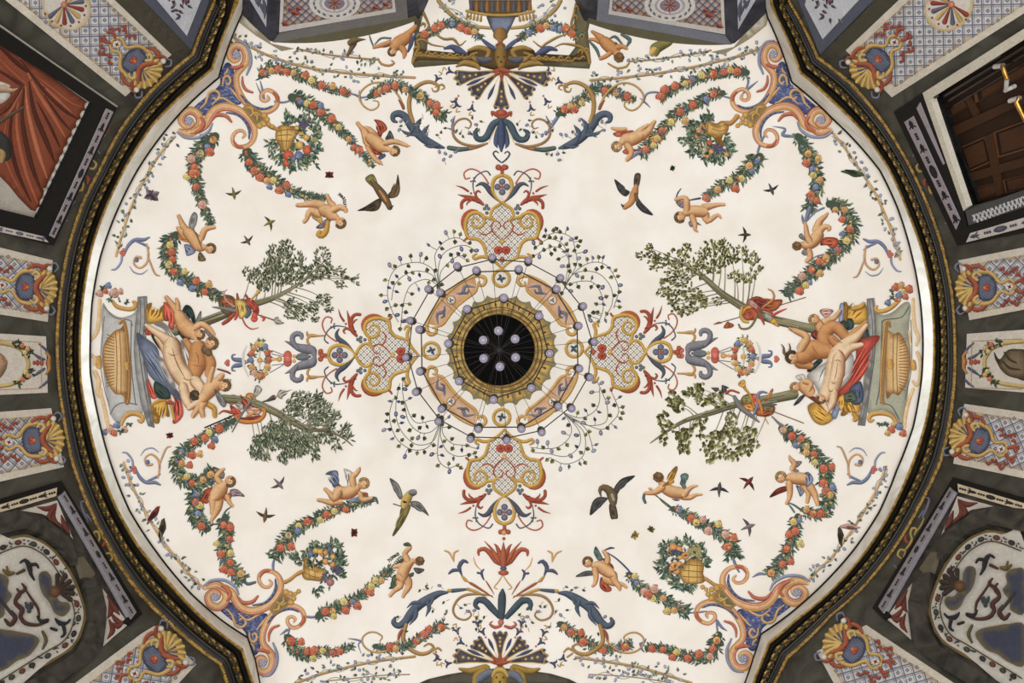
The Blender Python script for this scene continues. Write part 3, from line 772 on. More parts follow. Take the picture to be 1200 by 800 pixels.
cherub(745, 540, 13.33, 'painted cherub seen from behind with one golden wing, lower right of the vault', """
r:teal 140,500,20 122,580,24 150,650,22
r:green 300,530,8 450,640,10 620,775,12
r:green 330,540,6 440,660,8 590,765,10
s:teal 700,220 770,188 825,220 812,290 770,330 792,420 750,465 720,400 688,350 705,290
w:dblue 560,590 640,600 700,608 630,625
l 740,560,50 850,570,44 940,530,28 1035,525,16
l 240,440,24 210,430,16
l 680,500,96 570,480,96 460,420,86 395,340,46
l 770,510,58 830,440,40 900,400,27 965,388,14
l 410,415,58 320,480,48 230,500,36 150,500,27
w:gold 640,78 655,130 600,280 592,345 430,400 420,380 520,290 540,180 590,110
H:hair 360,255,86,200,0""")
cherub(670, 635, 13.33, 'painted cherub with dark wings and a red sash, lower middle right of the vault', """
w:teal 343,150 375,65 440,160 488,272 420,292 360,210
w:dgrey 58,542 180,460 300,448 345,510 250,530
s:red 475,272 525,258 640,360 652,425 560,350
s:red 460,540 540,640 622,720 600,772 510,772 435,690
r:dblue 510,130,8 600,92,18 664,95,8
r:dblue 555,165,8 700,260,12 850,400,14 935,500,10
l 560,290,48 560,230,40 500,145,28
l 550,580,80 660,640,50 790,660,30 855,705,24
l 640,520,75 680,620,50 738,690,42 750,742,26
l 580,470,92 500,420,96 420,370,86 340,365,48
l 365,440,54 382,560,41 360,650,31 325,688,22
h:hair 245,310,88,-115,-.3""")
cherub(895, 530, 11.43, 'painted cherub with a grey loincloth left of the lower right swag', """
w:dred 75,605 170,490 300,450 322,505 220,550
w:purple 420,120 515,125 440,205
s:blue 430,440 490,460 545,520 490,592 460,520
r:teal 320,670,6 400,700,12 500,770,14
r:teal 320,680,6 370,740,12 410,800,12
l 540,440,58 600,540,37 582,665,26
l 620,460,60 680,560,45 722,695,26
l 560,360,85 470,350,86 380,340,76 310,340,42
s:blue 545,280 600,262 662,340 652,405 580,465 568,400 590,320
s:blue 365,190 472,242 440,265 375,240
l 380,220,38 412,150,38 360,90,28 342,42,10
l 342,420,50 352,540,39 340,620,29 305,682,22
h:blonde 225,330,80,-110,-.3""")
cherub(395, 30, 11.43, 'painted cherub hanging head down beside the upper left frame corner', """
w:dgrey 590,280 640,220 720,190 720,265 630,295
r:teal 490,285,10 455,200,12 430,120,6
r:teal 505,255,8 590,170,14 720,170,12
r:dblue 890,240,8 980,200,30 1080,110,24
r:dblue 950,350,12 985,260,28 1020,180,16
l:tan 700,225,30 600,260,32 490,295,18
l:tan 940,130,60 1000,70,40 1050,15,30
l:tan 900,180,84 820,235,92 765,290,66
l:tan 870,300,46 905,360,40 895,430,18
h:hair 735,350,64,150,.2""")
cherub(680, 30, 10, 'painted cherub tumbling beside the upper right frame corner', """
r:teal 340,155,8 410,130,18 490,215,10
r:teal 485,105,16 580,165,26 545,245,10
r:teal 110,185,12 190,280,20 230,385,12
w:dgrey 380,210 430,200 460,300 420,320
l:tan 225,180,38 170,165,24 105,160,15
l:tan 250,150,46 190,105,30 140,70,18
l:tan 290,195,70 350,250,76 410,295,58
l:tan 340,330,28 290,365,26 240,385,24
l:tan 450,250,36 500,245,28 545,270,18
H:hair 450,365,66,60,0""")
cherub(395, 30, 11.43, 'small painted monkey like creature on the upper left rod', """
t:brown 140,395,22 190,310,30 215,240,50
t:brown 180,230,44 230,200,50 290,190,26 380,185,6
d:dbrown 200,240,18""", 'painted_creature')
cherub(680, 30, 10, 'painted tan animal seated over the upper right rod', """
t:olive 1085,170,20 1040,200,40 960,225,60 880,270,66
t:yellow 830,330,26 860,300,52
t:olive 890,340,24 910,300,30""", 'painted_creature')

def bird(ox, oy, sc, label, text, name='painted_bird'):
    Z(ox, oy, sc); M = Motif(name, label, ceiling, lay=.004); scene_lines(M, text); return M.done()
bird(415, 195, 13.33, 'brown painted bird swooping left of the upper cartouche', """
w:brown 530,430 640,310 682,118 718,330 690,450 620,492 540,490
w:dbrown 50,692 180,620 380,500 430,540 390,660 300,702 170,692
p:olive 170,200 290,118 365,260 330,350
t:brown 320,280,48 440,440,72 520,560,54 556,640,44
t:dbrown 570,640,24 612,612,6
t:tan 400,380,16 460,470,24 500,540,14""")
bird(715, 195, 13.33, 'brown and orange painted bird swooping right of the upper cartouche', """
w:dgrey 68,198 170,270 240,350 310,400 240,470 140,400 90,290
w:dgrey 440,500 500,570 675,758 520,722 430,640 400,570
p:dbrown 388,120 478,125 440,330 370,300
t:tan 405,320,40 370,450,66 320,570,48 230,635,42
t:brown 400,440,30 420,520,30
t:dbrown 200,620,20 172,588,6""")
bird(450, 550, 10, 'parrot like painted bird with a yellow breast and long tail', """
w:grey 68,98 170,170 218,300 190,352 150,300 90,180
w:grey 325,370 430,390 528,542 430,480 320,432
p:olive 205,440 315,420 240,610 122,772 102,752 170,600
t:yellow 240,410,48 265,350,58 300,290,44
t:grey 320,270,36 350,268,38
t:dbrown 345,300,14 335,310,6
t:dbrown 110,402,6 150,415,6 205,432,6
t:black 235,378,14 260,384,8""")
bird(685, 550, 11.43, 'dark painted bird curving its neck down, lower right of the black disc', """
w:dgrey 385,285 430,190 520,110 680,82 560,190 500,230 430,342
w:dgrey 72,614 100,450 180,370 310,380 270,440 180,530
p:dbrown 330,470 412,470 448,640 400,662 350,650
t:brown 385,440,50 372,350,72 325,275,56 250,240,44 205,280,26 222,360,8
t:stone 370,340,24 390,400,20""")
def small_bird(x, y, a, s, col, label, name='painted_bird'):
    M = Motif(name, label, ceiling, lay=.004); c, q = math.cos(a * D), math.sin(a * D); P = M.m; k = np.array(PAL[col], float)
    def t(u, v, w=0): return (x + s * (c * u - q * v), y + s * (q * u + c * v), w * s)
    Q = M.sub('wing')
    for m in (1, -1): stroke(Q, [t(.05, 0, .13), t(.0, m * .4, .16), t(-.25, m * .95, .02)], k * .72, raw=True)
    stroke(P, [t(-.75, .05, .05), t(-.35, 0, .13), t(.1, 0, .2), t(.42, 0, .16), t(.7, .02, .03)], k, raw=True)
    return M.done()
for v in ((274, 227, 80, 10, 'olive', 'small olive bird beside the left swag'), (316, 261, -25, 10, 'olive', 'small flying bird above the upper left tree'), (290, 282, 60, 9, 'brown', 'small brown bird left of the upper left tree'),
  (873, 275, 0, 10, 'dbrown', 'small dark bird above the upper right tree'), (904, 222, 70, 10, 'dgrey', 'small swallow beside the upper right swag'), (327, 567, 50, 11, 'purple', 'small violet grey swallow left of the flying cherub'),
  (311, 604, 100, 12, 'brown', 'small brown bird under the violet grey swallow'), (843, 573, -85, 12, 'dgrey', 'small dark swallow right of the golden winged cherub'), (877, 565, -50, 12, 'dred', 'small red breasted swallow, lower right'),
  (877, 617, -20, 12, 'purple', 'small grey bird beside the lower right swag')): small_bird(*v)
def moth(x, y, a, s, col, label):
    M = Motif('painted_moth', label, ceiling, lay=.004); k = np.array(PAL[col], float)
    for m in (-1, 1):
        for f in (.6, -.5): leaf(M.sub('wing'), x, y, a * D + m * (1.57 - f), s, s * .4, k * (1 if f > 0 else .8))
    stroke(M.m, [(x - s * .6 * math.cos(a * D), y - s * .6 * math.sin(a * D), .5), (x + s * .6 * math.cos(a * D), y + s * .6 * math.sin(a * D), .8)], k * .5, raw=True)
    M.done()
for v in ((178, 229, -80, 10, 'purple', 'brown moth near the left rod'), (386, 205, -90, 6, 'dred', 'tiny dark red moth above the upper left cherub'), (415, 624, 0, 6, 'dred', 'tiny dark red moth, lower left'),
  (744, 627, 30, 6, 'yellow', 'tiny yellow butterfly, lower right'), (763, 620, -60, 5, 'olive', 'tiny olive butterfly, lower right'), (788, 197, 20, 4, 'dgreen', 'tiny dark insect, upper right'), (199, 510, 80, 5, 'dred', 'tiny red moth below the left altar'), (232, 346, 0, 3, 'olive', 'tiny green insect above the left altar')): moth(*v)
def perch(x, y, a, s, col, label):
    M = Motif('painted_bird', label, ceiling, lay=.006); c, q = math.cos(a * D), math.sin(a * D); k = np.array(PAL[col], float)
    def t(u, v, w): return (x + s * (c * u - q * v), y + s * (q * u + c * v), w * s)
    stroke(M.m, [t(-1, .1, .06), t(-.4, 0, .2), t(.1, 0, .3), t(.5, -.05, .22), t(.72, -.1, .17), t(.95, -.05, .02)], k, raw=True)
    stroke(M.sub('wing'), [t(-.7, -.1, .05), t(-.2, -.08, .16), t(.25, -.05, .1)], k * .6, raw=True); M.done()
for v in ((180, 603, -50, 13, 'dred', 'perched dark red bird on the lower left rod'), (190, 620, -75, 14, 'dbrown', 'perched brown bird on the lower left rod'), (985, 628, -90, 12, 'dbrown', 'perched dark bird on the lower right rod'),
  (996, 617, 190, 12, 'pink', 'perched pink bird on the lower right rod'), (1000, 203, 15, 14, 'green', 'perched green bird on the upper right rod')): perch(*v)

# trees
def tree(label, trunk, clusters, col, ln, wd, dens, axis, seed):
    rnd = random.Random(seed); M = Motif('painted_tree', label, ceiling, lay=.002); Z(0, 0, 1)
    L0 = M.sub('foliage', 'stuff'); q = cr(pts(trunk)[:, :2], 6)
    cl = [tuple(map(float, c.split(','))) for c in clusters.split()]
    T = M.sub('twig', 'stuff'); late = []
    for x, y, rx, ry in cl:
        d = np.hypot(q[:, 0] - x, q[:, 1] - y) + np.maximum(0, (q[:, 0] - x) * axis[0] + (q[:, 1] - y) * axis[1]) * 1.2; j = int(d.argmin()); p = q[max(0, j - int(min(9, d[j] * .17)))]
        stroke(T, [(p[0], p[1], .7), ((p[0] + x) / 2 + 1.5, (p[1] + y) / 2 - 1, .5), (x, y, .25)], (134, 126, 98), raw=True, flat=True, cap=False)
        n = int(rx * ry * dens * 1.35)
        for i in range(n):
            a = rnd.random() * 6.283; r = math.sqrt(rnd.random()); u = x + rx * r * math.cos(a); v = y + ry * r * math.sin(a)
            g = math.atan2(v - p[1], u - p[0]) + rnd.uniform(-.75, .75)
            k = np.array(col[rnd.randrange(len(col))], float) * rnd.uniform(.85, 1.15)
            if i % 5 == 0: late.append((u, v, g, ln * rnd.uniform(.7, 1.25), wd * rnd.uniform(.7, 1.2), k))
            else: leaf(L0, u, v, g, ln * rnd.uniform(.7, 1.25), wd * rnd.uniform(.7, 1.2), k)
    T2 = M.sub('trunk'); stroke(T2, trunk, (136, 130, 96), dark=(74, 70, 50), hi=(172, 166, 130)); tp = cr(pts(trunk), 5); tt = np.gradient(tp[:, :2], axis=0); tt /= np.hypot(*tt.T)[:, None]; L1 = M.sub('foliage', 'stuff')
    B = M.sub('bark_streak', 'stuff')
    for k in range(16):
        i = rnd.randrange(0, max(1, len(tp) - 8)); o = rnd.uniform(-.75, .75); sgm = tp[i:i + 7]
        stroke(B, np.column_stack([sgm[:, :2] + np.column_stack([-tt[i:i + 7, 1], tt[i:i + 7, 0]]) * (sgm[:, 2] * o)[:, None], np.full(len(sgm), .45)]), ((84, 76, 58), (168, 158, 126), (108, 92, 66))[k % 3], raw=True, flat=True, n=2, cap=False)
    for a in late: leaf(L1, *a)
    return M.done()
tree('painted grey green tree at the upper left', '205,388,5.5 240,377,5.5 268,366,5 285,358,4.4 305,354,3.8 325,347,2.8 345,336,1.9 360,324,1.2 378,308,.6',
  '322,299,9,11 335,293,9,11 350,309,8,13 318,312,12,10 294,320,10,6 305,328,16,8 325,325,18,12 345,328,10,12 362,322,9,9 378,303,9,12 372,318,10,8 384,316,7,7 395,318,8,5 404,326,6,4 415,328,5,6 398,332,7,4 340,357,10,8 352,365,9,9 365,358,9,6 378,349,8,6 384,360,6,5 368,372,5,5 341,366,9,7 310,338,9,5 330,310,14,12',
  [(98, 104, 76), (132, 136, 104), (74, 82, 60), (166, 166, 134)], 4.6, 1.15, .5, (.7, -.5), 5)
tree('painted yellow green tree at the upper right', '955,386,5.2 925,379,5.2 905,374,5 880,364,5 868,358,4.6 845,343,3.8 825,325,3 808,313,1.6 790,303,.7',
  '752,300,6,5 762,291,5,6 766,303,8,7 776,305,8,8 790,302,9,10 790,315,10,9 803,295,8,8 812,310,12,9 825,298,9,8 820,318,10,8 836,289,10,7 848,290,9,8 845,305,12,9 858,303,9,9 869,295,7,6 880,304,9,8 886,316,6,8 878,327,9,7 862,326,8,7 800,328,12,8 783,330,8,6 779,341,9,6 795,345,12,8 812,345,12,9 790,358,7,7 803,364,9,7 822,350,9,8 814,360,6,6 826,356,4,6 842,352,5,6 836,315,9,8 770,314,6,4',
  [(104, 102, 48), (150, 144, 88), (78, 80, 42), (176, 170, 116)], 4.2, 1.4, .42, (-.7, -.5), 6)
tree('painted feathery dark green tree at the lower left', '262,467,5 285,469,4.6 303,474,4.6 325,484,4.2 345,495,3.6 365,503,2.6 385,505,1.8 402,513,1 413,522,.6',
  '345,472,10,10 352,466,8,6 342,485,11,10 365,472,8,10 372,466,6,6 366,488,12,11 380,480,8,10 318,503,12,8 330,498,14,9 308,514,12,8 300,526,9,8 308,532,10,6 322,516,14,10 335,512,14,12 345,525,12,9 334,534,8,7 350,510,12,10 372,503,12,8 385,497,7,8 393,488,5,6 382,512,9,6 396,510,6,4 404,502,5,5 408,514,4,6 366,520,8,10 368,533,5,5 356,522,8,7 395,522,5,4',
  [(92, 102, 76), (128, 136, 104), (72, 84, 62), (166, 168, 136)], 5.4, .85, .75, (.9, .3), 7)
tree('painted broad leaved olive tree at the lower right', '930,462,6 905,467,5.5 885,470,5 862,474,4 835,483,3.4 805,492,2.6 785,503,1.8 762,519,.6',
  '790,468,8,9 798,476,7,8 806,461,5,6 778,492,6,8 784,502,6,7 780,513,4,6 795,510,5,7 803,522,7,9 806,505,6,8 820,503,8,9 818,459,9,7 826,470,9,7 838,467,9,7 845,475,6,5 822,455,6,5 830,522,9,8 835,534,8,7 842,512,10,9 850,528,8,8 858,500,8,8 865,512,11,9 880,505,8,7 872,525,10,8 884,520,6,8 862,533,7,5 856,486,7,5 822,488,6,5 850,505,6,5',
  [(116, 112, 58), (158, 152, 100), (88, 88, 46), (182, 176, 128)], 5.6, 2.3, .3, (-.9, .3), 8)

# ================================================================== ALTARS, FIGURE GROUPS, TROPHIES
def altar(ox, oy, sc, label, mir, body, slab, bowl, rim, scrolls, tone):
    Z(ox, oy, sc); M = Motif('painted_altar', label, ceiling, lay=.003); P = M.m
    poly(P, body, tone, rim=np.array(tone) * .86, bw=6, hi=np.array(tone) * 1.06)
    Q = M.sub('panel_line')
    for s in scrolls['lines']: stroke(Q, s, np.array(tone) * .62, flat=True)
    Q = M.sub('slab'); poly(Q, slab, (150, 148, 146), smooth=False, rim=(122, 118, 116), bw=4, hi=(176, 174, 170))
    for s in scrolls['slab']: stroke(Q, s, (104, 102, 104), flat=True)
    Q = M.sub('basin'); poly(Q, bowl, (204, 158, 98), rim=(150, 100, 52), bw=5, hi=(232, 192, 132))
    a = pts(bowl)[:, :2]; c = a.mean(0)
    for s in scrolls['flutes']: stroke(Q, s, (142, 92, 50), flat=True)
    Q = M.sub('basin_rim'); stroke(Q, rim, (198, 148, 86)); stroke(Q, rim, (140, 92, 50), w=.5, flat=True)
    for s in scrolls['gold']: stroke(M.sub('gold_scroll'), s, (220, 164, 84))
    for s in scrolls['pale']: stroke(M.sub('border_scroll'), s, (238, 200, 148), dark=(214, 160, 104))
    Q = M.sub('flower_bunch', 'stuff'); rnd = random.Random(3)
    for t in scrolls['flowers'].split():
        x, y, r, k = t.split(','); x, y, r = ox + float(x) / sc, oy + float(y) / sc, float(r) / sc
        if k == 'l':
            for j in range(7): leaf(Q, x, y, rnd.random() * 6.3, r * 1.3, r * .35, np.array((90, 110, 86)) * rnd.uniform(.8, 1.3))
        else: flower(Q, x, y, r, FCOL[k], rnd)
    return M.done()
FCOL = dict(r=(204, 98, 66), o=(222, 150, 88), y=(222, 180, 100), p=(224, 150, 128), b=(112, 124, 160), w=(226, 200, 176))
altar(100, 330, 4.447, 'painted grey altar with a fluted golden basin at the left end of the vault', 1,
  '92,110 120,150 180,185 245,170 272,150 280,300 285,480 300,640 290,700 230,690 180,740 135,700 112,600 95,480 85,380 88,280 84,200',
  '272,78 322,74 326,200 316,300 318,420 335,560 362,762 326,752 290,640 262,480 252,360 258,230 268,150',
  '150,258 180,246 210,232 222,400 222,606 190,590 150,580 110,510 90,410 100,320',
  '180,215,9 198,203,9 215,260,8 226,380,8 232,500,8 226,620,8 212,630,8 205,590,6',
  dict(lines=['95,125,2 150,185,3 230,200,3 245,230,3', '240,205,3 238,400,3 252,560,3 262,640,3', '130,690,3 155,650,3 200,630,3 270,640,3', '100,180,2 86,300,2 80,430,2 100,560,2 125,650,2'],
    slab=['285,80,2 288,200,2 280,340,2 300,500,3 345,750,2', '306,78,2 310,200,2 300,320,2 312,480,2 338,640,2'],
    flutes=['%d,%d,2.2 %d,%d,2.2' % (96 + abs(k) * 2.2, 410 + k * 17, 150, 412 + k * 15) for k in range(-8, 9)] + ['158,262,2 165,420,2 162,578,2', '178,250,2 186,420,2 186,585,2'],
    gold=['140,100,8 165,130,11 210,142,11 252,140,12 262,112,11 250,105,8', '188,745,8 205,705,12 245,685,13 285,695,13 300,715,12 290,732,9 276,722,6', '68,400,16 72,440,16', '215,432,14 216,446,14'],
    pale=['75,95,9 72,170,10 66,240,11 50,280,10 30,300,9 12,330,9 10,365,9 25,375,7', '10,440,9 8,490,9 24,500,8 22,460,7', '50,470,11 70,520,12 66,580,10 82,600,9 80,560,8', '86,600,9 100,660,10 112,720,10 120,760,8', '30,380,8 50,400,9 48,430,9'],
    flowers='90,35,18,l 120,20,18,b 150,60,26,p 75,62,20,p 182,52,18,p 130,90,18,l 105,50,16,r 215,105,14,l 175,95,12,l 130,770,24,p 165,748,20,b 205,770,18,p 150,790,18,r 230,740,16,l 185,780,18,l 100,785,16,b'), (190, 188, 184))
altar(910, 330, 4.447, 'painted green grey altar with a fluted golden basin at the right end of the vault', -1,
  '500,130 540,170 600,160 670,105 700,130 690,250 700,380 690,500 680,620 650,760 600,690 540,670 480,690 450,560 470,420 520,300 505,200',
  '470,88 510,84 520,170 520,300 510,420 490,560 462,752 422,748 450,600 468,450 478,320 468,180',
  '572,262 612,272 640,264 670,310 695,380 698,450 680,520 640,590 606,580 572,604 566,420',
  '556,636,9 550,600,12 551,480,13 560,340,13 571,225,12 584,210,9 592,236,7',
  dict(lines=['690,130,3 650,185,3 560,200,3 550,240,3', '550,205,3 545,400,3 535,560,3 520,640,3', '640,720,3 600,650,3 540,630,3', '700,200,2 705,330,2 700,470,2 670,610,2'],
    slab=['485,95,2 500,230,2 500,380,2 480,560,2 440,748,2', '500,90,2 514,230,2 512,340,2 500,470,2 470,660,2'],
    flutes=['%d,%d,2.2 %d,%d,2.2' % (690 - abs(k) * 2.4, 430 + k * 17, 640, 430 + k * 15) for k in range(-8, 9)] + ['630,270,2 626,430,2 630,584,2', '610,274,2 606,430,2 610,578,2'],
    gold=['640,95,10 610,125,12 570,150,12 530,155,12 515,140,10 524,128,7', '630,745,9 600,700,11 550,685,12 500,690,13 482,710,12 490,728,9 505,720,6', '592,420,18 594,440,18', '712,420,14 716,450,14'],
    pale=['712,90,8 715,170,9 722,240,10 740,290,9 730,330,8', '735,370,9 750,420,9 748,500,9 730,540,9 712,520,7', '712,560,9 690,620,10 672,700,10 668,760,8', '690,260,6 700,330,6'],
    flowers='620,30,22,r 650,20,20,o 690,40,24,r 640,70,20,b 672,80,18,r 600,55,16,l 660,50,14,y 580,110,18,b 600,85,14,l 625,95,12,r 640,755,22,b 600,770,22,r 660,790,20,r 570,745,16,l 610,740,14,y 540,740,16,l 580,790,16,o'), (168, 168, 146))

Z(100, 330, 4.447)
M = Motif('painted_figure_group', 'painted reclining nudes with old man and two putti over blue drapery, left end', ceiling, lay=.010)
Z(160, 340, 10); scene_lines(M, """
q:gold 112,180 180,148 170,220 250,240 290,190 335,200 335,340 230,385 140,392 108,330
q:dgold 300,190 340,180 400,200 400,340 320,350
q:coral 318,140 400,185 442,210 452,330 430,462 370,420 390,340 330,352
q:dgreen 480,480 560,500 640,560 560,590
q:lgrey 205,400 280,368 345,400 420,500 520,620 580,780 640,860 560,860 480,700 380,560 320,460
q:dgreen 170,520 250,500 330,620 420,760 340,760 230,640
q:red 90,470 150,460 200,500 130,530
w:dgreen 532,245 580,170 650,210 690,330 672,402 636,330 600,240 560,275
w:grey 685,375 752,238 755,330 705,405
l 470,240,46 405,155,34 350,85,26
l 485,205,32 482,150,25 465,102,18
l 500,300,70 550,400,92 630,480,92 665,525,60
l 690,440,40 760,400,40 850,450,32 905,520,22
h:hair 745,515,62,20,-.4
r:grey 800,470,10 850,520,20 905,570,30 930,640,24""", 4)
Z(160, 410, 8.89); scene_lines(M, """
q:gold 150,575 210,520 300,505 330,600 345,690 310,690 290,640 230,660 240,740 205,770 180,740 160,650
g:dgold 215,745,24 226,700,16 192,640,12 172,590,8
g:gold 160,570,12 230,530,16 300,520,14
q:coral 360,430 420,445 465,530 488,650 462,720 395,770 375,735 412,650 400,540
g:dred 380,450,4 430,560,10 440,680,6
g:gold 322,410,16 350,540,16 392,715,14
g:red 320,550,16 350,545,22 385,560,12""", 11)
Z(100, 330, 4.447); scene_lines(M, """
q:blue 268,265 310,290 372,340 395,420 445,520 502,598 492,618 420,565 335,490 298,390 272,320
q:lgrey 375,385 420,420 450,480 470,560 430,520 390,450
q:lgrey 500,300 545,380 560,470 530,470 505,380
q:dgreen 360,520 430,560 440,610 370,600
q:coral 325,500 350,560 375,600 350,610 325,570
l:tan 525,310,18 560,370,22 555,420,20
l:tan 590,350,46 590,400,52 580,440,48 572,480,34
l:tan 640,385,24 655,430,27 640,480,20
d:brown 632,352,30 642,370,20
h:hair 658,318,36,-30,-.4
l:pale 370,288,12 408,330,26 435,375,30
l:pale 318,228,11 350,252,16 400,285,23 448,325,40
l:pale 450,335,46 455,390,50 478,450,50 515,500,50 540,540,42
l:pale 510,550,26 524,610,24 545,655,18
l:pale 575,520,32 606,570,26 595,620,20 545,655,15
t:shade 452,345,1 468,400,3 492,455,3 528,515,1
t:shade 432,372,1 455,384,3 478,380,1
t:shade 505,500,1 535,512,2.5 560,506,1
t:shade 575,370,1 590,395,3 588,430,1
t:shade 565,430,1 585,440,2.5 605,432,1
t:shade 610,380,1 622,400,3 626,430,1
H:dbrown 565,592,30,0,0
t:brown 575,585,8 580,592,8
g:gold 640,640,14 670,660,14 675,700,12
l 600,640,20 580,670,15 560,700,12
l 620,625,22 605,660,16 612,698,13
l 620,600,30 660,550,42 695,528,32
l 648,510,16 655,480,14 664,455,13
l 700,500,20 712,488,14
w:grey 672,560 700,580 735,630 720,655 690,620
h:hair 728,542,33,0,.3
r:dred 690,455,4 740,470,5 756,480,3
d:dgrey 742,508,4 750,520,4 756,512,4""", 9)
M.done()
M = Motif('painted_figure_group', 'painted horned satyr, nymph and two putti over a coral red drape, right end', ceiling, lay=.010)
Z(915, 420, 10); scene_lines(M, """
q:gold 730,440 765,490 850,485 938,530 915,640 870,640 800,630 750,670 700,660 740,560
g:dgold 780,500,8 770,570,14 790,620,10
g:gold 872,716,28 902,690,18 900,630,14""", 12)
Z(910, 330, 4.447); scene_lines(M, """
q:gold 350,105 385,130 440,128 462,108 472,200 400,225 350,205
q:blue 330,120 352,120 346,205 324,205
q:dgreen 325,215 390,190 402,240 350,255
w:pink 225,152 255,140 298,152 255,188
w:dred 178,275 212,250 235,305 200,300
l 235,225,30 270,200,16 300,190,14 328,155,10
l 215,215,24 230,240,28
h:blonde 195,195,30,170,.4
q:dgreen 410,330 470,240 480,330 430,350
q:coral 428,312 520,280 535,300 482,375 470,455 400,555 298,625 330,560 400,480 412,430
q:dblue 380,560 440,520 450,620 400,640
q:green 350,590 400,570 420,620 360,625
q:white 160,485 280,408 360,368 402,392 382,500 330,560 270,625 235,612 200,540
q:dgreen 160,460 215,405 240,415 180,468
q:gold 162,650 212,628 252,672 292,690 292,722 240,748 190,722
q:blue 286,695 318,610 338,615 312,712
q:gold 320,610 350,590 352,650 330,670
w:lgrey 100,492 140,482 150,510 120,515
w:dgrey 88,645 120,600 152,588 120,630
w:dred 150,590 200,600 240,650 190,620
l 150,545,38 170,570,32
l 150,520,16 180,530,14 170,560,13
h:blonde 97,548,28,180,.3
l:tan 345,275,22 300,230,28 330,262,24
l:tan 465,212,11 420,255,18 370,292,26 310,235,30 255,265,38 258,330,44 280,365,36
l:tan 290,300,24 330,330,24 400,290,18
l:tan 125,420,34 170,435,22
l:tan 240,360,44 185,355,54 140,390,44 105,400,24
l 130,345,24 158,290,20 105,258,15 70,245,8
l 95,258,8 66,238,4
r:brown 60,390,8 40,370,8 38,345,5 26,326,2
r:brown 66,372,7 72,345,5 66,322,2
h:dbrown 78,396,36,200,-.5
l:pale 468,228,11 420,285,22 365,325,32 318,375,40
l:pale 440,330,14 380,350,24 330,400,34
l:pale 312,395,44 302,450,46 292,520,50 262,585,40
l:pale 325,400,34 318,470,38 300,540,36
l:pale 300,580,22 292,630,20 270,668,14
l:pale 225,605,22 262,665,12
t:shade 318,420,1 312,470,2.5 300,520,1
t:shade 285,520,1 298,530,3 312,522,1
t:shade 268,560,1 280,572,3 296,566,1
t:shade 340,420,1 322,408,3 305,412,1
t:shade 150,400,1 165,420,3 190,425,1
t:shade 185,330,1 200,360,3 225,385,1
t:shade 290,290,1 315,310,3 345,318,1
g:gold 455,114,9 440,132,13 400,142,11
g:dgold 362,112,6 366,160,8 362,200,6
g:gold 400,690,8 420,712,12 405,722,8
h:hair 232,612,26,120,0""", 5)
M.done()

def trophy(ox, oy, sc, label, text):
    Z(ox, oy, sc); M = Motif('painted_trophy', label, ceiling, lay=.009); scene_lines(M, text, 3); return M.done()
trophy(245, 330, 11.43, 'painted quiver and horn trophy tied to the upper left tree', """
t:brown 0,225,5 130,270,5
p:brown 125,260 180,185 270,178 340,220 360,330 300,440 230,450 150,370
q:rust 150,260 230,210 320,240 330,320 240,330
t:grey 50,340,8 200,360,22 330,390,26
q:yellow 340,250 420,230 500,300 510,430 420,500 380,420
r:red 190,560,24 260,510,28 330,440,24
r:coral 350,500,18 380,430,22 370,400,18
r:pink 240,105,5 200,150,9 230,250,14 330,330,16
q:coral 480,235 560,220 650,310 672,400 640,450 590,420 560,320 430,230
d:coral 605,495,48 610,450,40
t:yellow 560,245,10 640,160,18 655,140,30
t:rust 490,180,16 530,240,16
t:rust 375,160,10 385,230,20
t:teal 500,330,18 545,400,30 500,470,24
r:red 445,490,10 490,580,10 570,635,9 665,615,4
t:brown 660,445,8 800,490,8 880,520,8
t:coral 700,460,14 740,490,20 720,520,12
q:stone 870,500 920,470 960,530 1010,555 900,575""")
trophy(835, 330, 10.91, 'painted drum and halberd trophy tied to the upper right tree', """
t:brown 20,545,6 340,455,6 700,350,6 1190,200,6
q:rust 430,270 560,185 720,235 880,225 880,290 780,380 600,340
q:dred 520,240 620,220 720,280 640,330
q:pink 430,270 500,230 600,330 580,390 500,330
q:orange 360,440 400,320 490,300 550,360 420,420
q:red 380,430 500,330 580,380 560,480 430,490
t:yellow 375,330,16 362,430,22 400,500,24 455,515,18
r:olive 335,545,10 370,600,13 470,590,14 540,500,14 570,420,10
r:tan 715,95,8 770,130,12 780,220,16 640,330,8
r:red 580,340,16 680,360,20 760,400,16
r:coral 770,430,16 840,390,16 945,345,6
r:red 600,420,20 640,490,18 660,545,10
q:stone 650,430 700,400 800,490 740,520
q:gold 730,510 790,460 850,560 830,575
q:rust 140,590 190,510 215,520 275,550 240,590
q:rust 20,545 80,510 120,530""")
trophy(240, 440, 10.91, 'painted bagpipe and quiver trophy tied to the lower left tree', """
t:black 0,665,9 360,510,9 
t:dgrey 620,395,9 760,330,10 800,320,16 880,280,34
q:stone 925,260 960,180 1020,200 1120,178 1020,230 985,300
t:orange 900,270,10 930,265,10
q:orange 280,300 340,245 410,260 400,340 340,380 300,350
q:coral 320,380 380,400 470,470 420,560 350,480
q:orange 520,250 580,218 650,260 640,340 560,330
q:stone 620,240 660,120 735,180 660,270
q:stone 365,340 400,310 520,370 460,440
q:red 450,240 520,310 560,330 600,380 500,440 480,330
q:pink 520,440 620,400 690,430 740,450 620,540
t:gold 540,520,18 600,490,16 690,430,14
q:dred 460,540 560,530 720,510 700,560 500,575
t:orange 390,520,14 450,580,28 580,595,26 700,570,26 760,500,26 760,440,22 730,430,14
r:red 180,490,8 240,450,14 330,470,20 420,480,16
t:grey 350,720,8 470,500,14 620,270,14""")
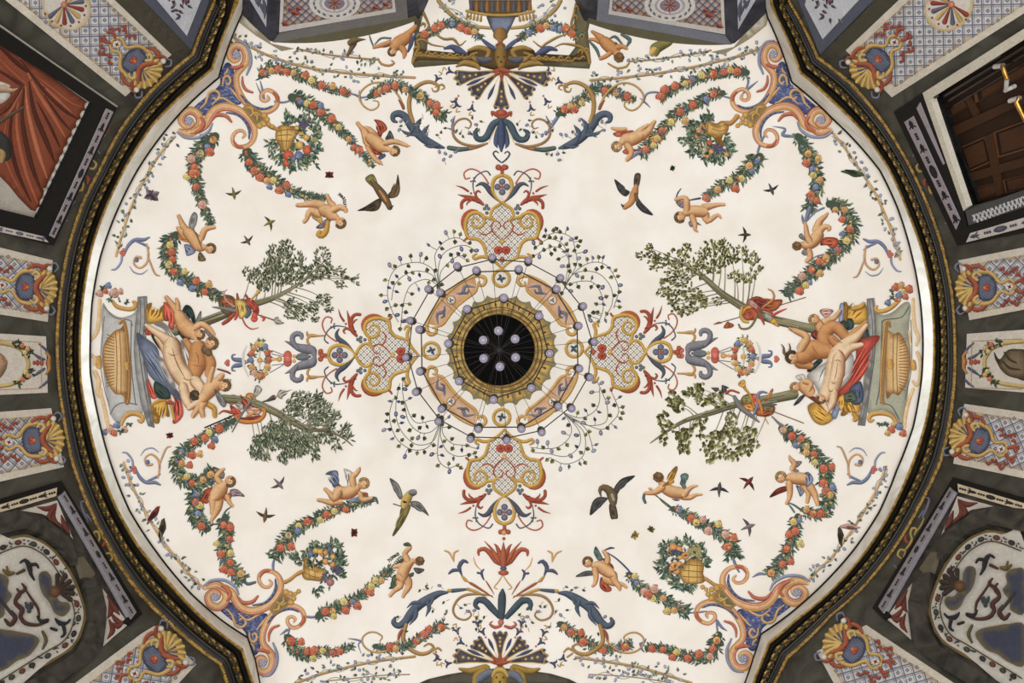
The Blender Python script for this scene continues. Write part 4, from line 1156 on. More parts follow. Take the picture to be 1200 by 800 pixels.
trophy(830, 440, 10.43, 'painted trumpet and tambourine trophy tied to the lower right tree', """
t:brown 800,440,6 1165,580,6
t:grey 780,500,8 860,580,16 900,610,22
t:grey 40,150,6 160,190,7 320,260,9
q:dgrey 40,150 130,150 100,200
q:dgrey 165,115 255,150 190,170 195,250 175,200
r:red 220,215,18 280,180,14 375,210,12
q:rust 400,290 460,230 560,220 610,260 600,360 560,430 440,420
q:olive 405,280 440,240 520,240 530,330 430,340
q:orange 420,370 520,340 560,430 470,430
q:rust 580,440 680,340 810,370 800,460 720,500 600,490
q:brown 660,370 790,380 790,440 690,440
t:grey 320,260,22 380,370,34 500,470,28 620,565,10
t:gold 380,90,10 430,120,24 450,160,18 520,250,12 560,380,14
q:gold 365,115 400,60 450,60 445,150
q:coral 535,240 600,230 600,340 560,370
q:orange 690,300 780,160 790,200 720,310
r:blue 560,470,14 610,330,20 610,230,22 660,200,16 715,210,12
r:orange 620,300,18 650,400,18 660,460,12
r:teal 670,350,12 830,355,10
t:yellow 690,510,8 735,590,7""")

# ================================================================== GARLANDS, BASKETS, SCROLLED ORNAMENT
GL = [(84, 104, 86), (108, 124, 96), (66, 86, 76), (134, 140, 106), (98, 120, 110)]
def garland(label, path, flowers, w0=6., w1=4.2, seed=0, rs=1.):
    Z(0, 0, 1); rnd = random.Random(seed + len(path)); M = Motif('painted_garland', label, ceiling, lay=.005)
    q = cr(pts(path)[:, :2], 10); d = np.concatenate([[0], np.cumsum(np.hypot(*np.diff(q, axis=0).T))]); tot = d[-1]
    stroke(M.m, np.column_stack([q[::4], (w0 + (w1 - w0) * d[::4] / tot) * .7]), (74, 90, 74), raw=True, flat=True, n=1)
    L = M.sub('leaf_sprays', 'stuff')
    s = 0.
    while s < tot:
        i = min(np.searchsorted(d, s), len(q) - 1); t = q[min(i + 1, len(q) - 1)] - q[i - 1]; a = math.atan2(t[1], t[0]); w = w0 + (w1 - w0) * s / tot
        for sg in (-1, 1):
            o = rnd.uniform(.0, .95) * w; n = np.array((-math.sin(a), math.cos(a))) * sg
            p = q[i] + n * o
            leaf(L, p[0], p[1], a + sg * rnd.uniform(.3, 1.5) + (math.pi if rnd.random() < .3 else 0), rnd.uniform(.8, 1.35) * w, w * .2, np.array(GL[rnd.randrange(5)], float) * rnd.uniform(.85, 1.25))
        s += .62
    for f in flowers.split():
        k = f[-1]; x, y = map(float, f[:-1].split(',')[:2]); r = (5.1 if k in 'rp' else 4.5 if k in 'oy' else 4.1) * rs * rnd.uniform(.88, 1.1)
        flower(M.sub('painted_flower'), x, y, r, np.array(FCOL[k], float) * rnd.uniform(.95, 1.05), rnd)
    for f in range(int(tot / 9)):
        i = rnd.randrange(len(q)); flower(L, q[i][0] + rnd.uniform(-.6, .6) * w1, q[i][1] + rnd.uniform(-.6, .6) * w1, 1.7, FCOL['bryo'[rnd.randrange(4)]], rnd, 6)
    return M.done()
garland('rose garland running from the upper left corner', '306,89 312,82 324,80 340,84 360,93 380,102 400,107 409,110', '308,85r 326,81r 318,83o 344,85o 336,84r 358,88r 365,94y 377,100r 390,101o 402,107r', 5.5, 3.5)
garland('flower garland slanting down to the diving cherub, upper left', '342,114 352,117 362,122 378,133 392,148 408,160 418,174 430,186 437,195', '352,119b 360,121y 367,123r 376,131r 389,139r 397,149y 409,163o 415,173r 421,176r 376,124b', 7, 3)
garland('flower garland below the upper left urn', '289,178 293,188 303,200 318,207 335,220 350,227 368,231 385,232', '292,190r 305,208r 320,211y 327,223r 336,217r 338,228b 316,219b 298,200r 313,212o', 7.5, 3)
garland('hanging flower garland at the upper left', '252,160 242,167 233,178 228,190 228,205 231,218 236,235 241,248 247,262', '250,164o 243,172b 235,180y 246,178r 228,196r 224,186p 230,203r 219,207y 230,219r 237,240p 226,203r', 7.5, 4)
garland('curved flower garland by the left cherub', '206,276 198,285 197,298 200,312 208,322 220,329 235,337 248,343 257,348', '199,287y 201,295r 202,304r 198,310y 204,318r 216,318y 211,331b 230,329r 225,338b 240,342r 245,333o', 7.5, 5)
garland('short flower garland in the upper left acanthus scroll', '433,113 443,107 452,102 463,99 475,103 486,109 495,114 505,123 514,133 522,137', '442,109r 446,106o 452,104r 463,100r 475,105o 493,112y 504,121r 512,124r 511,132r', 4.6, 5.4)
garland('small garland on the upper left frame', '493,43 505,37 515,31 528,27 540,30 552,35 563,44', '498,40r 510,33r 517,30r 530,28b 540,32r 548,36r 556,37o', 4.5, 4)
garland('rose garland running from the upper right corner', '875,85 862,83 848,85 830,88 815,94 800,99 787,106 774,115', '864,84r 848,84r 836,87r 822,88y 811,93b 803,98y 791,101r 779,105r 856,82o 774,113r', 5.5, 4.5)
garland('flower garland slanting down to the cherub, upper right', '847,109 835,111 824,117 812,123 797,131 786,142 776,153 766,165 757,175 751,180', '836,110r 828,116b 812,123r 797,131r 786,143y 803,142o 776,153r 770,162o 766,170y 757,175r', 5, 6)
garland('flower garland below the upper right basket', '890,184 884,190 876,198 868,208 855,213 840,221 827,231', '881,200b 869,209y 878,194o 862,221r 855,211y 841,222o 828,232r 888,188b', 7.5, 4)
garland('hanging flower garland at the upper right', '935,160 940,168 947,180 953,192 957,205 958,220 953,233 948,246', '947,180o 945,191r 959,186o 953,205y 961,211o 956,219b 950,228r 957,235r 952,198b', 6, 6)
garland('flower garland curling round the right cherub', '972,239 985,242 995,253 1000,266 997,278 988,289 976,299 966,308 952,318 938,331 922,344', '979,246o 990,246o 987,257r 996,268r 992,282y 987,274b 982,293r 968,302o 960,306r 951,316r 961,320o 940,324p 937,341r 949,331b 944,334y', 6.5, 6)
garland('short flower garland in the upper right acanthus scroll', '654,134 662,129 672,123 682,117 691,110 697,102', '662,128r 673,128r 682,120y 692,111o 668,124o', 4.5, 5)
garland('short flower garland reaching the upper right ribbon', '697,104 708,106 720,107 730,112 743,117', '709,106r 735,113r 722,109o', 5, 4)
garland('small garland on the upper right frame', '608,46 618,38 628,33 640,29 655,32 665,36 680,42', '633,33r 620,38b 640,30o 648,33b 657,34b 670,39r 663,33r', 4, 4.5)
garland('curved flower garland below the left altar', '275,492 258,501 243,510 228,519 213,529 206,540 209,553 217,563 230,567 242,560 250,553', '257,502r 245,507y 240,513r 252,515b 248,522r 228,517r 225,533r 234,532o 213,529b 222,545r 213,543o 219,558y 225,566r 238,562o 247,556o', 4, 7.5)
garland('flower garland under the lower left cherub', '233,570 229,583 228,598 233,611 243,619', '231,578b 234,592y 232,602b 236,616r 229,588r', 7.5, 6.5)
garland('hanging flower garland at the lower left', '264,606 262,616 266,628 262,641 264,655 272,668 284,679', '262,615r 270,618r 269,632r 254,637y 259,649r 270,648y 270,659r 262,667r 270,670r 282,672o', 6, 6.5)
garland('flower garland from the flying cherub to the lower left corner', '436,586 420,590 400,595 383,602 370,609 357,614 345,622 334,633 327,643 322,653', '405,597r 383,603r 375,609y 360,611r 350,616y 349,622b 338,627y 341,640r 329,642r 392,599y', 4, 7)
garland('flower garland below the lower left fruit basket', '373,722 385,716 398,711 412,704 425,696 436,686 447,676 459,666', '381,716r 390,716o 405,715r 403,705y 419,710r 413,705b 434,694r 435,687y 440,680y 447,680o 391,722y', 6, 4)
garland('rose garland along the bottom left corner', '337,747 342,757 350,765 362,768 376,763 392,764 406,759 414,757', '341,751r 353,752r 360,763r 368,762r 378,762y 367,771y 390,765r 398,763r', 6.5, 3.5)
garland('short flower garland in the lower left acanthus scroll', '439,757 450,760 462,759 475,756 487,751 497,744 508,738 521,731', '457,758r 464,760o 488,751r 497,743r 503,737r 517,735r', 4, 5)
garland('flower garland descending from the golden winged cherub', '788,596 800,601 812,608 825,615 838,621 850,629 857,640 860,652', '796,597b 810,607r 824,609p 842,614y 830,622p 850,626p 860,630r 852,641r 816,612y', 4.5, 7)
garland('flower garland below the lower middle right cherub', '737,673 743,680 750,689 762,695 775,700 787,707 797,713 806,718', '744,675y 746,683b 755,693p 767,690p 765,701y 777,701o 782,716y 790,715o 760,697r', 5, 6)
garland('flower garland right of the right altar base', '916,502 927,510 940,517 950,528 962,541 969,553 967,566 972,578 968,592', '918,503p 928,511r 939,514r 933,522b 945,523y 954,532r 955,542y 965,549r 975,547r 965,566r 976,571b 968,575r 973,580o 945,530o', 6, 7)
garland('flower swag below the lower right cherub', '942,597 952,602 964,602 972,596', '953,602r 962,602r 945,597o', 5, 5)
garland('hanging flower garland at the lower right', '935,605 932,614 931,626 927,638 920,650 914,662 903,672', '930,611y 937,609b 925,626r 932,622r 938,637y 922,643r 917,661r 927,658r 904,671o', 5.5, 6.5)
garland('rose garland along the bottom right corner', '842,744 838,754 836,765 824,771 810,770 796,766 782,761 770,758 758,759', '835,760r 832,769p 819,766r 806,771r 793,764y 777,761r 764,760r 788,770r 840,750o', 6.5, 4)
garland('short flower garland in the lower right acanthus scroll', '656,731 666,738 676,745 688,752 700,758 715,760 728,758 740,754', '661,735o 669,741r 681,741r 683,752r 706,761r 733,758r 722,759b', 5, 4.5)

def ribbon(label, paths, col=(124, 134, 164)):
    Z(0, 0, 1); M = Motif('painted_ribbon', label, ceiling, lay=.004)
    for p in paths.split('|'): stroke(M.m, p, col)
    M.done()
ribbon('blue ribbon ends at the upper left ring', '305,95,.6 307,103,1.2 309,112,1.4|300,97,.3 305,108,1 310,115,1.2|322,119,1.2 332,120,1.3 343,117,1|408,109,1 416,111,1.2 422,114,1.6|421,106,.4 422,114,1.2 432,113,1|422,114,1 424,120,.4')
ribbon('blue ribbon ends at the upper right ring', '754,120,1 758,110,1.3 768,108,1.3 776,110,.8|750,115,.3 756,120,1.2 762,126,.4|873,86,.8 877,95,1.4 874,105,1|888,95,.4 878,103,1.6 868,112,.6|845,112,1 856,115,1.2|898,155,1 892,166,1.6 888,178,1.4|906,148,.4 920,151,1.4 917,158,2 930,160,1.6')
ribbon('dark blue knots at the upper acanthus', '533,136,.6 530,148,1.6 534,156,.8|524,150,.5 531,152,1.4|640,136,.6 645,148,1.6 640,158,1|655,135,2 648,145,2.2 644,152,1')
ribbon('blue ribbon ends at the lower left ring', '322,653,1 320,662,1.6 321,672,1|357,722,1.2 365,723,1.6 374,722,1|340,733,1.6 338,742,1|328,744,.4 336,738,1.8|408,748,.4 416,749,1 424,751,1.2|424,751,1.2 420,755,.8 423,765,.4|424,751,1 427,757,.8')
ribbon('blue ribbon ends at the lower right ring', '858,651,1.4 862,662,1.8 866,670,1|808,718,.8 820,717,1.2 828,716,.8|840,727,1.8 846,735,1.6 852,739,.4|840,730,1.4 841,742,1|750,754,1.2 755,752,1.4 757,748,.5|750,754,1 752,760,1.4 755,764,.5|882,676,.6 890,672,1.8 900,673,.8')
ribbon('dark green ribbons of the lower left garlands', '299,682,1.6 290,684,2 284,678,1.6', (96, 110, 112))

# fruit baskets and urns
def basket(label, pots, parts, leaves, fruit, stem):
    M = Motif('painted_fruit_basket', label, ceiling, lay=.006); rnd = random.Random(len(label))
    L = M.sub('leaf_sprays', 'stuff')
    cx, cy = pts(pots)[:, :2].mean(0)
    for t in leaves.split():
        x, y, n = map(float, t.split(',')); x, y = OX + x / SC, OY + y / SC; a0 = math.atan2(y - cy, x - cx)
        for k in range(int(n * 2.2)): a = a0 + rnd.uniform(-1.2, 1.2); o = rnd.uniform(-7, 1); leaf(L, x + o * math.cos(a0) + rnd.uniform(-3.5, 3.5), y + o * math.sin(a0) + rnd.uniform(-3.5, 3.5), a, rnd.uniform(5, 8.5), rnd.uniform(1.2, 2), np.array(GL[rnd.randrange(5)], float) * rnd.uniform(.9, 1.3))
    B = M.sub('gold_basket'); poly(B, pots, (200, 148, 68), rim=(136, 92, 34), bw=4, hi=(228, 184, 104))
    for s in parts: stroke(B, s, (142, 98, 40), flat=True)
    stroke(M.sub('stem'), stem, (198, 142, 72))
    for t in fruit.split():
        x, y, r, k = t.split(','); x, y, r = OX + float(x) / SC, OY + float(y) / SC, float(r) / SC * .92
        if k == 'g':
            Q = M.sub('grapes', 'stuff')
            for j in range(26): a, q = rnd.random() * 6.3, math.sqrt(rnd.random()) * r; blob(Q, x + q * math.cos(a), y + q * math.sin(a) * .75, 1.5, col=(98, 84, 116), raw=True, n=6)
        elif k == 'w':
            Q = M.sub('grapes', 'stuff')
            for j in range(26): a, q = rnd.random() * 6.3, math.sqrt(rnd.random()) * r; blob(Q, x + q * math.cos(a), y + q * math.sin(a) * .75, 1.5, col=(168, 158, 98), raw=True, n=6)
        elif k == 'l':
            for j in range(6): a = rnd.random() * 6.3; leaf(L, x, y, a, 7, 1.5, np.array((70, 92, 70)) * rnd.uniform(.8, 1.2))
        else: blob(M.sub('painted_fruit'), x, y, r, col=dict(r=(212, 92, 60), o=(224, 146, 82), y=(214, 166, 84), b=(108, 118, 156), p=(168, 110, 110))[k], raw=True, n=12)
    L = M.sub('leaf_sprays', 'stuff'); fr = [t.split(',') for t in fruit.split()]
    for t in fr:
        x, y, r = OX + float(t[0]) / SC, OY + float(t[1]) / SC, float(t[2]) / SC
        for k in range(3): a = rnd.random() * 6.3; leaf(L, x + r * .8 * math.cos(a), y + r * .8 * math.sin(a), a + rnd.uniform(-.8, .8), rnd.uniform(4, 7), rnd.uniform(1, 1.7), np.array(GL[rnd.randrange(5)], float) * rnd.uniform(.85, 1.2))
    return M.done()
Z(310, 125, 10)
basket('painted golden basket of fruit and leaves, upper left', '140,260 200,215 290,222 385,240 410,300 350,365 330,440 275,510 190,528 172,450 128,380',
  ['160,290,5 240,270,5 360,270,5', '150,340,5 240,330,5 320,330,5', '160,400,5 230,400,5 290,400,5', '190,260,4 200,380,4 220,500,4', '270,250,4 260,380,4 250,480,4'],
  '270,110,6 330,150,5 450,120,6 540,150,7 600,230,7 640,290,8 620,380,5 620,500,8 580,560,6 520,640,7 430,680,7 320,720,5 230,680,6 160,610,6 90,560,4 100,430,6 60,440,4 250,190,6 380,170,5 480,190,5 560,430,5 500,600,6 400,640,6 300,640,5 200,560,5 620,660,2 330,350,6 360,480,5',
  '470,210,60,g 580,390,40,w 490,360,42,y 430,310,34,y 500,505,60,r 280,570,70,r 260,660,46,r 410,450,56,y 400,570,56,b 340,610,34,b 380,250,30,y 540,460,24,p', '0,100,30 20,180,28 60,225,26 100,245,26 140,262,20')
Z(790, 125, 11.25)
basket('painted golden urn spilling fruit, upper right', '410,200 470,195 560,220 620,188 700,200 722,260 700,340 650,370 630,440 660,480 640,520 560,500 540,440 480,380 420,350',
  ['480,230,5 580,270,5 690,230,5', '500,290,5 600,320,5 700,300,5', '520,360,5 600,400,5 640,390,5', '450,210,6 445,280,6 440,340,6', '570,470,8 620,490,8 660,500,8'],
  '440,130,5 480,150,5 370,180,5 300,220,6 240,250,6 190,270,4 230,340,5 280,400,6 90,410,2 130,470,4 170,430,4 240,480,6 280,530,6 240,580,5 300,610,6 400,690,4 460,680,6 540,670,6 590,720,4 640,690,4 700,590,5 750,580,6 700,440,4 720,480,4 420,420,6 380,460,6 480,540,5 350,350,5 560,640,6 620,640,4',
  '370,265,40,o 325,320,36,o 370,340,34,p 310,390,40,o 460,480,42,r 490,590,40,o 400,560,64,w 600,560,80,g 540,540,50,g 690,630,34,o 400,640,30,o 440,655,26,o 340,500,20,y', '690,215,30 740,220,34 790,180,30 830,130,36')
Z(340, 634, 10)
basket('painted golden basket of grapes and roses, lower left', '150,330 160,230 200,200 260,240 330,300 400,330 430,420 380,470 260,460 180,450 140,400',
  ['160,290,5 230,330,5 330,360,5', '150,350,5 230,400,5 340,430,5', '210,230,4 220,340,4 230,450,4', '280,270,4 290,370,4 290,460,4'],
  '30,190,4 70,170,5 110,230,4 250,80,5 270,30,4 330,50,5 400,60,5 480,70,6 520,20,6 560,50,5 520,160,6 600,150,6 600,200,5 620,260,5 560,330,4 600,380,5 450,130,6 300,140,6 200,130,6 180,190,5 540,240,6 560,290,5 330,610,3 350,590,3 420,400,4',
  '450,90,38,b 240,150,36,b 300,110,36,y 390,130,60,o 350,120,40,y 410,240,42,o 490,270,42,o 540,350,60,g 420,430,70,g 470,480,52,p 500,180,34,y 330,260,30,l 250,270,30,l', '-60,480,24 0,450,22 60,400,20 110,370,26 150,350,20')
Z(765, 630, 10)
basket('painted golden basket of oranges and grapes, lower right', '330,330 420,250 480,220 560,260 600,330 590,420 620,480 580,530 460,540 360,520 320,440',
  ['380,310,5 470,320,5 580,330,5', '350,380,5 460,390,5 590,400,5', '350,450,5 460,460,5 590,460,5', '430,260,4 420,400,4 420,530,4', '520,250,4 520,400,4 520,530,4'],
  '130,130,6 180,90,6 230,50,6 300,30,6 400,20,6 470,50,5 560,90,5 590,160,5 620,240,5 640,300,5 110,200,6 90,280,6 70,340,5 130,380,6 170,440,6 220,500,7 280,560,7 340,590,6 420,580,6 480,550,4 140,300,5 200,420,6 260,480,6 330,400,6 100,80,3',
  '240,110,52,o 310,140,46,o 200,170,40,o 270,180,64,g 380,210,54,o 240,320,44,o 310,310,44,o 280,390,44,o 220,380,36,o 500,130,80,w 440,170,60,w 540,200,50,w 320,230,30,y', '620,480,22 680,520,20 740,560,24 800,570,30 820,590,30')

# scrolled corner cartouches: one quarter drawn once, laid into each corner
CB = (92, 102, 150)
def banded(M, q, name):
    """a moulded band: cream ground, gold outer line, salmon and shadow lines following its path"""
    q = np.asarray(q, float); stroke(M.sub(name), q, (240, 200, 152), raw=True, dark=(196, 132, 88), hi=(252, 228, 192), n=5)
    c = cr(q, 6); t = np.gradient(c[:, :2], axis=0); t /= np.maximum(np.hypot(*t.T), 1e-6)[:, None]; nm = np.column_stack([-t[:, 1], t[:, 0]])
    for off, w, k in ((-.82, .22, (204, 148, 78)), (.35, .26, (222, 148, 112)), (.85, .16, (170, 104, 72)), (-.3, .14, (226, 172, 110))):
        stroke(M.sub('band_line'), np.column_stack([c[:, :2] + nm * (c[:, 2] * off)[:, None], np.maximum(c[:, 2] * w, .2)])[::2], k, raw=True, flat=True, n=2, cap=False)
def corner(label, T):
    def tr(s): return np.array([[*T(200 + p[0] / 5.23, 23 + p[1] / 5.23), *( [p[2] / 5.23] if len(p) > 2 else [])] for p in ([float(q) for q in t.split(',')] for t in s.split())])
    M = Motif('scroll_cartouche', label, ceiling, lay=.004)
    fl = tr('345,262 385,300 392,400 425,480 425,520 330,522 262,545 205,590 165,560 135,545 215,475 298,400 305,330')
    poly(M.m, fl, CB, raw=True, rim=(58, 64, 112), bw=5, hs=6)
    Q = M.sub('scale_pattern', 'stuff'); rnd = random.Random(8)
    lo, hi = fl[:, :2].min(0), fl[:, :2].max(0)
    for k in range(420):
        p = (rnd.uniform(lo[0], hi[0]), rnd.uniform(lo[1], hi[1]))
        if inside(p, fl[:, :2]): stroke(Q, [(p[0] - 1.4, p[1], .3), (p[0], p[1] - 1.1, .4), (p[0] + 1.4, p[1], .3)], (150, 156, 194) if k % 2 else (66, 74, 118), raw=True, flat=True, cap=False, n=2)
    for s in ('180,545,4 215,510,7 235,450,9 275,435,9 300,460,8 285,490,7 262,480,6', '255,520,4 300,480,7 340,490,7 370,510,6 395,520,3', '320,405,4 325,360,8 350,345,9 368,375,8 352,400,7 340,385,5', '365,420,4 390,450,7 415,480,7 425,500,3', '350,300,4 345,320,7 330,335,5'):
        stroke(M.sub('gold_flourish'), tr(s), (230, 180, 120), raw=True)
    banded(M, tr('402,215,7 414,206,10 418,236,14 390,252,17 362,224,20 370,182,22 402,160,23 440,170,24 462,214,24 458,262,24 428,304,22 404,340,20 402,392,20 418,442,20 452,500,20 502,545,19 560,565,18 612,558,16 648,528,15 655,482,14 630,446,13 590,432,12 558,456,12 556,488,11 580,500,10 602,486,9 592,466,6'), 'upper_volute')
    banded(M, tr('112,620,7 126,610,10 132,642,15 96,654,19 66,624,22 80,578,24 122,558,25 164,580,25 180,628,25 152,676,27 106,694,24 52,676,10'), 'lower_volute')
    banded(M, tr('120,690,12 170,676,22 214,642,25 240,592,26 275,552,26 330,534,26 394,546,25 452,580,23 496,632,21 514,692,19 502,742,16 470,772,14 420,780,13 386,760,12 380,720,12 404,686,11 440,682,10 456,706,9 440,726,6'), 'lower_volute')
    for s in ('400,134,5 450,146,9 484,200,10 490,270,10 466,338,6', '40,690,5 90,722,9 170,722,10 232,684,9 256,636,5'): stroke(M.sub('blue_edge'), tr(s), (146, 152, 178), raw=True)
    for s in ('432,462,5 470,508,9 520,538,9 575,548,8 622,530,5', '342,570,5 408,582,8 455,620,9 482,676,9 480,730,5'):
        q = cr(tr(s), 4); stroke(M.sub('beaded_edge'), tr(s), (106, 112, 142), raw=True)
        for p in q[1:-1:2]: blob(M.sub('blue_bead', 'stuff'), p[0], p[1], .9, col=(60, 66, 100), raw=True, n=6)
    for s in ('440,350,5 441,392,9 462,430,10 502,446,7', '245,628,5 280,586,12 338,590,12 372,626,7', '370,290,6 400,296,14 440,282,10', '182,600,6 205,630,12 185,670,14 150,690,8'): stroke(M.sub('red_leaf'), tr(s), (206, 112, 84), raw=True)
    for s in ('630,448,6 652,474,10 655,500,8', '386,744,6 408,776,10 440,782,8'): stroke(M.sub('red_curl'), tr(s), (200, 104, 76), raw=True)
    Q = M.sub('rosette')
    for x, y in ((403, 216), (110, 620)):
        for k in range(5): p = tr('%f,%f' % (x + 15 * math.cos(k * 1.257), y + 15 * math.sin(k * 1.257)))[0]; blob(Q, p[0], p[1], 2.4, col=(152, 162, 200), raw=True, n=8)
        p = tr('%f,%f' % (x, y))[0]; blob(Q, p[0], p[1], 1.4, col=(224, 178, 96), raw=True, n=8)
    pd = tr('438,545 472,508 562,568 590,602 520,652 482,602'); poly(M.sub('pedestal'), pd, (112, 104, 84), smooth=False, raw=True, rim=(172, 132, 72), bw=3)
    for s in ('470,540,5 500,545,9 505,575,8 530,590,8 530,615,5', '490,590,5 520,570,7 545,585,5'): stroke(M.sub('gold_mask'), tr(s), (206, 160, 82), raw=True)
    for x, y, r in ((575, 588, 20), (592, 612, 17), (545, 650, 20), (572, 640, 18), (602, 640, 13), (622, 655, 15)): p = tr('%f,%f,%f' % (x, y, r))[0]; blob(M.sub('gold_finial'), p[0], p[1], p[2], col=(198, 150, 74), raw=True)
    M.done()
corner('scrolled corner cartouche with blue field, upper left of the vault', lambda x, y: (x, y))
corner('scrolled corner cartouche with blue field, upper right of the vault', lambda x, y: (1183.5 - x, y - 1))
corner('scrolled corner cartouche with blue field, lower left of the vault', lambda x, y: (x + 31, 841 - y))
corner('scrolled corner cartouche with blue field, lower right of the vault', lambda x, y: (1155 - x - (x - 221) * .13, 836 - y))

# gold rods wound with vine, along the edge of the vault
def rod(label, path, w=1.5, seed=1, spread=7, step=4.5, bloom=.35, col=(226, 176, 112)):
    Z(0, 0, 1); M = Motif('painted_rod', label, ceiling, lay=.004); rnd = random.Random(seed)
    stroke(M.m, path, col, w=w); q = cr(pts(path)[:, :2], 8); tot = np.hypot(*np.diff(q, axis=0).T).sum(); n = int(tot / step)
    L = M.sub('vine_leaf', 'stuff'); ph = rnd.random() * 6
    vine = []
    for k in range(n):
        i = int(k / n * (len(q) - 2)); t = q[i + 1] - q[i]; t = t / np.hypot(*t); nn = np.array((-t[1], t[0])); p = q[i] + nn * 3.2 * math.sin(k * .8 + ph); vine.append(p)
        for m in range(2 if k % 3 else 1):
            u = q[i] + nn * rnd.uniform(-1, 1) * spread + t * rnd.uniform(-2, 2); a = rnd.random() * 6.28
            if rnd.random() < bloom: blob(L, u[0], u[1], rnd.uniform(2, 2.9), rnd.uniform(1.5, 2.1), a, np.array((146, 152, 182)) * rnd.uniform(.85, 1.1), hi=(206, 206, 220), raw=True, n=7)
            else: leaf(L, u[0], u[1], a, rnd.uniform(4.4, 6.4), rnd.uniform(1.3, 1.9), np.array((132, 140, 124)) * rnd.uniform(.75, 1.3))
    stroke(M.sub('vine'), np.array(vine), (150, 150, 132), .4, raw=True, flat=True, cap=False, n=3)
    M.done()
rod('gold vine rod along the upper left edge', '205,160 190,177 175,200 163,222 152,247 144,272 136,300', seed=2)
rod('gold vine rod along the upper right edge', '977,157 992,176 1008,200 1022,220 1033,242 1043,266 1051,290 1055,304', seed=3)
rod('gold vine rod along the lower left edge', '145,542 153,565 168,595 185,625 205,652 224,675 240,690', seed=4)
rod('gold vine rod along the lower right edge', '1038,548 1028,572 1012,600 995,626 975,652 955,671 948,679', seed=5)
rod('long gold vine rod at the top left', '268,40 290,53 312,64 340,74 370,81 410,86 450,89 486,91', seed=6, w=1.6, spread=9, step=5, col=(190, 150, 96))
rod('long gold vine rod at the top right', '692,94 730,91 770,86 810,79 845,71 875,63 900,52', seed=7, w=1.6, spread=9, step=5, col=(190, 150, 96))
rod('short gold vine rod below the upper left wall block', '348,57 370,62 400,66 430,69 443,70', seed=8, w=1.1, spread=6, step=5, bloom=.2, col=(176, 136, 84))
rod('short gold vine rod below the upper right wall block', '738,72 765,70 795,66 820,62 833,59', seed=9, w=1.1, spread=6, step=5, bloom=.25, col=(176, 136, 84))
rod('long gold vine rod at the bottom left', '345,801 375,790 410,781 445,774 486,769', seed=10, w=1.6, spread=9, step=5, col=(190, 150, 96))
rod('long gold vine rod at the bottom right', '675,770 710,775 745,781 775,789 810,800', seed=11, w=1.6, spread=11, step=4.5, bloom=.5, col=(190, 150, 96))
rod('vine strip along the bottom left', '380,798 420,794 450,791 480,790', seed=12, w=.7, spread=6, step=5, bloom=.3, col=(168, 140, 96))
rod('vine strip along the bottom right', '690,790 730,792 770,797 800,803', seed=13, w=.7, spread=7, step=5, bloom=.5, col=(168, 140, 96))

# small blue and gold scrolls beside the altars
def side_scroll(label, T):
    M = Motif('painted_scroll', label, ceiling, lay=.004)
    def tr(s): return np.array([[*T(p[0], p[1]), p[2]] for p in ([float(q) for q in t.split(',')] for t in s.split())])
    for s, c in (('146,298,.8 150,288,2 158,281,2.2 168,281,2.2 175,278,1', (126, 134, 168)), ('160,283,1 170,287,1.6 175,291,.6', (126, 134, 168)), ('172,286,1 174,298,1.4 172,308,1.4 164,314,1.3 157,309,1.2 159,301,1.2 165,302,1.8', (222, 168, 120)),
                 ('173,298,.8 177,310,1.2 182,321,1.2 187,323,.8', (206, 160, 124)), ('152,312,.4 157,319,.9 166,321,.9 173,316,.4', (150, 154, 180)), ('143,297,1.4 142,307,1.3 136,315,1.2 131,316,.8', (150, 158, 190)), ('160,304,2.6 160,305,2.6', (112, 122, 164))):
        stroke(M.sub('scroll'), tr(s), c, raw=True)
    Q = M.sub('red_bud')
    for x, y in ((142, 296), (145, 293), (144.5, 298)): p = T(x, y); blob(Q, p[0], p[1], 2.4, col=(204, 104, 84), raw=True, n=8)
    M.done()
side_scroll('blue and gold scroll beside the left altar, upper', lambda x, y: (x, y))
side_scroll('blue and gold scroll beside the right altar, upper', lambda x, y: (1187 - x, y + 2))
side_scroll('blue and gold scroll beside the left altar, lower', lambda x, y: (x + 13, 846 - y))
side_scroll('blue and gold scroll beside the right altar, lower', lambda x, y: (1168 - x, 846 - y))

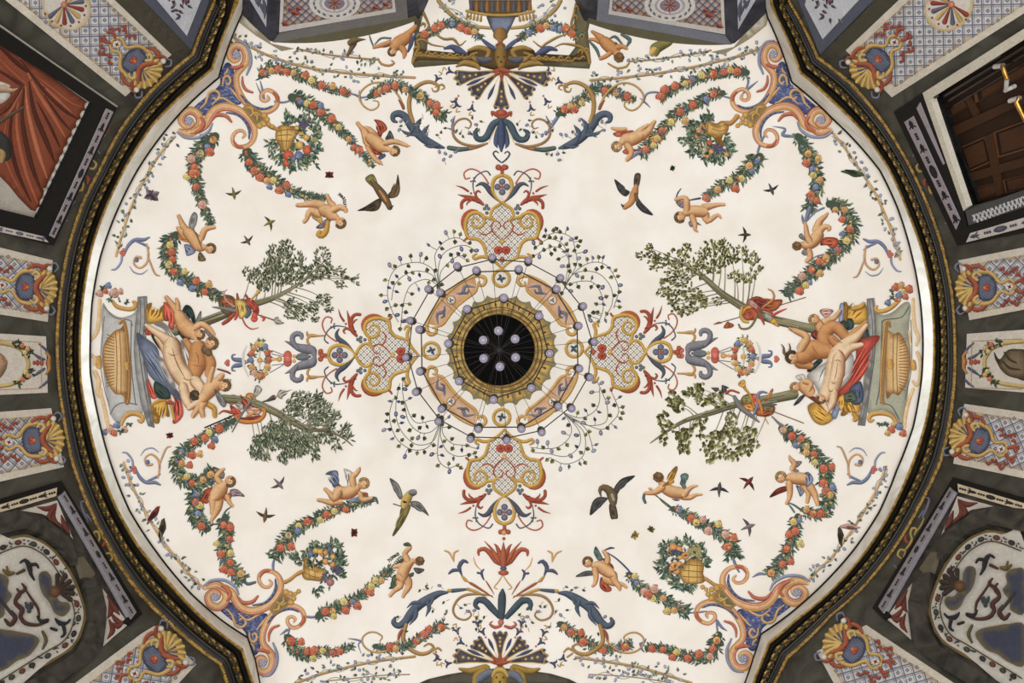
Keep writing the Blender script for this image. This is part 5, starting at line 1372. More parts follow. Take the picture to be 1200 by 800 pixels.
# axis ornaments left and right of the centre: dolphin leaf, bead, wreath, clasp
def axis_chain(lab, T, seed):
    def tr(s): return np.array([[*T(p[0], p[1]), p[2] / 8] for p in ([float(q) for q in t.split(',')] for t in s.split())])
    def bl(Q, x, y, r, c, ry=None): p = T(x, y); blob(Q, p[0], p[1], r / 8, (ry or r) / 8, 0, c, raw=True, n=12)
    M = Motif('axis_acanthus', 'grey acanthus bud on the %s axis' % lab, ceiling, lay=.004); G = (130, 128, 136); GD = (70, 70, 82)
    for s in (1, -1):
        def m(t): return ' '.join('%s,%f,%s' % (p.split(',')[0], 380 + s * (float(p.split(',')[1]) - 380), p.split(',')[2]) for p in t.split())
        stroke(M.sub('leaf'), tr(m('868,372,20 850,325,42 790,310,46 720,290,36 660,258,22 592,228,4')), G, dark=GD, raw=True)
        stroke(M.sub('leaf'), tr(m('700,290,20 665,235,26 665,185,26 705,160,26 745,175,24 748,205,16')), G, dark=GD, raw=True)
        stroke(M.sub('leaf'), tr(m('830,385,8 770,370,26 715,372,20 700,385,8')), (112, 118, 120), dark=GD, raw=True)
        Q = M.sub('gold_hook'); stroke(Q, tr(m('960,188,8 900,188,10 850,184,18 805,180,14 798,150,8')), (204, 152, 84), raw=True); stroke(Q, tr(m('830,190,10 802,215,12 810,255,12 828,262,6')), (204, 152, 84), raw=True)
        bl(M.sub('trefoil'), 925, 380 + s * 26, 26, (206, 112, 92))
    bl(M.sub('trefoil'), 955, 380, 22, (214, 156, 84)); bl(M.sub('gold_knob'), 975, 380, 22, (214, 160, 80))
    M.done()
    M = Motif('axis_wreath', 'flower wreath hung on threads, %s axis' % lab, ceiling, lay=.004); rnd = random.Random(seed)
    for a, b in (('470,312', '580,358'), ('470,345', '580,372'), ('450,520', '580,448'), ('470,450', '580,440')): stroke(M.sub('thread'), tr(a + ',4 ' + b + ',4'), (120, 118, 124), raw=True, flat=True)
    for q in (300, 355, 410, 470): pass
    stroke(M.sub('faint_ring'), tr('235,260,6 205,330,12 205,440,12 250,550,8'), (222, 216, 208), raw=True, flat=True)
    L = M.sub('wreath_leaves', 'stuff')
    for k in range(150): a = rnd.random() * 6.28; r = rnd.uniform(.62, 1.12); p = T(355 + 92 * r * math.cos(a), 397 + 170 * r * math.sin(a)); leaf(L, p[0], p[1], rnd.random() * 6.28, 4.6, 1.1, np.array(GL[rnd.randrange(5)], float) * rnd.uniform(.9, 1.3))
    for k in range(14):
        a = k / 14 * 6.28; p = T(355 + 84 * math.cos(a), 397 + 152 * math.sin(a)); flower(M.sub('painted_flower'), p[0], p[1], 4.1, FCOL['royropobrooybr'[k]], rnd, 8)
    for x, y, r, c in ((355, 400, 27, (214, 160, 80)), (490, 395, 16, (222, 170, 90)), (540, 395, 26, (210, 156, 76)), (515, 395, 14, (216, 150, 90))): bl(M.sub('gold_bead'), x, y, r, c)
    for s in (-1, 1): stroke(M.sub('gold_wire'), tr('355,%d,9 352,%d,7 360,%d,5' % (400 + s * 25, 400 + s * 55, 400 + s * 80)), (216, 206, 194), raw=True)
    Q = M.sub('red_bead'); bl(Q, 617, 365, 40, (206, 100, 80), 50); bl(Q, 617, 420, 40, (206, 100, 80), 50); bl(Q, 617, 392, 38, (212, 108, 88), 44)
    for s in (-1, 1): bl(M.sub('gold_knob'), 678, 395 + s * 22, 18, (214, 162, 78))
    M.done()
    M = Motif('axis_clasp', 'blue clasp with a red bud, %s axis' % lab, ceiling, lay=.004)
    for s in (-1, 1):
        stroke(M.m, tr('212,%d,14 170,%d,22 125,%d,20 98,%d,12 100,%d,9 125,%d,6' % tuple(415 + s * q for q in (10, 24, 28, 45, 72, 76))), (112, 122, 156), raw=True)
        bl(M.sub('red_bud'), 55, 415 + s * 14, 20, (208, 104, 84))
    bl(M.sub('red_bud'), 40, 415, 18, (208, 104, 84)); bl(M.sub('gold_knob'), 235, 410, 16, (216, 158, 84))
    M.done()
axis_chain('left', lambda x, y: (260 + x / 8, 370 + y / 8 + (880 - x) * .004), 1)
axis_chain('right', lambda x, y: (914 - (x - 20) / 8 * 1.02 , 368.5 + y / 8 + (880 - x) * .003 - 2.2), 2)

# ================================================================== GROTESQUE ORNAMENT AT THE TOP AND BOTTOM OF THE VAULT
BLUE = (86, 98, 114); BLUED = (42, 50, 64); BRONZE = (178, 138, 78); BRONZED = (104, 76, 36)
def bells(label, items, cx):
    """small dark bell flowers: 'x,y,angle' in picture points"""
    M = Motif('bell_flowers', label, ceiling, lay=.004)
    for t in items.split():
        x, y, a = map(float, t.split(',')); c, s = math.cos(a * D), math.sin(a * D)
        for m in (-1, 1): stroke(M.sub('bell'), [(x - 4 * c, y - 4 * s, .6), (x, y - 0, 1.5), (x + 3.5 * c - m * 3 * s, y + 3.5 * s + m * 3 * c, 1.1), (x + 3 * c - m * 5 * s, y + 3 * s + m * 5 * c, .5)], (78, 82, 108), raw=True)
        blob(M.sub('red_dot'), x - 6.5 * c, y - 6.5 * s, 1.3, col=(196, 92, 68), raw=True, n=7)
        stroke(M.sub('gold_hook'), [(x + 5 * c, y + 5 * s, .5), (x + 9 * c - 2 * s, y + 9 * s + 2 * c, .9), (x + 9 * c + 2.5 * s, y + 9 * s - 2.5 * c, .6)], (190, 150, 84), raw=True)
    M.done()
def palmette(label, bx, by, tips, w):
    M = Motif('shell_palmette', label, ceiling, lay=.005)
    for i, (x, y) in enumerate(tips):
        d = np.array((x - bx, y - by), float); n = np.array((-d[1], d[0])) / np.hypot(*d); P = M.sub('lobe'); b = np.array((bx, by), float)
        o = [b + d * .15 + n * 1.2, b + d * .6 + n * w * .32, b + d * .84 + n * w * .55, b + d * .94 + n * w * .62, b + d * .97 + n * w * .25, b + d * 1.04, b + d * .97 - n * w * .25, b + d * .94 - n * w * .62, b + d * .84 - n * w * .55, b + d * .6 - n * w * .32, b + d * .15 - n * 1.2]
        poly(P, o, (188, 150, 80), raw=True); g = np.array(o); c = g.mean(0)
        P.L[0] += .0006; poly(M.sub('slate_field'), c + (g - c) * (.80), (92, 90, 98), raw=True, rim=(66, 64, 74), bw=2)
        Q = M.sub('gold_bead')
        for t in (.55, .68, .8): p = b + d * t; blob(Q, p[0], p[1], 1.1 + t, col=(200, 158, 82), raw=True, n=8)
        for s in (-1, 0, 1): p = b + d * .96 + n * s * w * .45; blob(M.sub('blue_lobe'), p[0], p[1], 2, col=(76, 80, 108), raw=True, n=8)
    for i in range(len(tips) - 1):
        d = (np.array(tips[i]) + np.array(tips[i + 1])) / 2 - (bx, by); q = np.array((bx, by)) + d * .55
        stroke(M.sub('pale_dart'), [(*(np.array((bx, by)) + d * .2), .3), (*(np.array((bx, by)) + d * .82), 1.4)], (232, 220, 188), raw=True, flat=True)
        stroke(M.sub('blue_dart'), [(*(np.array((bx, by)) + d * .45), .4), (*(np.array((bx, by)) + d * .72), 2.), (*(np.array((bx, by)) + d * .9), .8)], (76, 82, 112), raw=True)
    R = M.sub('red_leaf')
    for i, (x, y) in enumerate(tips):
        d = np.array((x - bx, y - by), float); d /= np.hypot(*d); stroke(R, [(bx - d[0] * 2, by - d[1] * 2, 2.6), (bx + d[0] * 7, by + d[1] * 7, 2.4), (bx + d[0] * 13, by + d[1] * 13, .4)], (168, 84, 54), raw=True)
    return M.done()
def half_scroll(M, items, T):
    for nm, s, c, dk in items:
        a = pts(s); q = np.array([[*T(p[0], p[1]), p[2]] for p in a]); stroke(M.sub(nm), q, c, raw=True, dark=dk)
def berries(M, cx, cy, spots, T, rnd):
    L = M.sub('vine_leaf', 'stuff')
    for t in spots.split():
        x, y = T(*map(float, t.split(',')))
        if rnd.random() < .35: blob(L, x, y, 2.6, 1.9, rnd.random() * 3, (112, 118, 158), hi=(196, 196, 214), raw=True, n=8)
        else: leaf(L, x - 2, y, rnd.random() * 6.3, 5, 1.5, np.array((92, 96, 72)) * rnd.uniform(.8, 1.2))
        p = (x + rnd.uniform(-7, 7), y + rnd.uniform(-7, 7)); stroke(M.sub('vine_stem', 'stuff'), [(x, y), p], (160, 152, 132), .35, raw=True, flat=True, cap=False)
Z(0, 0, 1)
TOP = [('blue_acanthus', '520,173,1.5 510,170,4 497,163,5 484,150,5.4 476,138,4.6 468,133,4.2 461,135,3.6 461,141,2.6 465,143,1.4', BLUE, BLUED),
  ('acanthus_leaf', '500,164,2 497,155,3.2 503,146,.4', BLUE, BLUED), ('acanthus_leaf', '490,155,2 489,146,3 494,138,.4', BLUE, BLUED), ('acanthus_leaf', '487,158,2 476,156,2 470,152,.4', BLUE, BLUED), ('acanthus_leaf', '514,170,2 504,172,1.8 497,170,.4', BLUE, BLUED), ('acanthus_leaf', '484,150,2 480,158,1.5 476,160,.4', BLUE, BLUED),
  ('gold_stalk', '571,168,1.2 562,171,2 550,174,2.4 538,175,2.4 526,173,2', (176, 118, 74), BRONZED), ('green_cup', '548,174,2 538,175,3 526,173,2.6', (92, 108, 96), BLUED),
  ('gold_stalk', '484,142,2.2 480,130,2.6 480,116,2.7 485,105,2.6 494,98,2.4 504,96,2.2 513,100,1.8 513,106,1.4 508,107,1 506,103,.6', BRONZE, BRONZED),
  ('gold_tendril', '472,124,1.4 468,114,1.3 460,104,1.3 448,97,1.2 435,98,1.2 425,105,1.2 421,114,1.2 426,124,1.1 435,129,1.1 443,125,1 443,119,.9 437,118,.6', (200, 158, 96), BRONZED),
  ('red_cup', '467,117,.6 471,122,2 473,127,1.8', (164, 88, 62), None), ('gold_stalk', '510,102,.8 518,99,1.4 521,103,1 517,105,.6', BRONZE, BRONZED),
  ('brown_scroll', '570,169,.8 556,171,1.4 541,168,1.7 532,160,1.6 531,149,1.4 537,141,1.3 546,139,1.2 552,144,1.1 550,150,.9 545,149,.6', (168, 124, 82), BRONZED),
  ('navy_leaf', '587,140,3 578,146,4.4 572,158,4.4 566,163,3.8 559,162,3.4 557,155,2.8 561,152,1.6', (74, 94, 106), BLUED),
  ('navy_leaf', '586,146,2.4 583,158,3.6 581,168,2.6 583,173,.6', (80, 92, 122), BLUED), ('gold_line', '582,148,.5 576,160,.8 573,167,.6', (226, 204, 160), None),
  ('navy_scroll', '587,190,.8 582,186,1 578,180,1 581,177,.9 584,179,.7', (70, 76, 92), None), ('red_cap', '587,138,2 581,134,2.6 576,131,1.6 577,136,.8', (176, 84, 60), None)]
M = Motif('acanthus_scrolls', 'blue acanthus scrolls at the top of the vault', ceiling, lay=.004); rnd = random.Random(1)
for T in (lambda x, y: (x, y), lambda x, y: (1175.5 - x, y + .5)):
    half_scroll(M, TOP, T); berries(M, 0, 0, '470,142 474,147 468,152 500,157 492,146 496,140 515,178 522,180 528,183 534,178 520,187 536,155 540,158 550,156 545,162 555,140 558,146 562,150 568,143 556,158 512,158 518,157 530,141 526,150 503,152', T, rnd)
stroke(M.sub('navy_leaf'), '587.5,140,2 587.5,152,4.4 587.5,166,4.6 587.5,177,1.2', (74, 86, 116), dark=BLUED)
blob(M.sub('red_cap'), 587.5, 132, 7, 4, 0, (176, 84, 60), raw=True); blob(M.sub('red_bulb'), 584, 196, 3.6, col=(178, 84, 62), raw=True); blob(M.sub('red_bulb'), 591, 196, 3.6, col=(178, 84, 62), raw=True)
M.done()
BOT = [('blue_acanthus', '524,694,1.6 515,695,3.6 505,700,5 492,708,5.4 482,718,5.2 475,728,4.6 467,733,3.8 461,729,3 463,724,1.8', BLUE, BLUED),
  ('acanthus_leaf', '500,704,2 503,712,2.6 499,722,.5', BLUE, BLUED), ('acanthus_leaf', '488,712,2 487,722,2.6 480,732,.5', BLUE, BLUED), ('acanthus_leaf', '492,706,2 484,706,2 477,712,.5', BLUE, BLUED), ('acanthus_leaf', '508,700,2 505,707,1.6 501,711,.4', BLUE, BLUED),
  ('blue_cup', '550,690,1 540,691,2 530,692,2.4', BLUE, BLUED), ('gold_cup', '570,700,.8 560,694,1.6 548,690,1.8', (206, 160, 84), BRONZED), ('gold_knot', '526,692,2.2 527,692,2.2', (200, 156, 84), None),
  ('gold_stalk', '476,732,2.2 473,742,2.6 473,752,2.6 480,760,2.6 492,766,2.4 503,764,2.1 508,758,1.7 503,754,1.3 497,757,1', BRONZE, BRONZED), ('gold_stalk', '506,763,1 513,759,1.5 517,762,1.1', BRONZE, BRONZED), ('gold_stalk', '508,765,1 514,769,1.2', BRONZE, BRONZED),
  ('red_cup', '466,754,.6 468,744,2 471,738,1.6', (164, 88, 62), None), ('gold_tendril', '468,750,1 460,758,1.2 448,764,1.2 435,763,1.2 426,756,1.1 425,747,1.1 432,741,1.1 441,741,1 448,746,1 445,751,.7', (200, 158, 96), BRONZED),
  ('brown_scroll', '577,698,.6 562,696,1.3 546,697,1.6 536,703,1.6 531,714,1.4 535,723,1.3 545,726,1.2 552,721,1.1 550,715,.8', (172, 126, 82), BRONZED),
  ('navy_leaf', '585,722,3 576,712,4 568,704,4 560,703,3.6 557,709,2.8 561,713,1.6', (72, 88, 98), BLUED), ('red_dart', '578,700,.4 566,692,1.3 553,684,1.6 549,682,.6', (170, 96, 64), None), ('red_dart', '579,696,.4 573,686,1 569,680,.5', (170, 96, 64), None),
  ('bell_stem', '548,681,1.2 545,679,2 541,674,1', (206, 160, 84), None), ('blue_flower', '541,673,1 538,664,2.6 543,657,2.4 548,659,1.2', (84, 90, 116), None), ('blue_flower', '539,668,1.6 531,668,2.2 526,672,1', (84, 90, 116), None),
  ('gold_flower', '532,658,.6 527,648,1.2 521,645,.8', (222, 164, 98), None), ('gold_flower', '532,657,.6 532,648,1.3 537,645,.9', (222, 164, 98), None), ('blue_flower', '567,679,.8 564,671,1.8 567,667,.8', (84, 90, 116), None), ('blue_flower', '565,672,.8 560,671,1.4', (84, 90, 116), None), ('gold_flower', '564,668,.4 558,662,.8 555,653,.5', (222, 164, 98), None),
  ('red_lotus', '588,661,2.4 581,657,3.2 575,649,3 568,643,2.6 561,645,2.2 561,650,1.2', (182, 92, 62), (116, 50, 36)), ('red_lotus', '588,662,2 582,653,3 576,643,1.6 568,634,.4', (190, 98, 66), (116, 50, 36)), ('red_lotus', '589,662,2 586,650,3 582,640,1.6 579,637,.4', (182, 92, 62), (116, 50, 36)),
  ('gold_lyre', '589,674,.6 584,682,.8 579,688,.8 583,690,.6', (206, 160, 84), None), ('red_crown', '587,733,1.6 580,735,2 574,731,1.4 577,728,.7', (190, 100, 76), None)]
M = Motif('acanthus_scrolls', 'blue acanthus scrolls and red lotus at the bottom of the vault', ceiling, lay=.004)
for T in (lambda x, y: (x, y), lambda x, y: (1179 - x, y + .5)):
    half_scroll(M, BOT, T); berries(M, 0, 0, '495,690 500,688 515,686 523,704 525,714 522,720 540,712 545,708 548,716 556,715 561,722 555,728 470,722 476,740 505,690 510,714 535,735 566,726 570,721 560,735', T, rnd)
stroke(M.sub('navy_leaf'), '589,691,1.6 588.5,698,4.4 588,712,4.6 588,724,3', (70, 86, 90), dark=BLUED)
stroke(M.sub('red_lotus'), '590,664,3 590,652,4 590,642,2 590,635,.4', (186, 96, 64)); blob(M.sub('blue_knob'), 590, 666, 4, 2.6, 0, (78, 92, 122), raw=True); blob(M.sub('red_knob'), 590, 671, 6.4, 3.2, 0, (180, 86, 62), raw=True)
blob(M.sub('red_crown'), 587, 729, 3.6, col=(196, 104, 80), raw=True); blob(M.sub('gold_knob'), 590.5, 624, 3, col=(206, 160, 84), raw=True); blob(M.sub('red_knob'), 590.5, 631, 2, col=(180, 86, 62), raw=True)
M.done()
palmette('slate and gold shell palmette at the top of the vault', 588, 82, [(533, 92), (553, 111), (587.5, 128), (623, 111), (644, 93)], 15)
palmette('slate and gold shell palmette at the bottom of the vault', 586, 777, [(532, 768), (556, 751), (586, 740), (615, 751), (641, 768)], 15)
bells('dark bell flowers round the top palmette', '528,84,200 534,118,120 553,126,100 512,93,-60 535,122,80 641,84,-20 640,118,60 622,126,80 656,96,200', 588)
bells('dark bell flowers round the bottom palmette', '526,777,170 541,753,-150 536,740,-110 566,741,-120 560,731,-100 607,741,-60 611,731,-80 633,753,-40 637,742,-70 648,777,15 512,770,80 660,770,100', 588)
# upper bay: urn, carved gilt frame, marble sill
M = Motif('carved_gilt_frame', 'carved gilt bar with mask and dark marble sill at the top of the vault', ceiling, lay=.004); Z(480, 0, 5.4545); P = M.m
poly(P, '28,0 110,0 60,200 120,230 110,330 400,350 600,360 800,355 1010,365 1060,300 1050,150 1070,0 1180,0 1140,200 1160,395 1150,440 900,425 600,412 300,410 30,432 10,400 30,300', (112, 104, 76), smooth=False, rim=(84, 78, 58), bw=5)
GB = ((158, 122, 60), (78, 56, 26), (214, 180, 108))
poly(M.sub('carved_bar'), '36,300 120,322 300,338 420,330 760,330 880,345 1050,355 1110,310 1150,395 1000,396 740,402 440,398 250,388 60,384 20,402', (92, 70, 38), smooth=False, rim=(62, 46, 24), bw=4)
poly(M.sub('carved_boss'), '370,330 420,305 520,300 585,312 650,300 750,305 800,330 770,400 700,430 585,452 470,430 400,400', (98, 74, 40), rim=(58, 42, 22), bw=5)
for s in ('50,355,9 160,362,12 300,372,11 420,368,9', '640,370,9 760,372,11 900,382,12 1020,392,10', '60,20,7 88,80,9 116,140,8 132,185,5', '1064,20,7 1052,90,9 1034,150,8 1040,190,6', '20,400,10 42,345,13 62,300,12 50,262,10 92,255,8 140,285,6 220,300,4', '1150,400,11 1140,350,13 1110,310,13 1060,290,10 980,280,6 930,300,4', '160,215,4 220,250,8 280,250,9 320,290,6 360,260,3', '1000,220,4 940,240,8 870,280,8 840,300,6 790,262,3',
          '300,425,6 350,402,20 420,416,20 446,440,9', '850,412,6 805,403,20 730,416,20 700,440,9', '375,322,8 440,306,17 505,326,18 490,372,15 430,386,15 398,352,11 430,338,7', '778,316,8 720,306,17 660,326,18 684,372,15 735,386,15 768,352,11 732,338,7'):
    stroke(M.sub('gilt_scroll'), s, GB[0], dark=GB[1], hi=GB[2])
rnd = random.Random(6)
for k in range(46):                       # small carved leaves along the bar
    x = 40 + k * 23.6; y = 345 + k * .75 + rnd.uniform(-12, 8)
    if 400 < x < 760: continue
    m = 1 if k % 2 else -1
    stroke(M.sub('carved_leaf'), '%f,%f,3 %f,%f,8 %f,%f,6 %f,%f,2' % (x - 12, y + 6, x, y - 8 * m, x + 12, y - 12 * m, x + 20, y - 2 * m), GB[0], dark=GB[1], hi=GB[2])
for x0, y0 in ((40, 60), (60, 110), (84, 160), (60, 230), (40, 310), (1066, 50), (1056, 110), (1040, 170), (1100, 230), (1130, 320), (1090, 330), (1060, 250)):
    stroke(M.sub('carved_leaf'), '%f,%f,4 %f,%f,10 %f,%f,7 %f,%f,2' % (x0 - 14, y0 + 8, x0, y0 - 10, x0 + 16, y0, x0 + 10, y0 + 18), GB[0], dark=GB[1], hi=GB[2])
for s in ('440,375,16 480,385,22 510,380,16', '650,380,16 690,385,22 715,375,14'): stroke(M.sub('slate_inset'), s, (92, 94, 108))
stroke(M.sub('mask'), '585,325,40 585,370,42 585,420,26 585,450,8', (146, 112, 54), dark=(78, 56, 26)); Q = M.sub('mask_face')
for x, y, r in ((565, 365, 7), (605, 365, 7), (585, 395, 8)): blob(Q, x, y, r, col=(84, 58, 28), n=6)
for s in ('225,310,8 270,300,16 310,320,24 355,338,10', '940,320,8 900,310,16 860,322,24 815,342,10'): stroke(M.sub('blue_leaf'), s, (80, 88, 122))
for s in ('545,310,10 500,290,9 462,250,7 500,275,7 540,300,7', '610,310,10 650,290,9 700,245,7 655,270,7 620,300,7'): stroke(M.sub('ribbon'), s, (92, 98, 128))
M.done()
M = Motif('painted_urn', 'painted slate urn with gold fringed cloth at the top centre', ceiling, lay=.004)
for s in ('185,5,14 230,60,14 300,120,13 400,165,12 515,180,10', '965,5,14 930,60,14 860,120,13 760,165,12 650,180,10'): stroke(M.sub('gold_hoop'), s, (178, 150, 92))
poly(M.m, '490,105 680,105 650,170 625,218 540,218 510,160', (104, 112, 134), smooth=False, rim=(58, 56, 60), bw=4, hi=(134, 142, 164))
poly(M.sub('cloth'), '378,0 780,0 775,60 720,78 690,110 600,104 500,112 470,80 385,70', (104, 82, 52), smooth=False, rim=(70, 54, 36), bw=5)
for k in range(12): stroke(M.sub('cloth_lancet'), '%d,62,14 %d,20,10 %d,0,3' % ((395 + k * 34,) * 3), (150, 104, 62) if k % 2 else (92, 92, 104))
stroke(M.sub('gold_braid'), '365,70,9 480,92,9 580,98,9 690,92,9 795,72,9', (186, 148, 72))
for k in range(5):
    for m in (-1, 1): x = 580 + m * (120 + k * 22); stroke(M.sub('tassel'), '%d,%d,4 %d,%d,9' % (x, 96 - k * 4, x + m * 6, 132 - k * 4), (176, 138, 66))
stroke(M.sub('foot'), '580,220,46 580,240,44 580,258,20 580,275,12', (160, 116, 62)); stroke(M.sub('red_knop'), '555,290,8 580,280,14 605,290,8', (160, 74, 54))
M.done()
rod('vine sprig left of the top urn', '519,4 530,12 545,22 560,29', w=.3, seed=21, spread=12, step=5, bloom=.4, col=(150, 150, 132))
rod('vine sprig right of the top urn', '655,4 645,12 630,22 615,29', w=.3, seed=22, spread=12, step=5, bloom=.5, col=(150, 150, 132))
for lab, s in (('left', '443,69,1.2 447,75,1.4 456,77,1.5 462,74,1.3 459,71,.8'), ('right', '738,72,1 734,78,1.4 724,80,1.4 717,77,1.2 712,74,.8 716,76,.6')):
    Z(0, 0, 1); M = Motif('gold_scroll_end', 'small gold scroll end, upper %s of the vault' % lab, ceiling, lay=.004); stroke(M.m, s, (184, 140, 72)); M.done()
for lab, x, y in (('left', 486, 91), ('right', 691, 94), ('lower left', 487, 769), ('lower right', 674, 770)):
    pass
# lower bay: dark arch head with gilt mask
M = Motif('painted_arch_head', 'dark arch head with a gilt mask at the bottom of the vault', ceiling, lay=.006); Z(480, 700, 5.4545)
poly(M.m, '30,560 120,520 250,490 400,465 585,450 760,465 900,485 1020,520 1100,560', (92, 86, 74), smooth=False, rim=(66, 62, 54), bw=4)
for s in ('320,455,8 380,470,20 440,460,24 490,445,20 500,465,14 470,475,10', '830,455,8 780,470,20 710,460,24 665,445,20 655,465,14 685,475,10', '420,545,22 430,500,24 470,470,18', '730,545,22 720,500,24 690,470,18'): stroke(M.sub('gilt_scroll'), s, (160, 126, 56), dark=(84, 62, 26))
for s in ('450,520,26 490,490,28 520,480,20', '640,490,26 680,500,28 710,530,20'): stroke(M.sub('slate_inset'), s, (108, 112, 128))
stroke(M.sub('mask'), '577,480,44 577,510,52 577,560,50', (176, 140, 60), dark=(100, 74, 30), hi=(220, 186, 104)); Q = M.sub('mask_face')
for x, y, r in ((555, 510, 8), (600, 510, 8), (577, 538, 9)): blob(Q, x, y, r, col=(92, 64, 30), n=6)
stroke(M.sub('mask_hair'), '530,500,8 550,470,16 577,462,18 605,470,16 625,500,8', (196, 160, 76)); M.done()

# ================================================================== WALL PANELS, FRAMES, NICHES
def wmotif(name, label, parent, lay=.002, surf=None, kind=None): return Motif(name, label, parent, lay=lay, surf=surf or on_wall, mat=WALLP, kind=kind)
def slab(name, s, o0, o1, col, parent, surf=on_wall, label=None, mat=None, kind=None):
    """a solid plate with the given picture outline, standing from o0 to o1 off its surface"""
    a = np.asarray(s, float) if not isinstance(s, str) else pts(s)[:, :2]; b = []
    for i in range(len(a)):
        p, q = a[i], a[(i + 1) % len(a)]; k = max(1, int(np.hypot(*(q - p)) / 14)); b += [p + (q - p) * j / k for j in range(k)]
    b = np.array(b); m = len(b); f = surf(b[:, 0], b[:, 1], np.full(m, o1)); g = f.copy(); c = f.mean(0)
    nrm = c.copy(); nrm[2] = 0; nrm /= np.linalg.norm(nrm); g += nrm * (o1 - o0)
    lo, hi = b.min(0), b.max(0); q = np.stack(np.meshgrid(np.arange(lo[0] + 4, hi[0], 9), np.arange(lo[1] + 4, hi[1], 9)), -1).reshape(-1, 2)
    q = np.array([p for p in q if inside(p, b) and np.hypot(*(b - p).T).min() > 3]).reshape(-1, 2); nq = len(q)
    vo, _, fo, ov, _, _ = delaunay_2d_cdt([Vector(p) for p in np.vstack([b, q])], [(i, (i + 1) % m) for i in range(m)], [], 1, 1e-5)
    idx = [o[0] if o[0] < m else o[0] + m for o in ov]; F = [tuple(idx[i] for i in t) for t in fo] + [(i, (i + 1) % m, m + (i + 1) % m, m + i) for i in range(m)]
    if nq: f2 = surf(q[:, 0], q[:, 1], np.full(nq, o1))
    me = bpy.data.meshes.new(name); me.from_pydata(np.vstack([f, g] + ([f2] if nq else [])).tolist(), [], F); me.materials.append(mat or WALLP)
    at = me.attributes.new('paint', 'FLOAT_COLOR', 'POINT'); k = np.ones((2 * m + nq, 4), np.float32); k[:, :3] = lin(col); at.data.foreach_set('color', k.ravel())
    o = bpy.data.objects.new(name, me); C.objects.link(o); o.parent = parent
    if label: o['label'] = label
    if kind: o['kind'] = kind
    return o
CREAM = (206, 197, 182); VIOLET = (150, 140, 146); INK = (34, 32, 36); MAROON = (122, 58, 46)
def shell_cart(M, cx, cy, ux, uy, k=1.):
    """shell, blue field, red scrolls and medallion; u runs away from the vault"""
    n = math.hypot(ux, uy); ux, uy = ux / n, uy / n
    def T(u, v): return cx + k * (u * ux - v * uy), cy + k * (u * uy + v * ux)
    def tr(l): return np.array([[*T(p[0], p[1]), *([p[2] * k] if len(p) > 2 else [])] for p in l], float)
    S = M.sub('shell', label='gilt scallop shell')
    fan = [(-19 + -19 * math.cos(a) * .95, 23 * math.sin(a)) for a in np.linspace(-1.75, 1.75, 13)]
    poly(S, tr(fan), (206, 164, 84), raw=True, rim=(140, 104, 46), bw=4)
    for i in range(9):
        a = -1.5 + 3 * i / 8; stroke(S, tr([(-18, 1.5 * math.sin(a), 1.2), (-20 - 16 * math.cos(a), 20 * math.sin(a), 2.4)]), (216, 176, 98), raw=True)
        if i < 8: b = a + .19; stroke(S, tr([(-15, 1.5 * math.sin(b), .5), (-17 - 11 * math.cos(b), 15 * math.sin(b), 1.1)]), (82, 84, 104), raw=True, flat=True)
    B = M.sub('blue_field'); poly(B, tr([(-9, -14), (4, -15), (9, -9), (11, 0), (9, 9), (4, 15), (-9, 14), (-12, 0)]), (92, 98, 120), raw=True, rim=(58, 62, 84), bw=4)
    hatch(B, tr([(-8, -12), (4, -13), (9, 0), (4, 13), (-8, 12), (-10, 0)]), .7, 2.4, .4, (122, 128, 150))
    R = M.sub('red_scrollwork', label='red scrollwork')
    G = M.sub('gold_frame', label='gold strapwork frame')
    for s in (1, -1):
        stroke(G, tr([(-14, s * 17, 1.2), (-8, s * 19, 2.2), (2, s * 18, 2.4), (8, s * 14, 2.2), (13, s * 7, 2), (18, s * 5, 1.8), (25, s * 8.5, 1.8), (31, s * 6, 1.7), (33, 0, 1.6)]), (206, 164, 88), raw=True)
        stroke(R, tr([(-22, s * 22, 1), (-16, s * 25, 2.4), (-8, s * 25, 2.2), (-2, s * 21, 1.4)]), (170, 82, 54), raw=True)
        stroke(R, tr([(-24, s * 16, 1), (-18, s * 11, 3), (-13, s * 3, 3.2), (-13, 0, 3)]), (174, 86, 58), raw=True)
        stroke(R, tr([(-18, s * 20, 1.5), (-22, s * 26, 2), (-27, s * 27, 1.4), (-28, s * 23, .8)]), (160, 74, 50), raw=True)
        stroke(G, tr([(-12, s * 10, 2), (-16, s * 14, 2.4), (-12, s * 18, 2), (-8, s * 15, 1.4)]), (214, 174, 104), raw=True)
        for a, b in ((20, 15), (27, 17), (34, 13), (40, 8), (15, 20), (31, 20)):
            stroke(R, tr([(a, s * b, 1.2), (a + 3, s * (b + 2), 2), (a + 5, s * (b - 1), 1.2)]), (156, 72, 54), raw=True)
        stroke(R, tr([(33, s * 4, 1.6), (39, s * 7, 2.2), (44, s * 3, 1.6)]), (164, 78, 56), raw=True)
        blob(M.sub('white_corner'), *T(-27, s * 23), 3.4 * k, col=(212, 202, 188), raw=True); stroke(M.sub('corner_scroll'), tr([(-33, s * 20, .7), (-37, s * 25, 1.3), (-33, s * 30, 1.3), (-29, s * 28, .8)]), (120, 124, 150), raw=True)
    x, y = T(26, 0); blob(M.sub('medallion'), x, y, 5.2 * k, 4.4 * k, 0, (222, 212, 196), raw=True, n=12)
    for a in range(4): leaf(R, x, y, a * 1.57 + .4, 3.2 * k, 1 * k, (160, 60, 52))
    for s in (1, -1): blob(R, *T(0, s * 2), 3.2 * k, 2.6 * k, 0, (174, 70, 48), raw=True)
    blob(R, *T(-3, 0), 2.4 * k, col=(200, 110, 60), raw=True)
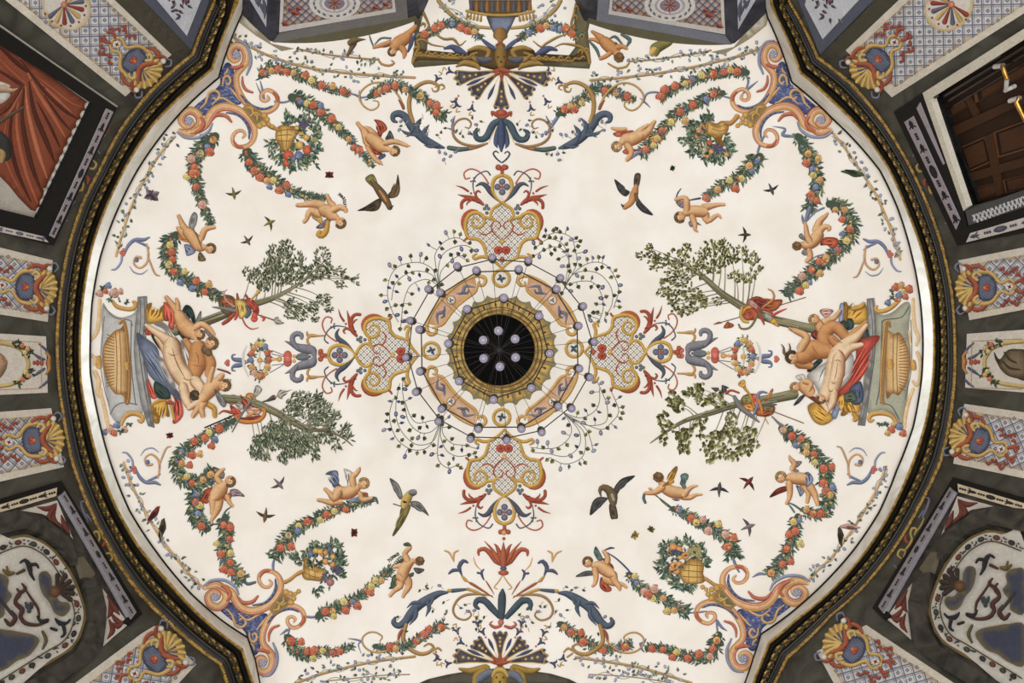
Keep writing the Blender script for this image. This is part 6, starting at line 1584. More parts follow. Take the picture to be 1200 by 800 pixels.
def fan_shell(M, cx, cy, ux, uy, k=1.):
    n = math.hypot(ux, uy); ux, uy = ux / n, uy / n
    def T(u, v): return cx + k * (u * ux - v * uy), cy + k * (u * uy + v * ux)
    P = M.sub('white_oval'); poly(P, [T(30 * math.cos(a), 26 * math.sin(a)) for a in np.linspace(0, 6.28, 17)[:-1]], (208, 200, 188), raw=True, rim=(196, 166, 100), bw=1.6)
    for i in range(9):
        a = math.pi + (-1.75 + 3.5 * i / 8); Q = M.sub('fan_rib')
        stroke(Q, [(*T(4 + 3 * math.cos(a), 3 * math.sin(a)), .8 * k), (*T(4 + 22 * math.cos(a), 21 * math.sin(a)), 3 * k)], ((150, 60, 48), (196, 158, 92), (96, 96, 112))[i % 3], raw=True)
        blob(M.sub('red_dot'), *T(4 + 27 * math.cos(a + .2), 24 * math.sin(a + .2)), 1.5 * k, col=(150, 54, 48), raw=True, n=6)
    blob(M.sub('medallion'), *T(4, 0), 4 * k, col=(196, 120, 96), raw=True)
def lattice_panel(label, parent, outer, inner, cart, axis, k=1., fan=None, tint=(112, 114, 134), surf=None, rot=0.):
    slab('panel_border', outer, 0, .010, CREAM, parent, label='cream border of the ' + label)
    M = wmotif('lattice_panel', label, parent, .0115); P = M.m; a = np.array(inner, float)
    poly(P, a, (208, 205, 203), smooth=False, raw=True, rim=(196, 164, 104), bw=1.2)
    g = math.atan2(axis[1], axis[0]) + rot; Q = M.sub('lattice', 'stuff')
    for d in (.785, -.785):
        hatch(Q, a, g + d, 11.5, .75, tint); hatch(Q, a, g + d, 11.5, .3, tint, 2.2)
    dots(M.sub('lattice_flowers', 'stuff'), a, g + .785, 11.5, 2.7, tint, 1.1); dots(M.sub('lattice_flowers', 'stuff'), a, g + .785, 11.5, 1., (176, 174, 184), 1.1)
    if fan: fan_shell(M, *fan)
    if cart: shell_cart(M, cart[0], cart[1], axis[0], axis[1], k)
    return M.done()
lattice_panel('shell and lattice panel at the upper left', wall_left, [(147, 113), (201, 64), (122, -12), (-10, -13)], [(144, 101), (190, 62), (113, -10), (8, -10)], (156, 70), (-16, -15), 1., (78, 8, -16, -13, 1.))
lattice_panel('shell and lattice panel at the upper right', wall_right, [(991, 59), (1045, 114), (1215, 6), (1215, -14), (1068, -14)], [(1001, 61), (1049, 102), (1205, 3), (1198, -12), (1078, -12)], (1030, 69), (20, -21), 1.02, (1112, 8, 18, -18, 1.02))
lattice_panel('shell and lattice panel on the left, above the medallion', wall_left, [(-8, 288), (62, 305), (56, 377), (-8, 367)], [(-8, 297), (56, 311), (51, 369), (-8, 359)], (29, 336), (-26, -2), 1.02)
lattice_panel('shell and lattice panel on the left, below the medallion', wall_left, [(-8, 483), (60, 478), (75, 547), (-8, 566)], [(-8, 491), (55, 487), (69, 541), (-8, 557)], (37, 516), (-26, 2), 1.02)
lattice_panel('shell and lattice panel at the lower left', wall_left, [(166, 742), (181, 733), (230, 778), (196, 815), (68, 815)], [(167, 752), (180, 744), (219, 779), (187, 815), (85, 815)], (180, 773), (-22, 16), 1.06)
lattice_panel('shell and lattice panel at the lower right', wall_right, [(957, 763), (1015, 732), (1130, 808), (1130, 815), (985, 815)], [(967, 765), (1016, 743), (1112, 806), (1112, 815), (994, 815)], (1002, 762), (22, 12), 1.05)
lattice_panel('shell and lattice panel on the right, below the medallion', wall_right, [(1130, 473), (1208, 484), (1208, 562), (1117, 543)], [(1137, 482), (1208, 493), (1208, 553), (1126, 537)], (1149, 517), (24, 9), 1.)
lattice_panel('shell and lattice panel on the right, above the medallion', wall_right, [(1123, 305), (1208, 288), (1208, 361), (1136, 375)], [(1131, 311), (1208, 297), (1208, 353), (1142, 367)], (1157, 337), (26, -1), 1.)
def medallion_panel(label, parent, outer, T, bust):
    slab('panel_border', [T(*p) for p in outer], 0, .010, (208, 200, 188), parent, label='cream ground of the ' + label)
    M = wmotif('medallion_panel', label, parent, .0115)
    def tr(s): return np.array([[*T(p[0], p[1]), *( [p[2]] if len(p) > 2 else [])] for p in ([float(q) for q in t.split(',')] for t in s.split())])
    for s in ('-10,398,.5 48,401,.5 49,455,.5 -10,457,.5',): stroke(M.m, tr(s), (176, 130, 84), raw=True, flat=True, n=1)
    stroke(M.sub('gold_oval'), tr('-12,401,2.4 8,403,2.4 24,409,2.4 32,420,2.4 33,430,2.4 28,442,2.4 14,450,2.4 -12,454,2.4'), (196, 168, 98), raw=True)
    for s in ('56,413,1.5 52,408,1.5 46,403,1', '39,414,.8 46,419,2 52,421,1.4', '39,441,.8 46,436,2 52,432,1.4', '56,446,1.5 51,451,1.5 46,454,.8'): stroke(M.sub('ribbon'), tr(s), (88, 94, 116), raw=True)
    Q = M.sub('red_finial')
    for x, r in ((40, 2.2), (44, 3), (49, 3.2), (57, 4.4)): blob(Q, *T(x, 425), r * .8, r * 1.2, 0, (168, 74, 50), raw=True)
    stroke(M.sub('gold_finial'), tr('54,413,1.4 58,418,1.8 57,425,2.4 58,432,1.8 54,438,1.4'), (190, 134, 70), raw=True)
    rnd = random.Random(4); L = M.sub('leaf_sprays', 'stuff')
    for c in ((24, 407), (30, 411), (36, 413), (18, 401), (34, 437), (29, 443), (22, 449)):
        for j in range(9): x, y = T(c[0] + rnd.uniform(-3, 3), c[1] + rnd.uniform(-3, 3)); leaf(L, x, y, rnd.random() * 6.3, 6, 1.4, np.array((64, 76, 60)) * rnd.uniform(.8, 1.3))
    for x, y, f in ((26, 405, 'r'), (32, 409, 'o'), (29, 413, 'y'), (33, 440, 'o'), (27, 445, 'r'), (30, 436, 'y')): flower(M.sub('painted_flower'), *T(x, y), 3, FCOL[f], rnd)
    bust(M, tr); M.done()
def bust_l(M, tr):
    stroke(M.sub('urn'), tr('-6,420,9 0,426,9 -4,436,8'), (178, 140, 102), raw=True); stroke(M.sub('urn'), tr('3,420,1.2 8,423,1 6,427,.8'), (160, 120, 84), raw=True)
def bust_r(M, tr):
    poly(M.sub('bust', label='dark painted bust'), tr('22,413 18,420 14,421 6,411 -6,410 -16,414 -16,445 -4,444 6,441 14,434 18,427 21,421'), (98, 84, 62), raw=True, rim=(58, 48, 36), bw=5, hi=(124, 106, 78))
    for s in ('10,414,1 4,422,1.4 -4,426,1', '12,424,1 4,432,1.4 -8,434,1'): stroke(M.sub('bust'), tr(s), (66, 54, 40), raw=True, flat=True)
medallion_panel('oval medallion panel with garlands on the left wall', wall_left, [(-10, 390), (54, 394), (56, 460), (-10, 463)], lambda x, y: (x, y), bust_l)
medallion_panel('oval medallion panel with a dark bust on the right wall', wall_right, [(-16, 387), (54, 392), (56, 455), (-16, 461)], lambda x, y: (1187 - x, y - 1), bust_r)
# painted arabesques on the marble between frames and cornice
def wall_scroll(label, parent, T):
    M = wmotif('marble_arabesque', label, parent, .002)
    def tr(s): return np.array([[*T(p[0], p[1]), p[2]] for p in ([float(q) for q in t.split(',')] for t in s.split())])
    for s, c in (('109,188,1 113,192,1.4 110,198,1.6 104,196,1.2 106,190,1', (186, 156, 84)), ('104,198,1 99,204,1.6 96,211,1.6 98,216,1.4 96,223,1.8 91,222,1.4 93,216,1.2', (186, 156, 84)), ('92,218,1 86,226,1.2 82,235,.8', (180, 150, 90)),
                 ('124,158,.8 118,166,1.6 113,173,1.6 117,180,1', (112, 114, 136)), ('84,236,1 79,246,1.8 76,257,1.4 80,259,.8', (112, 114, 136)), ('128,150,1 124,157,1', (140, 72, 56)), ('102,207,1.8 104,210,2.4 103,214,1.4', (150, 76, 58)), ('88,236,1 83,243,1.3', (112, 114, 136))): stroke(M.sub('scroll'), tr(s), c, raw=True)
    M.done()
wall_scroll('gold and blue arabesque beside the framed painting', wall_left, lambda x, y: (x, y))
wall_scroll('gold and blue arabesque beside the wooden shutter', wall_right, lambda x, y: (1187 - x, y + 3))
wall_scroll('gold and blue arabesque beside the lower left niche', wall_left, lambda x, y: (x + 19, 846 - y))
wall_scroll('gold and blue arabesque beside the lower right niche', wall_right, lambda x, y: (1165 - x, 842 - y))

def print_strip(parent, s, col, ink, label, o=.03, n=9):
    """a framed strip printed with small dark ovals, buds and dots"""
    a = np.array(s, float); slab('printed_strip', a, .0, o, col, parent, label=label)
    M = wmotif('printed_ornament', None, parent, o + .002, kind='stuff'); p0, p1 = (a[0] + a[3]) / 2, (a[1] + a[2]) / 2; w = np.hypot(*(a[0] - a[3])) / 2; d = p1 - p0; L_ = np.hypot(*d); g = math.atan2(d[1], d[0]); e = d / L_
    for i in range(n):
        t = (i + .5) / n; p = p0 + d * t; k = abs(i - n // 2)
        if k == 0: blob(M.m, p[0], p[1], w * 1.4, w * .6, g, ink, hi=np.array(ink) * 1.3, raw=True)
        elif k % 2:
            for q in (-3, 0, 3): blob(M.m, *(p + e * q), 1.5, w * .32, g, ink, raw=True, n=7)
        else:
            stroke(M.m, [(*(p - e * 5), .8), (*(p - e), w * .4), (*(p + e * 5), .7)], ink, raw=True)
            for sg in (-1, 1): stroke(M.m, [(*p, .7), (*(p + e * 4 + np.array((-e[1], e[0])) * sg * w * .6), .8)], ink, raw=True)
    M.done()

# framed painting of a red drape, upper left
pic = bpy.data.objects.new('framed_painting', None); C.objects.link(pic)
pic['label'] = 'black framed wall painting of a rust red drape, upper left'; pic['category'] = 'painting'
c0 = on_wall(np.array([60.]), np.array([170.]), np.array([0.]))[0]
BLACKC = (22, 21, 20)
FRAME_OUT = [(-12, 22), (60, 72), (138, 125), (63, 288), (-12, 268)]; FRAME_IN = [(-12, 46), (55, 86), (109, 122), (45, 256), (-12, 242)]
slab('frame', FRAME_OUT[:3] + FRAME_IN[2::-1], .0, .05, BLACKC, pic, label='black frame rail'); slab('frame', [FRAME_OUT[2], FRAME_OUT[3], FRAME_IN[3], FRAME_IN[2]], .0, .05, BLACKC, pic); slab('frame', FRAME_OUT[3:] + FRAME_IN[:2:-1], .0, .05, BLACKC, pic)
slab('edge_line', [(-12, 20), (60, 70.6), (138, 124), (137, 126), (60, 73), (-12, 23)], .0, .053, (150, 148, 138), pic)
print_strip(pic, [(125, 127), (58, 276), (64, 279), (133, 131)], VIOLET, INK, 'violet printed strip of the frame', .056, 11)
print_strip(pic, [(-8, 263), (51, 277), (57, 284), (-8, 270)], (196, 186, 178), (96, 90, 116), 'cream printed strip of the frame', .056, 5)
Z(0, 0, 1)
M = wmotif('canvas', 'painted canvas with a pale ground', pic, .012)
poly(M.m, FRAME_IN, (176, 168, 156), smooth=False, raw=True)
Q = M.sub('red_drape'); poly(Q, '-12,46 20,63 55,86 103,120 98,132 88,150 78,170 66,194 56,214 50,230 44,248 36,246 22,232 10,217 -2,205 -12,195', (128, 62, 40), smooth=False, rim=(92, 42, 30), bw=5, hi=(138, 68, 44))
for s, c in (('22,66,.6 40,92,2 62,112,2.6 84,132,1', (176, 92, 62)), ('30,80,.8 44,108,2.6 62,136,3 76,160,1', (180, 96, 64)), ('34,96,.8 40,130,2.6 54,165,3 64,190,1', (84, 38, 28)), ('24,70,.8 50,104,2 74,128,2 92,140,.8', (86, 40, 30)), ('30,100,.8 33,130,2.4 44,175,3.2 55,208,1', (188, 106, 74)),
             ('28,104,.8 26,140,2.4 36,190,2.8 50,228,1', (86, 40, 28)), ('22,110,.8 20,150,2.4 30,200,3 44,238,1', (172, 88, 60)), ('16,120,.8 12,160,2 20,200,2.4 36,236,.8', (80, 36, 28)), ('8,140,.8 4,175,2 14,205,2.2 28,230,.8', (160, 80, 54)), ('0,56,1 20,74,2.6 32,84,1.4', (80, 36, 28)), ('-4,66,1 14,84,2.6 30,98,2', (154, 76, 50)), ('-6,80,1 14,92,2 26,100,2', (84, 40, 30)), ('26,100,1.4 12,122,3 -6,138,2', (104, 50, 36)), ('26,106,1 10,134,2.4 -8,150,2', (160, 84, 58)),
             ('40,88,.6 62,104,1.6 82,120,1.6 97,126,.6', (164, 84, 56)), ('44,120,.6 60,150,1.6 70,172,.8', (78, 36, 28)), ('52,112,.6 70,138,1.4 82,152,.6', (78, 36, 28))): stroke(Q, s, c, flat=False)
for k in range(13):
    t = k / 12; x, y = 104 + (47 - 104) * t, 124 + (247 - 124) * t; blob(M.sub('scallop'), x - 1 - 3 * math.sin(t * 3.1) * .4, y, 4, 5.2, .43, (206, 198, 184), raw=True, n=9)
stroke(M.sub('scallop_band'), '107,125,1.8 80,178,1.8 46,253,1.8', (198, 192, 180), flat=True)
poly(M.sub('pale_cloth'), '-10,92 0,95 12,100 6,106 -10,104', (212, 208, 200), rim=(160, 154, 146), bw=3); poly(M.sub('pale_cloth'), '-10,112 8,108 12,112 4,120 -10,124', (206, 202, 196), rim=(160, 154, 146), bw=3)
stroke(M.sub('painted_face'), '-6,104,5 4,104,4.5 14,106,2.4 20,104,1', (182, 148, 120)); stroke(M.sub('staff'), '-6,146,2 12,135,2 27,126,1.6', (92, 76, 62))
stroke(M.sub('dark_shield'), '-6,158,8 4,168,8 6,182,7', (54, 54, 54)); stroke(M.sub('gold_ornament'), '-4,176,3 3,180,4 2,188,3', (170, 136, 84))
M.done()

# wooden shuttered door, upper right
door = bpy.data.objects.new('door_1', None); C.objects.link(door); door['kind'] = 'structure'
door['label'] = 'dark wooden panelled shutter in a white and black moulded frame, upper right'
M_WOOD = noise_material('dark_walnut', (38, 24, 15), (74, 47, 28), 5, .42, dist=1.2, spec=.4, vec=(1, 1, 7))
M_BLACKGLOSS = noise_material('black_gloss', (12, 12, 12), (26, 26, 27), 9, .22, spec=.6)
M_BRASS = noise_material('brass', (150, 104, 44), (196, 150, 76), 20, .3, metal=.7); M_PORC = noise_material('porcelain', (196, 190, 186), (214, 208, 202), 14, .3, spec=.6)
WHITEC = (196, 188, 172)
slab('white_frame', [(1081, 109), (1215, 24), (1215, 37), (1090, 116)], -.02, .03, WHITEC, door, label='white upper frame'); slab('white_frame', [(1081, 109), (1090, 116), (1133, 243), (1129, 247), (1084, 118)], -.02, .03, WHITEC, door)
slab('black_surround', [(1047, 131), (1081, 109), (1084, 118), (1129, 247), (1135, 272), (1122, 288)], .0, .02, BLACKC, door); slab('black_surround', [(1135, 264), (1215, 238), (1215, 270), (1122, 288)], .0, .02, BLACKC, door)
print_strip(door, [(1059.5, 143), (1120, 269), (1125, 257), (1070, 136)], VIOLET, INK, 'violet printed strip of the door surround', .026, 9)
print_strip(door, [(1132, 284), (1210, 264), (1210, 252), (1137, 273)], (190, 182, 176), (78, 74, 92), 'cream printed strip under the door', .026, 5)
slab('printed_strip', [(1074, 127), (1078, 120), (1107, 192), (1105, 193)], .0, .025, VIOLET, door)
slab('sill', [(1131, 247), (1215, 217), (1215, 238), (1135, 264)], -.02, .03, (72, 72, 74), door, label='grey sill with a white lattice')
M = wmotif('sill_lattice', None, door, .032, kind='stuff'); sl = [(1139, 252), (1215, 224), (1215, 235), (1142, 262)]
for d in (.9, -1.4): hatch(M.m, sl, d, 4.6, .8, (198, 198, 198))
dots(M.m, sl, .9, 4.6, 1.2, (150, 150, 152)); M.done()
slab('door_leaf', [(1080, 100), (1240, 0), (1240, 215), (1200, 236), (1120, 266)], -.16, -.10, (44, 28, 17), door, label='dark walnut door leaf')
for a, b in (((1090, 116), (1132, 246)), ((1090, 116), (1215, 38)), ((1132, 246), (1215, 216))):     # reveals
    q = np.linspace(a, b, 40); f = on_wall(q[:, 0], q[:, 1], np.zeros(40)); n = f.copy(); n[:, 2] = 0; n /= np.linalg.norm(n, axis=1)[:, None]; g = f + n * .13
    mesh_obj('reveal', np.vstack([f, g]), [(i, i + 1, 41 + i, 40 + i) for i in range(39)], M_BLACKGLOSS, door)
for k, (a, b, wd) in enumerate((((1093, 121), (1215, 46), 3), ((1097, 127), (1215, 55), 2.4), ((1103, 133), (1215, 65), 1.6), ((1100, 124), (1139, 242), 3.4), ((1107, 132), (1146, 238), 2.2))):
    d = np.array(b, float) - a; n = np.array((-d[1], d[0])) / np.hypot(*d) * wd / 2 * (1 if k < 3 else -1); a, b = np.array(a, float), np.array(b, float)
    slab('black_moulding', [a - n, b - n, b + n, a + n], -.10, -.05 - .012 * (k % 3), (20, 20, 20), door, mat=M_BLACKGLOSS)
for s in ([(1110, 128), (1131, 115), (1136, 124), (1114, 137)], [(1141, 110), (1215, 67), (1215, 80), (1143, 121)], [(1124, 173), (1154, 160), (1161, 190), (1134, 202)], [(1164, 155), (1215, 136), (1215, 171), (1169, 185)], [(1137, 222), (1169, 213), (1172, 226), (1141, 237)], [(1175, 211), (1215, 202), (1215, 219), (1178, 226)]):
    c = np.mean(s, axis=0); slab('door_panel', s, -.10, -.092, (98, 62, 36), door); slab('door_panel', [tuple(c + (np.array(p) - c) * .9) for p in s], -.10, -.09, (30, 19, 12), door); slab('door_panel', [tuple(c + (np.array(p) - c) * .76) for p in s], -.10, -.082, (66, 41, 24), door)  # paler outer plate paints the highlight along each panel edge
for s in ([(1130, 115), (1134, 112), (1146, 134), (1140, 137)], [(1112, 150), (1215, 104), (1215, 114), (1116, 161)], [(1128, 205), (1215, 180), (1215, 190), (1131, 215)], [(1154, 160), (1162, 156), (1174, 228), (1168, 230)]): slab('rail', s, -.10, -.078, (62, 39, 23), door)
def handle(pp, parts):
    first = None
    for nm, ids, r, m in parts:
        P3 = [Vector(on_wall(np.array([pp[i][0]]), np.array([pp[i][1]]), np.array([pp[i][2]]))[0]) for i in ids]
        o = tube(nm, P3, r, m, door if first is None else first, 8); first = first or o

# arched niches with inlaid oval panels, lower corners
M_ARCH = noise_material('veined_dark_marble', (30, 30, 28), (66, 62, 54), 4, .4, dist=2.5)
def niche(T, label, parent_label, side):
    root = bpy.data.objects.new('arched_niche', None); C.objects.link(root); root['label'] = label; root['kind'] = 'structure'
    def P(*a): return [T(*p) for p in a]
    G1, G2 = (46, 45, 42), (64, 64, 62)
    slab('black_border', P((-12, 588), (72, 563), (167, 719), (152, 732), (146, 727), (156, 717), (72, 577), (-12, 603)), .0, .03, (18, 17, 17), root)
    slab('ground', P((-12, 600), (68, 579), (150, 729), (122, 756), (60, 800), (-12, 850)), .0, .008, (60, 56, 50), root, mat=M_ARCH)
    print_strip(root, P((-10, 594), (67, 571), (66, 581), (-10, 603)), (200, 186, 158), (46, 40, 40), 'beige printed strip of the niche', .04, 7)
    print_strip(root, P((71, 580), (154, 725), (160, 717), (76, 575)), (134, 128, 132), (44, 40, 44), 'grey printed strip of the niche', .04, 11)
    M = wmotif('spandrel', None, root, .011)
    for s in (((24, 598), (67, 586), (86, 632), (70, 612), (50, 602)), ((120, 689), (151, 731), (133, 746), (121, 757), (125, 725))):
        poly(M.sub('white_spandrel'), P(*s), (200, 192, 180), smooth=False, raw=True)
    L = M.sub('red_acanthus', label='dark red acanthus')
    for a, b, c in (((66, 590), (56, 596), (44, 594)), ((66, 592), (62, 606), (72, 618)), ((64, 594), (58, 604), (60, 610)), ((72, 604), (76, 616), (82, 626)), ((128, 702), (130, 716), (126, 724)), ((130, 718), (138, 728), (148, 730)), ((128, 726), (132, 738), (126, 748)), ((132, 730), (138, 734), (144, 730)), ((126, 698), (134, 712), (140, 720))):
        stroke(L, [(*T(*a), 1), (*T(*b), 3.4), (*T(*c), .8)], (112, 56, 46), raw=True, dark=(64, 30, 30))
    M.done()
    A = [(-12, 601), (26, 598), (52, 607), (72, 622), (85, 636), (91, 655), (88, 662), (70, 640), (50, 626), (30, 619), (-12, 628)]
    slab('archivolt', P(*A), .008, .05, G1, root, label='upper dark marble arch band', mat=M_ARCH)
    B = [(98, 676), (110, 678), (120, 690), (125, 712), (124, 735), (120, 756), (112, 770), (88, 788), (60, 806), (-12, 855), (-12, 826), (60, 782), (88, 764), (100, 745), (105, 725), (103, 704)]
    slab('archivolt', P(*B), .008, .05, G1, root, label='lower dark marble arch band', mat=M_ARCH)
    slab('keystone', P((91, 653), (98, 652), (112, 672), (106, 679), (98, 676)), .008, .045, (96, 88, 74), root)
    O = [(-12, 640), (15, 630), (32, 628), (50, 635), (65, 647), (80, 667), (90, 687), (98, 710), (99, 725), (93, 745), (82, 760), (60, 774), (-12, 814)]
    c = np.array((20., 715.))
    def inset(d):
        o = []
        for p in O: v = np.array(p) - c; n = np.hypot(*v); o.append(tuple(c + v * (n - d) / n))
        return o
    slab('gold_rim', P(*inset(-2)), .008, .020, (112, 94, 58), root, label='bronze rim of the oval panel')
    M = wmotif('oval_panel', 'white inlaid oval panel with dark scrollwork', root, .0215)
    poly(M.m, np.array(P(*inset(1.5))), (196, 190, 178), raw=True)
    stroke(M.sub('inner_line'), np.array([(*T(*p), .8) for p in inset(12)]), (84, 72, 50), raw=True, flat=True)
    q = cr(np.array(inset(7)), 6); d = np.concatenate([[0], np.cumsum(np.hypot(*np.diff(q, axis=0).T))]); rnd = random.Random(2)
    s = 4.
    while s < d[-1]:
        i = min(np.searchsorted(d, s), len(q) - 2); a0 = np.array(T(*q[i])); a1 = np.array(T(*q[i + 1])); g = math.atan2(*(a1 - a0)[::-1]); k = int(s / 9)
        Q = M.sub('border_oval' if k % 2 else 'border_sprig')
        if k % 2: blob(Q, a0[0], a0[1], 4.4, 3.2, g, ((52, 44, 46), (96, 54, 42), (58, 62, 54))[k // 2 % 3], raw=True)
        else:
            for m in range(4): p = a0 + (rnd.uniform(-3, 3), rnd.uniform(-3, 3)); leaf(Q, p[0], p[1], rnd.random() * 6.3, 4, 1, (66, 60, 60))
        s += 9
    def tr(s): return np.array([[*T(p[0], p[1]), p[2]] for p in ([float(q) for q in t.split(',')] for t in s.split())])
    for o in (((-12, 676), (0, 672), (10, 678), (9, 690), (14, 698), (6, 710), (4, 722), (-12, 724)), ((-12, 740), (8, 738), (22, 740), (40, 744), (46, 752), (34, 768), (20, 774), (6, 784), (-12, 786)), ((46, 672), (54, 669), (60, 676), (62, 690), (70, 704), (80, 706), (82, 714), (74, 722), (64, 718), (58, 706), (50, 696), (46, 684))):
        N = M.sub('navy_cartouche'); poly(N, np.array(P(*o)), (62, 66, 84), raw=True, rim=(104, 92, 60), bw=1.6)
    F_ = M.sub('dark_shell', label='dark scallop shell')
    for i in range(6):
        a = -1.5 + i * .42; stroke(F_, [(*T(66, 692), 1.2), (*T(66 + 20 * math.cos(a), 692 + 18 * math.sin(a)), 3)], (58, 46, 38), raw=True)
    blob(F_, *T(64, 693), 7, col=(98, 66, 42), raw=True)
    for s, c_ in (('24,659,1 29,656,1.6 34,662,2.6 36,672,1.8 40,679,1', (50, 46, 52)), ('34,662,1.6 42,661,1.6 45,665,1', (50, 46, 52)), ('4,668,1.2 10,672,2.4 16,671,1.4', (124, 100, 56)), ('8,664,1 10,672,1.2', (124, 100, 56)), ('20,672,1.2 28,668,1.6', (96, 66, 48)), ('26,684,1 30,690,1.6 22,696,1.8 18,706,2 26,714,2.4 24,722,2 30,730,2 44,732,1.4 56,728,1', (92, 56, 50)), ('28,688,1 36,700,1.2 44,712,1.4 46,722,1', (92, 56, 50)), ('30,706,1 34,712,3 38,708,1.6', (70, 78, 84)), ('36,706,1 34,716,2', (70, 78, 84)), ('65,725,1 70,730,2.4 78,730,1.4 82,726,1', (48, 46, 58)), ('74,732,1.8 76,742,1.6 72,746,1', (48, 46, 58)), ('14,716,1 18,724,2.2 12,732,2 6,726,1.4', (92, 56, 50)), ('50,740,1.4 54,750,1.8 50,760,1', (104, 92, 60)), ('0,700,1 8,712,1.6 16,722,1.4', (70, 64, 60)), ('44,722,1 48,728,2 56,726,1.4', (52, 48, 56)), ('20,690,1 24,696,1.4 20,702,1', (92, 56, 50)), ('60,736,1.4 66,738,1.4', (52, 48, 56))): stroke(M.sub('inlaid_scroll'), tr(s) * (1, 1, 1.3), np.array(c_) * .85, raw=True)
    M.done(); return root
niche(lambda x, y: (x, y), 'arched marble niche with inlaid oval panel, lower left', None, 'l')
niche(lambda x, y: (1189 - x, y - 5 - (y - 600) * .015), 'arched marble niche with inlaid oval panel, lower right', None, 'r')

# marble and white inlay panels in the upper corners of the wall
for nm, s, band_, olive in (('upper left', [(179, -6), (238, -6), (219, 42)], [(160, -8), (179, -6), (219, 42), (238, -6), (249, -8), (224, 58)], [(128, -10), (160, -8), (224, 58), (201, 64)]),
                     ('upper right', [(943, 6), (946, -6), (1012, -6), (964, 46)], [(932, -8), (946, -6), (943, 6), (964, 46), (1012, -6), (1032, -8), (961, 64)], [(1032, -8), (1064, -12), (991, 59), (966, 66)])):
    par = wall_left if 'left' in nm else wall_right
    slab('marble_band', band_, 0, .012, (84, 88, 102), par, label='blue grey marble band, ' + nm + ' corner'); slab('white_inlay', s, 0, .016, (198, 200, 206), par, label='white floral inlay, ' + nm + ' corner')
    M = wmotif('floral_inlay', None, par, .018, kind='stuff'); rnd = random.Random(9); c = np.mean(s, axis=0)
    for k in range(26):
        p = c + np.array((rnd.uniform(-16, 16), rnd.uniform(-16, 12)))
        if inside(p, s): leaf(M.m, p[0], p[1], rnd.random() * 6.3, 8, 1.8, ((92, 92, 120), (112, 70, 84), (120, 122, 132))[k % 3])
    M.done(); slab('marble_band', olive, 0, .006, (70, 66, 54), par)

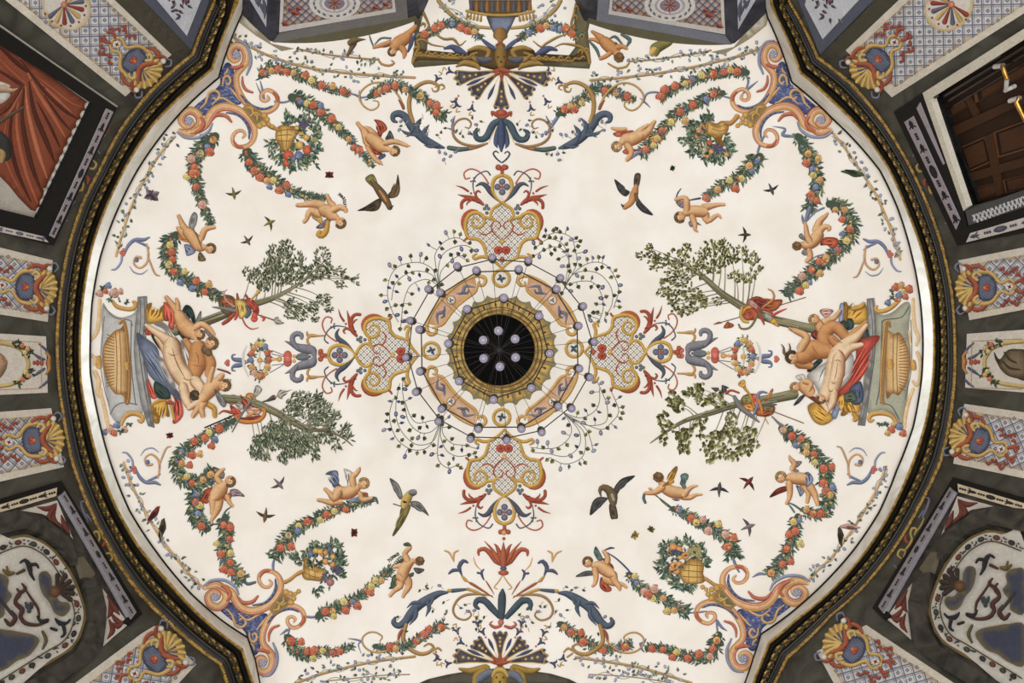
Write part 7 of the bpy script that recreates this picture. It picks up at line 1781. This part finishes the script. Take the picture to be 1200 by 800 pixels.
# tapered wall blocks hanging from the vault at the top
def plane_surf(a, b, c):
    a, b, c = map(np.array, (a, b, c)); n = np.cross(b - a, c - a); n /= np.linalg.norm(n); o = np.array((0, 0, CAMZ))
    if n.dot(o - a) < 0: n = -n
    def f(x, y, off):
        d = np.stack([(np.asarray(x) - 600) / FPX, (np.asarray(y) - 400) / FPX, np.ones(len(x))], -1)
        t = ((a + n * 0 - o) @ n + off) / (d @ n); return o + d * t[:, None]
    return f
M_BLOCK = noise_material('blue_black_marble', (30, 32, 42), (58, 60, 72), 3, .4, dist=2)
def wall_block(label, T, mir):
    def V(x, y): x, y = T(x, y); return on_vault(np.array([x]), np.array([y]), np.array([-.02]))[0]
    def B(x, y, t): x, y = T(x, y); return np.array(((x - 600) / FPX * t, (y - 400) / FPX * t, CAMZ + t))
    t0, t1, t2, t3 = V(258, -8), V(316, 51), V(493, 24), V(520, -40)
    b1 = B(340, -70, 4.7); S1 = plane_surf(t0, t1, b1); S2 = plane_surf(t1, t2, b1)
    def on(S, x, y): x, y = T(x, y); return S(np.array([x]), np.array([y]), np.zeros(1))[0]
    b0 = on(S1, 310, -75); b2 = on(S2, 478, -70); b3 = B(500, -75, 4.7)
    up = [p + np.array((0, 0, .5)) for p in (t0, t1, t2, t3)]
    W = mesh_obj('wall_block', [t0, t1, t2, t3, b0, b1, b2, b3] + up, [(0, 1, 5, 4), (1, 2, 6, 5), (2, 3, 7, 6), (4, 5, 6, 7), (0, 1, 9, 8), (1, 2, 10, 9), (2, 3, 11, 10)], M_BLOCK, kind='structure', label=label)
    def P(*a): return np.array([T(*p) for p in a], float)
    M = wmotif('front_face', 'inlaid lattice face of the block', W, .004, surf=S2)
    poly(M.m, P((317, 52), (331, 57), (345, 56), (400, 47), (450, 39), (494, 31), (487, 18), (475, 22), (400, 36), (326, 46)), (102, 98, 72), smooth=False, raw=True)
    poly(M.sub('marble_border'), P((318, 51), (400, 36), (478, 22), (476, -5), (463, -5), (464, 14), (400, 25), (327, 39)), (116, 114, 112) if not mir else (122, 126, 140), smooth=False, raw=True)
    poly(M.sub('lattice_field'), P((327, 38), (329, -5), (462, -5), (464, 14), (400, 25)), (206, 202, 200), smooth=False, raw=True)
    fld = P((331, 31), (333, -5), (459, -5), (460, 10), (400, 20)); poly(M.sub('lattice_field'), fld, (186, 176, 172), smooth=False, raw=True, rim=(176, 140, 88), bw=1)
    Q = M.sub('lattice', 'stuff')
    for d in (.7, -.75): hatch(Q, fld, d, 6.5, .55, (72, 80, 112)); hatch(Q, fld, d, 6.5, .3, (150, 100, 92), 1.6)
    M.L[0] += .002; c = T(392, 4); R = M.sub('round_medallion')
    for r, k in ((30, (216, 212, 206)), (18, (176, 168, 176)), (15, (216, 212, 206)), (12, (132, 126, 150))): poly(R, [(c[0] + r * math.cos(a), c[1] + r * .62 * math.sin(a)) for a in np.linspace(0, 6.28, 25)[:-1]], k, raw=True, smooth=False); R.L[0] += .001
    for k in range(18): a = k * .349; blob(R, c[0] + 24 * math.cos(a), c[1] + 15 * math.sin(a), 2.4, 1.2, a + 1.57, (96, 104, 124), raw=True, n=7)
    for k in range(8): a = k * .785; leaf(R, c[0], c[1], a, 10, 1.6, (170, 112, 100))
    for x, y, r in ((346, 14, 5), (340, 10, 3), (334, 27, 4.5), (440, 8, 4), (452, 4, 4), (350, 9, 4)): p = T(x, y); leaf(M.sub('red_bird'), p[0] - r, p[1], .3, r * 2.4, r * .55, (172, 70, 52))
    M.done()
    M = wmotif('side_face', 'white inlaid side of the block', W, .004, surf=S1)
    poly(M.m, P((290, -5), (313, -5), (312, 32)), (176, 178, 188), smooth=False, raw=True)
    for a, b in (((298, -3), (303, 8)), ((303, 2), (309, 16)), ((308, -3), (310, 22)), ((305, -3), (300, 4))): stroke(M.sub('dark_acanthus'), [(*T(*a), .8), (*T((a[0] + b[0]) / 2 + 1.5, (a[1] + b[1]) / 2), 2.4), (*T(*b), .6)], (84, 88, 102), raw=True)
    M.done()
wall_block('dark marble block with lattice inlay hanging at the upper left', lambda x, y: (x, y), False)
wall_block('dark marble block with lattice inlay hanging at the upper right', lambda x, y: (1177 - x, y + 2.5), True)

for lab, T in (('left', lambda x, y: (x, y)), ('right', lambda x, y: (1178 - x, y + 4))):
    M = Motif('beige_marble_edge', 'beige marble edge along the upper %s wall block' % lab, ceiling, lay=.004)
    poly(M.m, np.array([T(*p) for p in ((277, 12), (283, 6), (300, 28), (318, 51), (345, 57), (330, 60), (300, 42), (280, 26))], float), (206, 196, 176), smooth=False, raw=True, rim=(150, 138, 112), bw=4); M.done()

# ================================================================== CHANDELIER
def at(px, py, t): return Vector(((px - 600) / FPX * t, (py - 400) / FPX * t, CAMZ + t))
M_BLACK = noise_material('black_metal', (10, 10, 10), (20, 20, 20), 30, .45, spec=.4)
M_VELVET = noise_material('black_canopy', (5, 5, 5), (9, 9, 9), 30, .8, spec=.1)
M_CABLE = noise_material('grey_cable', (52, 50, 48), (74, 72, 70), 30, .5)
M_BULB = noise_material('frosted_bulb', (116, 108, 124), (130, 122, 138), 10, .35, spec=.4)
def tube(name, P, r, mat, parent, sides=5, closed=False):
    V, F = [], []; n = len(P)
    for i, p in enumerate(P):
        d = (P[(i + 1) % n] - P[i - 1]) if (closed or 0 < i < n - 1) else (P[min(i + 1, n - 1)] - P[max(i - 1, 0)])
        d.normalize(); u = d.cross(Vector((0, 0, 1)))
        if u.length < .01: u = d.cross(Vector((1, 0, 0)))
        u.normalize(); v = d.cross(u)
        for k in range(sides):
            a = 2 * math.pi * k / sides; V.append(p + r * (u * math.cos(a) + v * math.sin(a)))
    m = n if closed else n - 1
    for i in range(m):
        for k in range(sides):
            j = (i + 1) % n; F.append((i * sides + k, i * sides + (k + 1) % sides, j * sides + (k + 1) % sides, j * sides + k))
    return mesh_obj(name, V, F, mat, parent, smooth=True)
def lathe(name, prof, mat, parent, loc=(0, 0, 0), n=16, smooth=True):
    V, F = [], []
    for r, z in prof:
        for k in range(n): a = 2 * math.pi * k / n; V.append((loc[0] + r * math.cos(a), loc[1] + r * math.sin(a), loc[2] + z))
    for i in range(len(prof) - 1):
        for k in range(n): F.append((i * n + k, i * n + (k + 1) % n, (i + 1) * n + (k + 1) % n, (i + 1) * n + k))
    return mesh_obj(name, V, F, mat, parent, smooth=smooth)
TC = 7.545; cen = at(585, 410, TC)
lamp = bpy.data.objects.new('chandelier', None); C.objects.link(lamp)
lamp['label'] = 'black wire chandelier of ringed bulbs hanging at the centre of the vault'; lamp['category'] = 'chandelier'
lathe('canopy', [(.002, .04), (.15, .035), (.38, .0), (.462, -.03), (.468, -.045), (.45, -.04), (.36, .012), (.14, .045), (.002, .05)], M_VELVET, lamp, cen, 48)
lathe('hub', [(.001, -.14), (.05, -.14), (.065, -.12), (.065, .0), (.04, .04)], M_BLACK, lamp, cen, 16)
def ringset(s, ox=470, oy=300, k=3.6375): return [(ox + float(a.split(',')[0]) / k, oy + float(a.split(',')[1]) / k) for a in s.split()]
OUTER = ringset('238,42 388,5 543,18 680,92 777,213 823,365 805,517 728,650 600,752 450,785 295,780 158,705 62,580 20,432 38,275 115,140')
MID = ringset('320,60 502,55 663,140 757,297 760,480 670,640 513,737 329,738 172,652 80,492 77,313 166,155')
INNER = ringset('438,178 588,255 633,415 555,562 394,612 247,533 201,373 281,226')
CORE = ringset('415,318 486,353 488,432 421,471 352,436 350,358')
bulb_mesh = sock_mesh = None
def bulb(p, r):
    global bulb_mesh, sock_mesh
    if bulb_mesh is None:
        b = lathe('bulb', [(.0005, -.022), (.011, -.0215), (.019, -.018), (.0205, -.013), (.022, -.013), (.0245, -.018), (.0275, -.011), (.0285, 0), (.027, .011), (.021, .024), (.015, .034), (.014, .042)], M_BULB, lamp, (0, 0, 0), 18); bulb_mesh = b.data
        s = lathe('socket', [(.0285, .004), (.0325, .004), (.0335, .02), (.0335, .13), (.026, .15), (.012, .165), (.001, .165)], M_BLACK, b, (0, 0, 0), 16); sock_mesh = s.data
    else:
        b = bpy.data.objects.new('bulb', bulb_mesh); C.objects.link(b); b.parent = lamp
        s = bpy.data.objects.new('socket', sock_mesh); C.objects.link(s); s.parent = b
    b.location = p; b.scale = (r / .030,) * 3
    return b
spread = [at(585 + 50 * math.cos(2 * math.pi * i / 32), 410 + 50 * math.sin(2 * math.pi * i / 32), 6.6) for i in range(32)]
tube('spreader_ring', spread, .005, M_BLACK, lamp, closed=True)
spread2 = [at(585 + 45 * math.cos(2 * math.pi * i / 32), 410 + 45 * math.sin(2 * math.pi * i / 32), 6.9) for i in range(32)]
tube('spreader_ring', spread2, .004, M_BLACK, lamp, closed=True)
for pts_, t, r, wire in ((OUTER, 4.75, .031, .0052), (MID, 4.6, .031, .0058), (INNER, 4.45, .032, .0066)):
    P3 = [at(x, y, t) for x, y in pts_]
    for p in P3: bulb(p, r)
    # the wire passes just above the bulbs through their sockets
    tube('ring_wire', [p + Vector((0, 0, .11)) for p in P3], wire, M_BLACK, lamp, closed=True)
    for p, (x, y) in zip(P3, pts_):
        a = math.atan2(y - 410, x - 585); e = at(585 + 50 * math.cos(a), 410 + 50 * math.sin(a), 6.6)
        top = p + Vector((0, 0, .165))
        tube('cable', [top, top.lerp(e, .5) - Vector((0, 0, .03)), e, e.lerp(cen - Vector((0, 0, .06)), .55), cen - Vector((0, 0, .06))], .0026, M_CABLE, lamp, 4)
for x, y in CORE:
    p = at(x, y, 4.3); bulb(p, .0345)
    tube('cable', [p + Vector((0, 0, .09)), (p + cen) / 2, cen - Vector((0, 0, .1))], .0022, M_CABLE, lamp, 4)

# door handles, of porcelain and brass
handle([(1166, 78, -.05), (1175, 77, -.03), (1177, 84, -.01), (1180, 92, -.01), (1179, 104, -.05), (1178, 106, -.07), (1189, 101, -.07)], [('handle', (0, 1), .018, M_PORC), ('stem', (1, 2, 3), .013, M_BRASS), ('grip', (3, 4, 5), .013, M_PORC), ('cap', (5, 6), .016, M_PORC)])
handle([(1184, 118, -.05), (1194, 115, -.03), (1191, 120, -.01), (1198, 134, -.01), (1206, 150, -.01)], [('handle', (0, 1), .018, M_PORC), ('stem', (1, 2, 3, 4), .013, M_BRASS)])
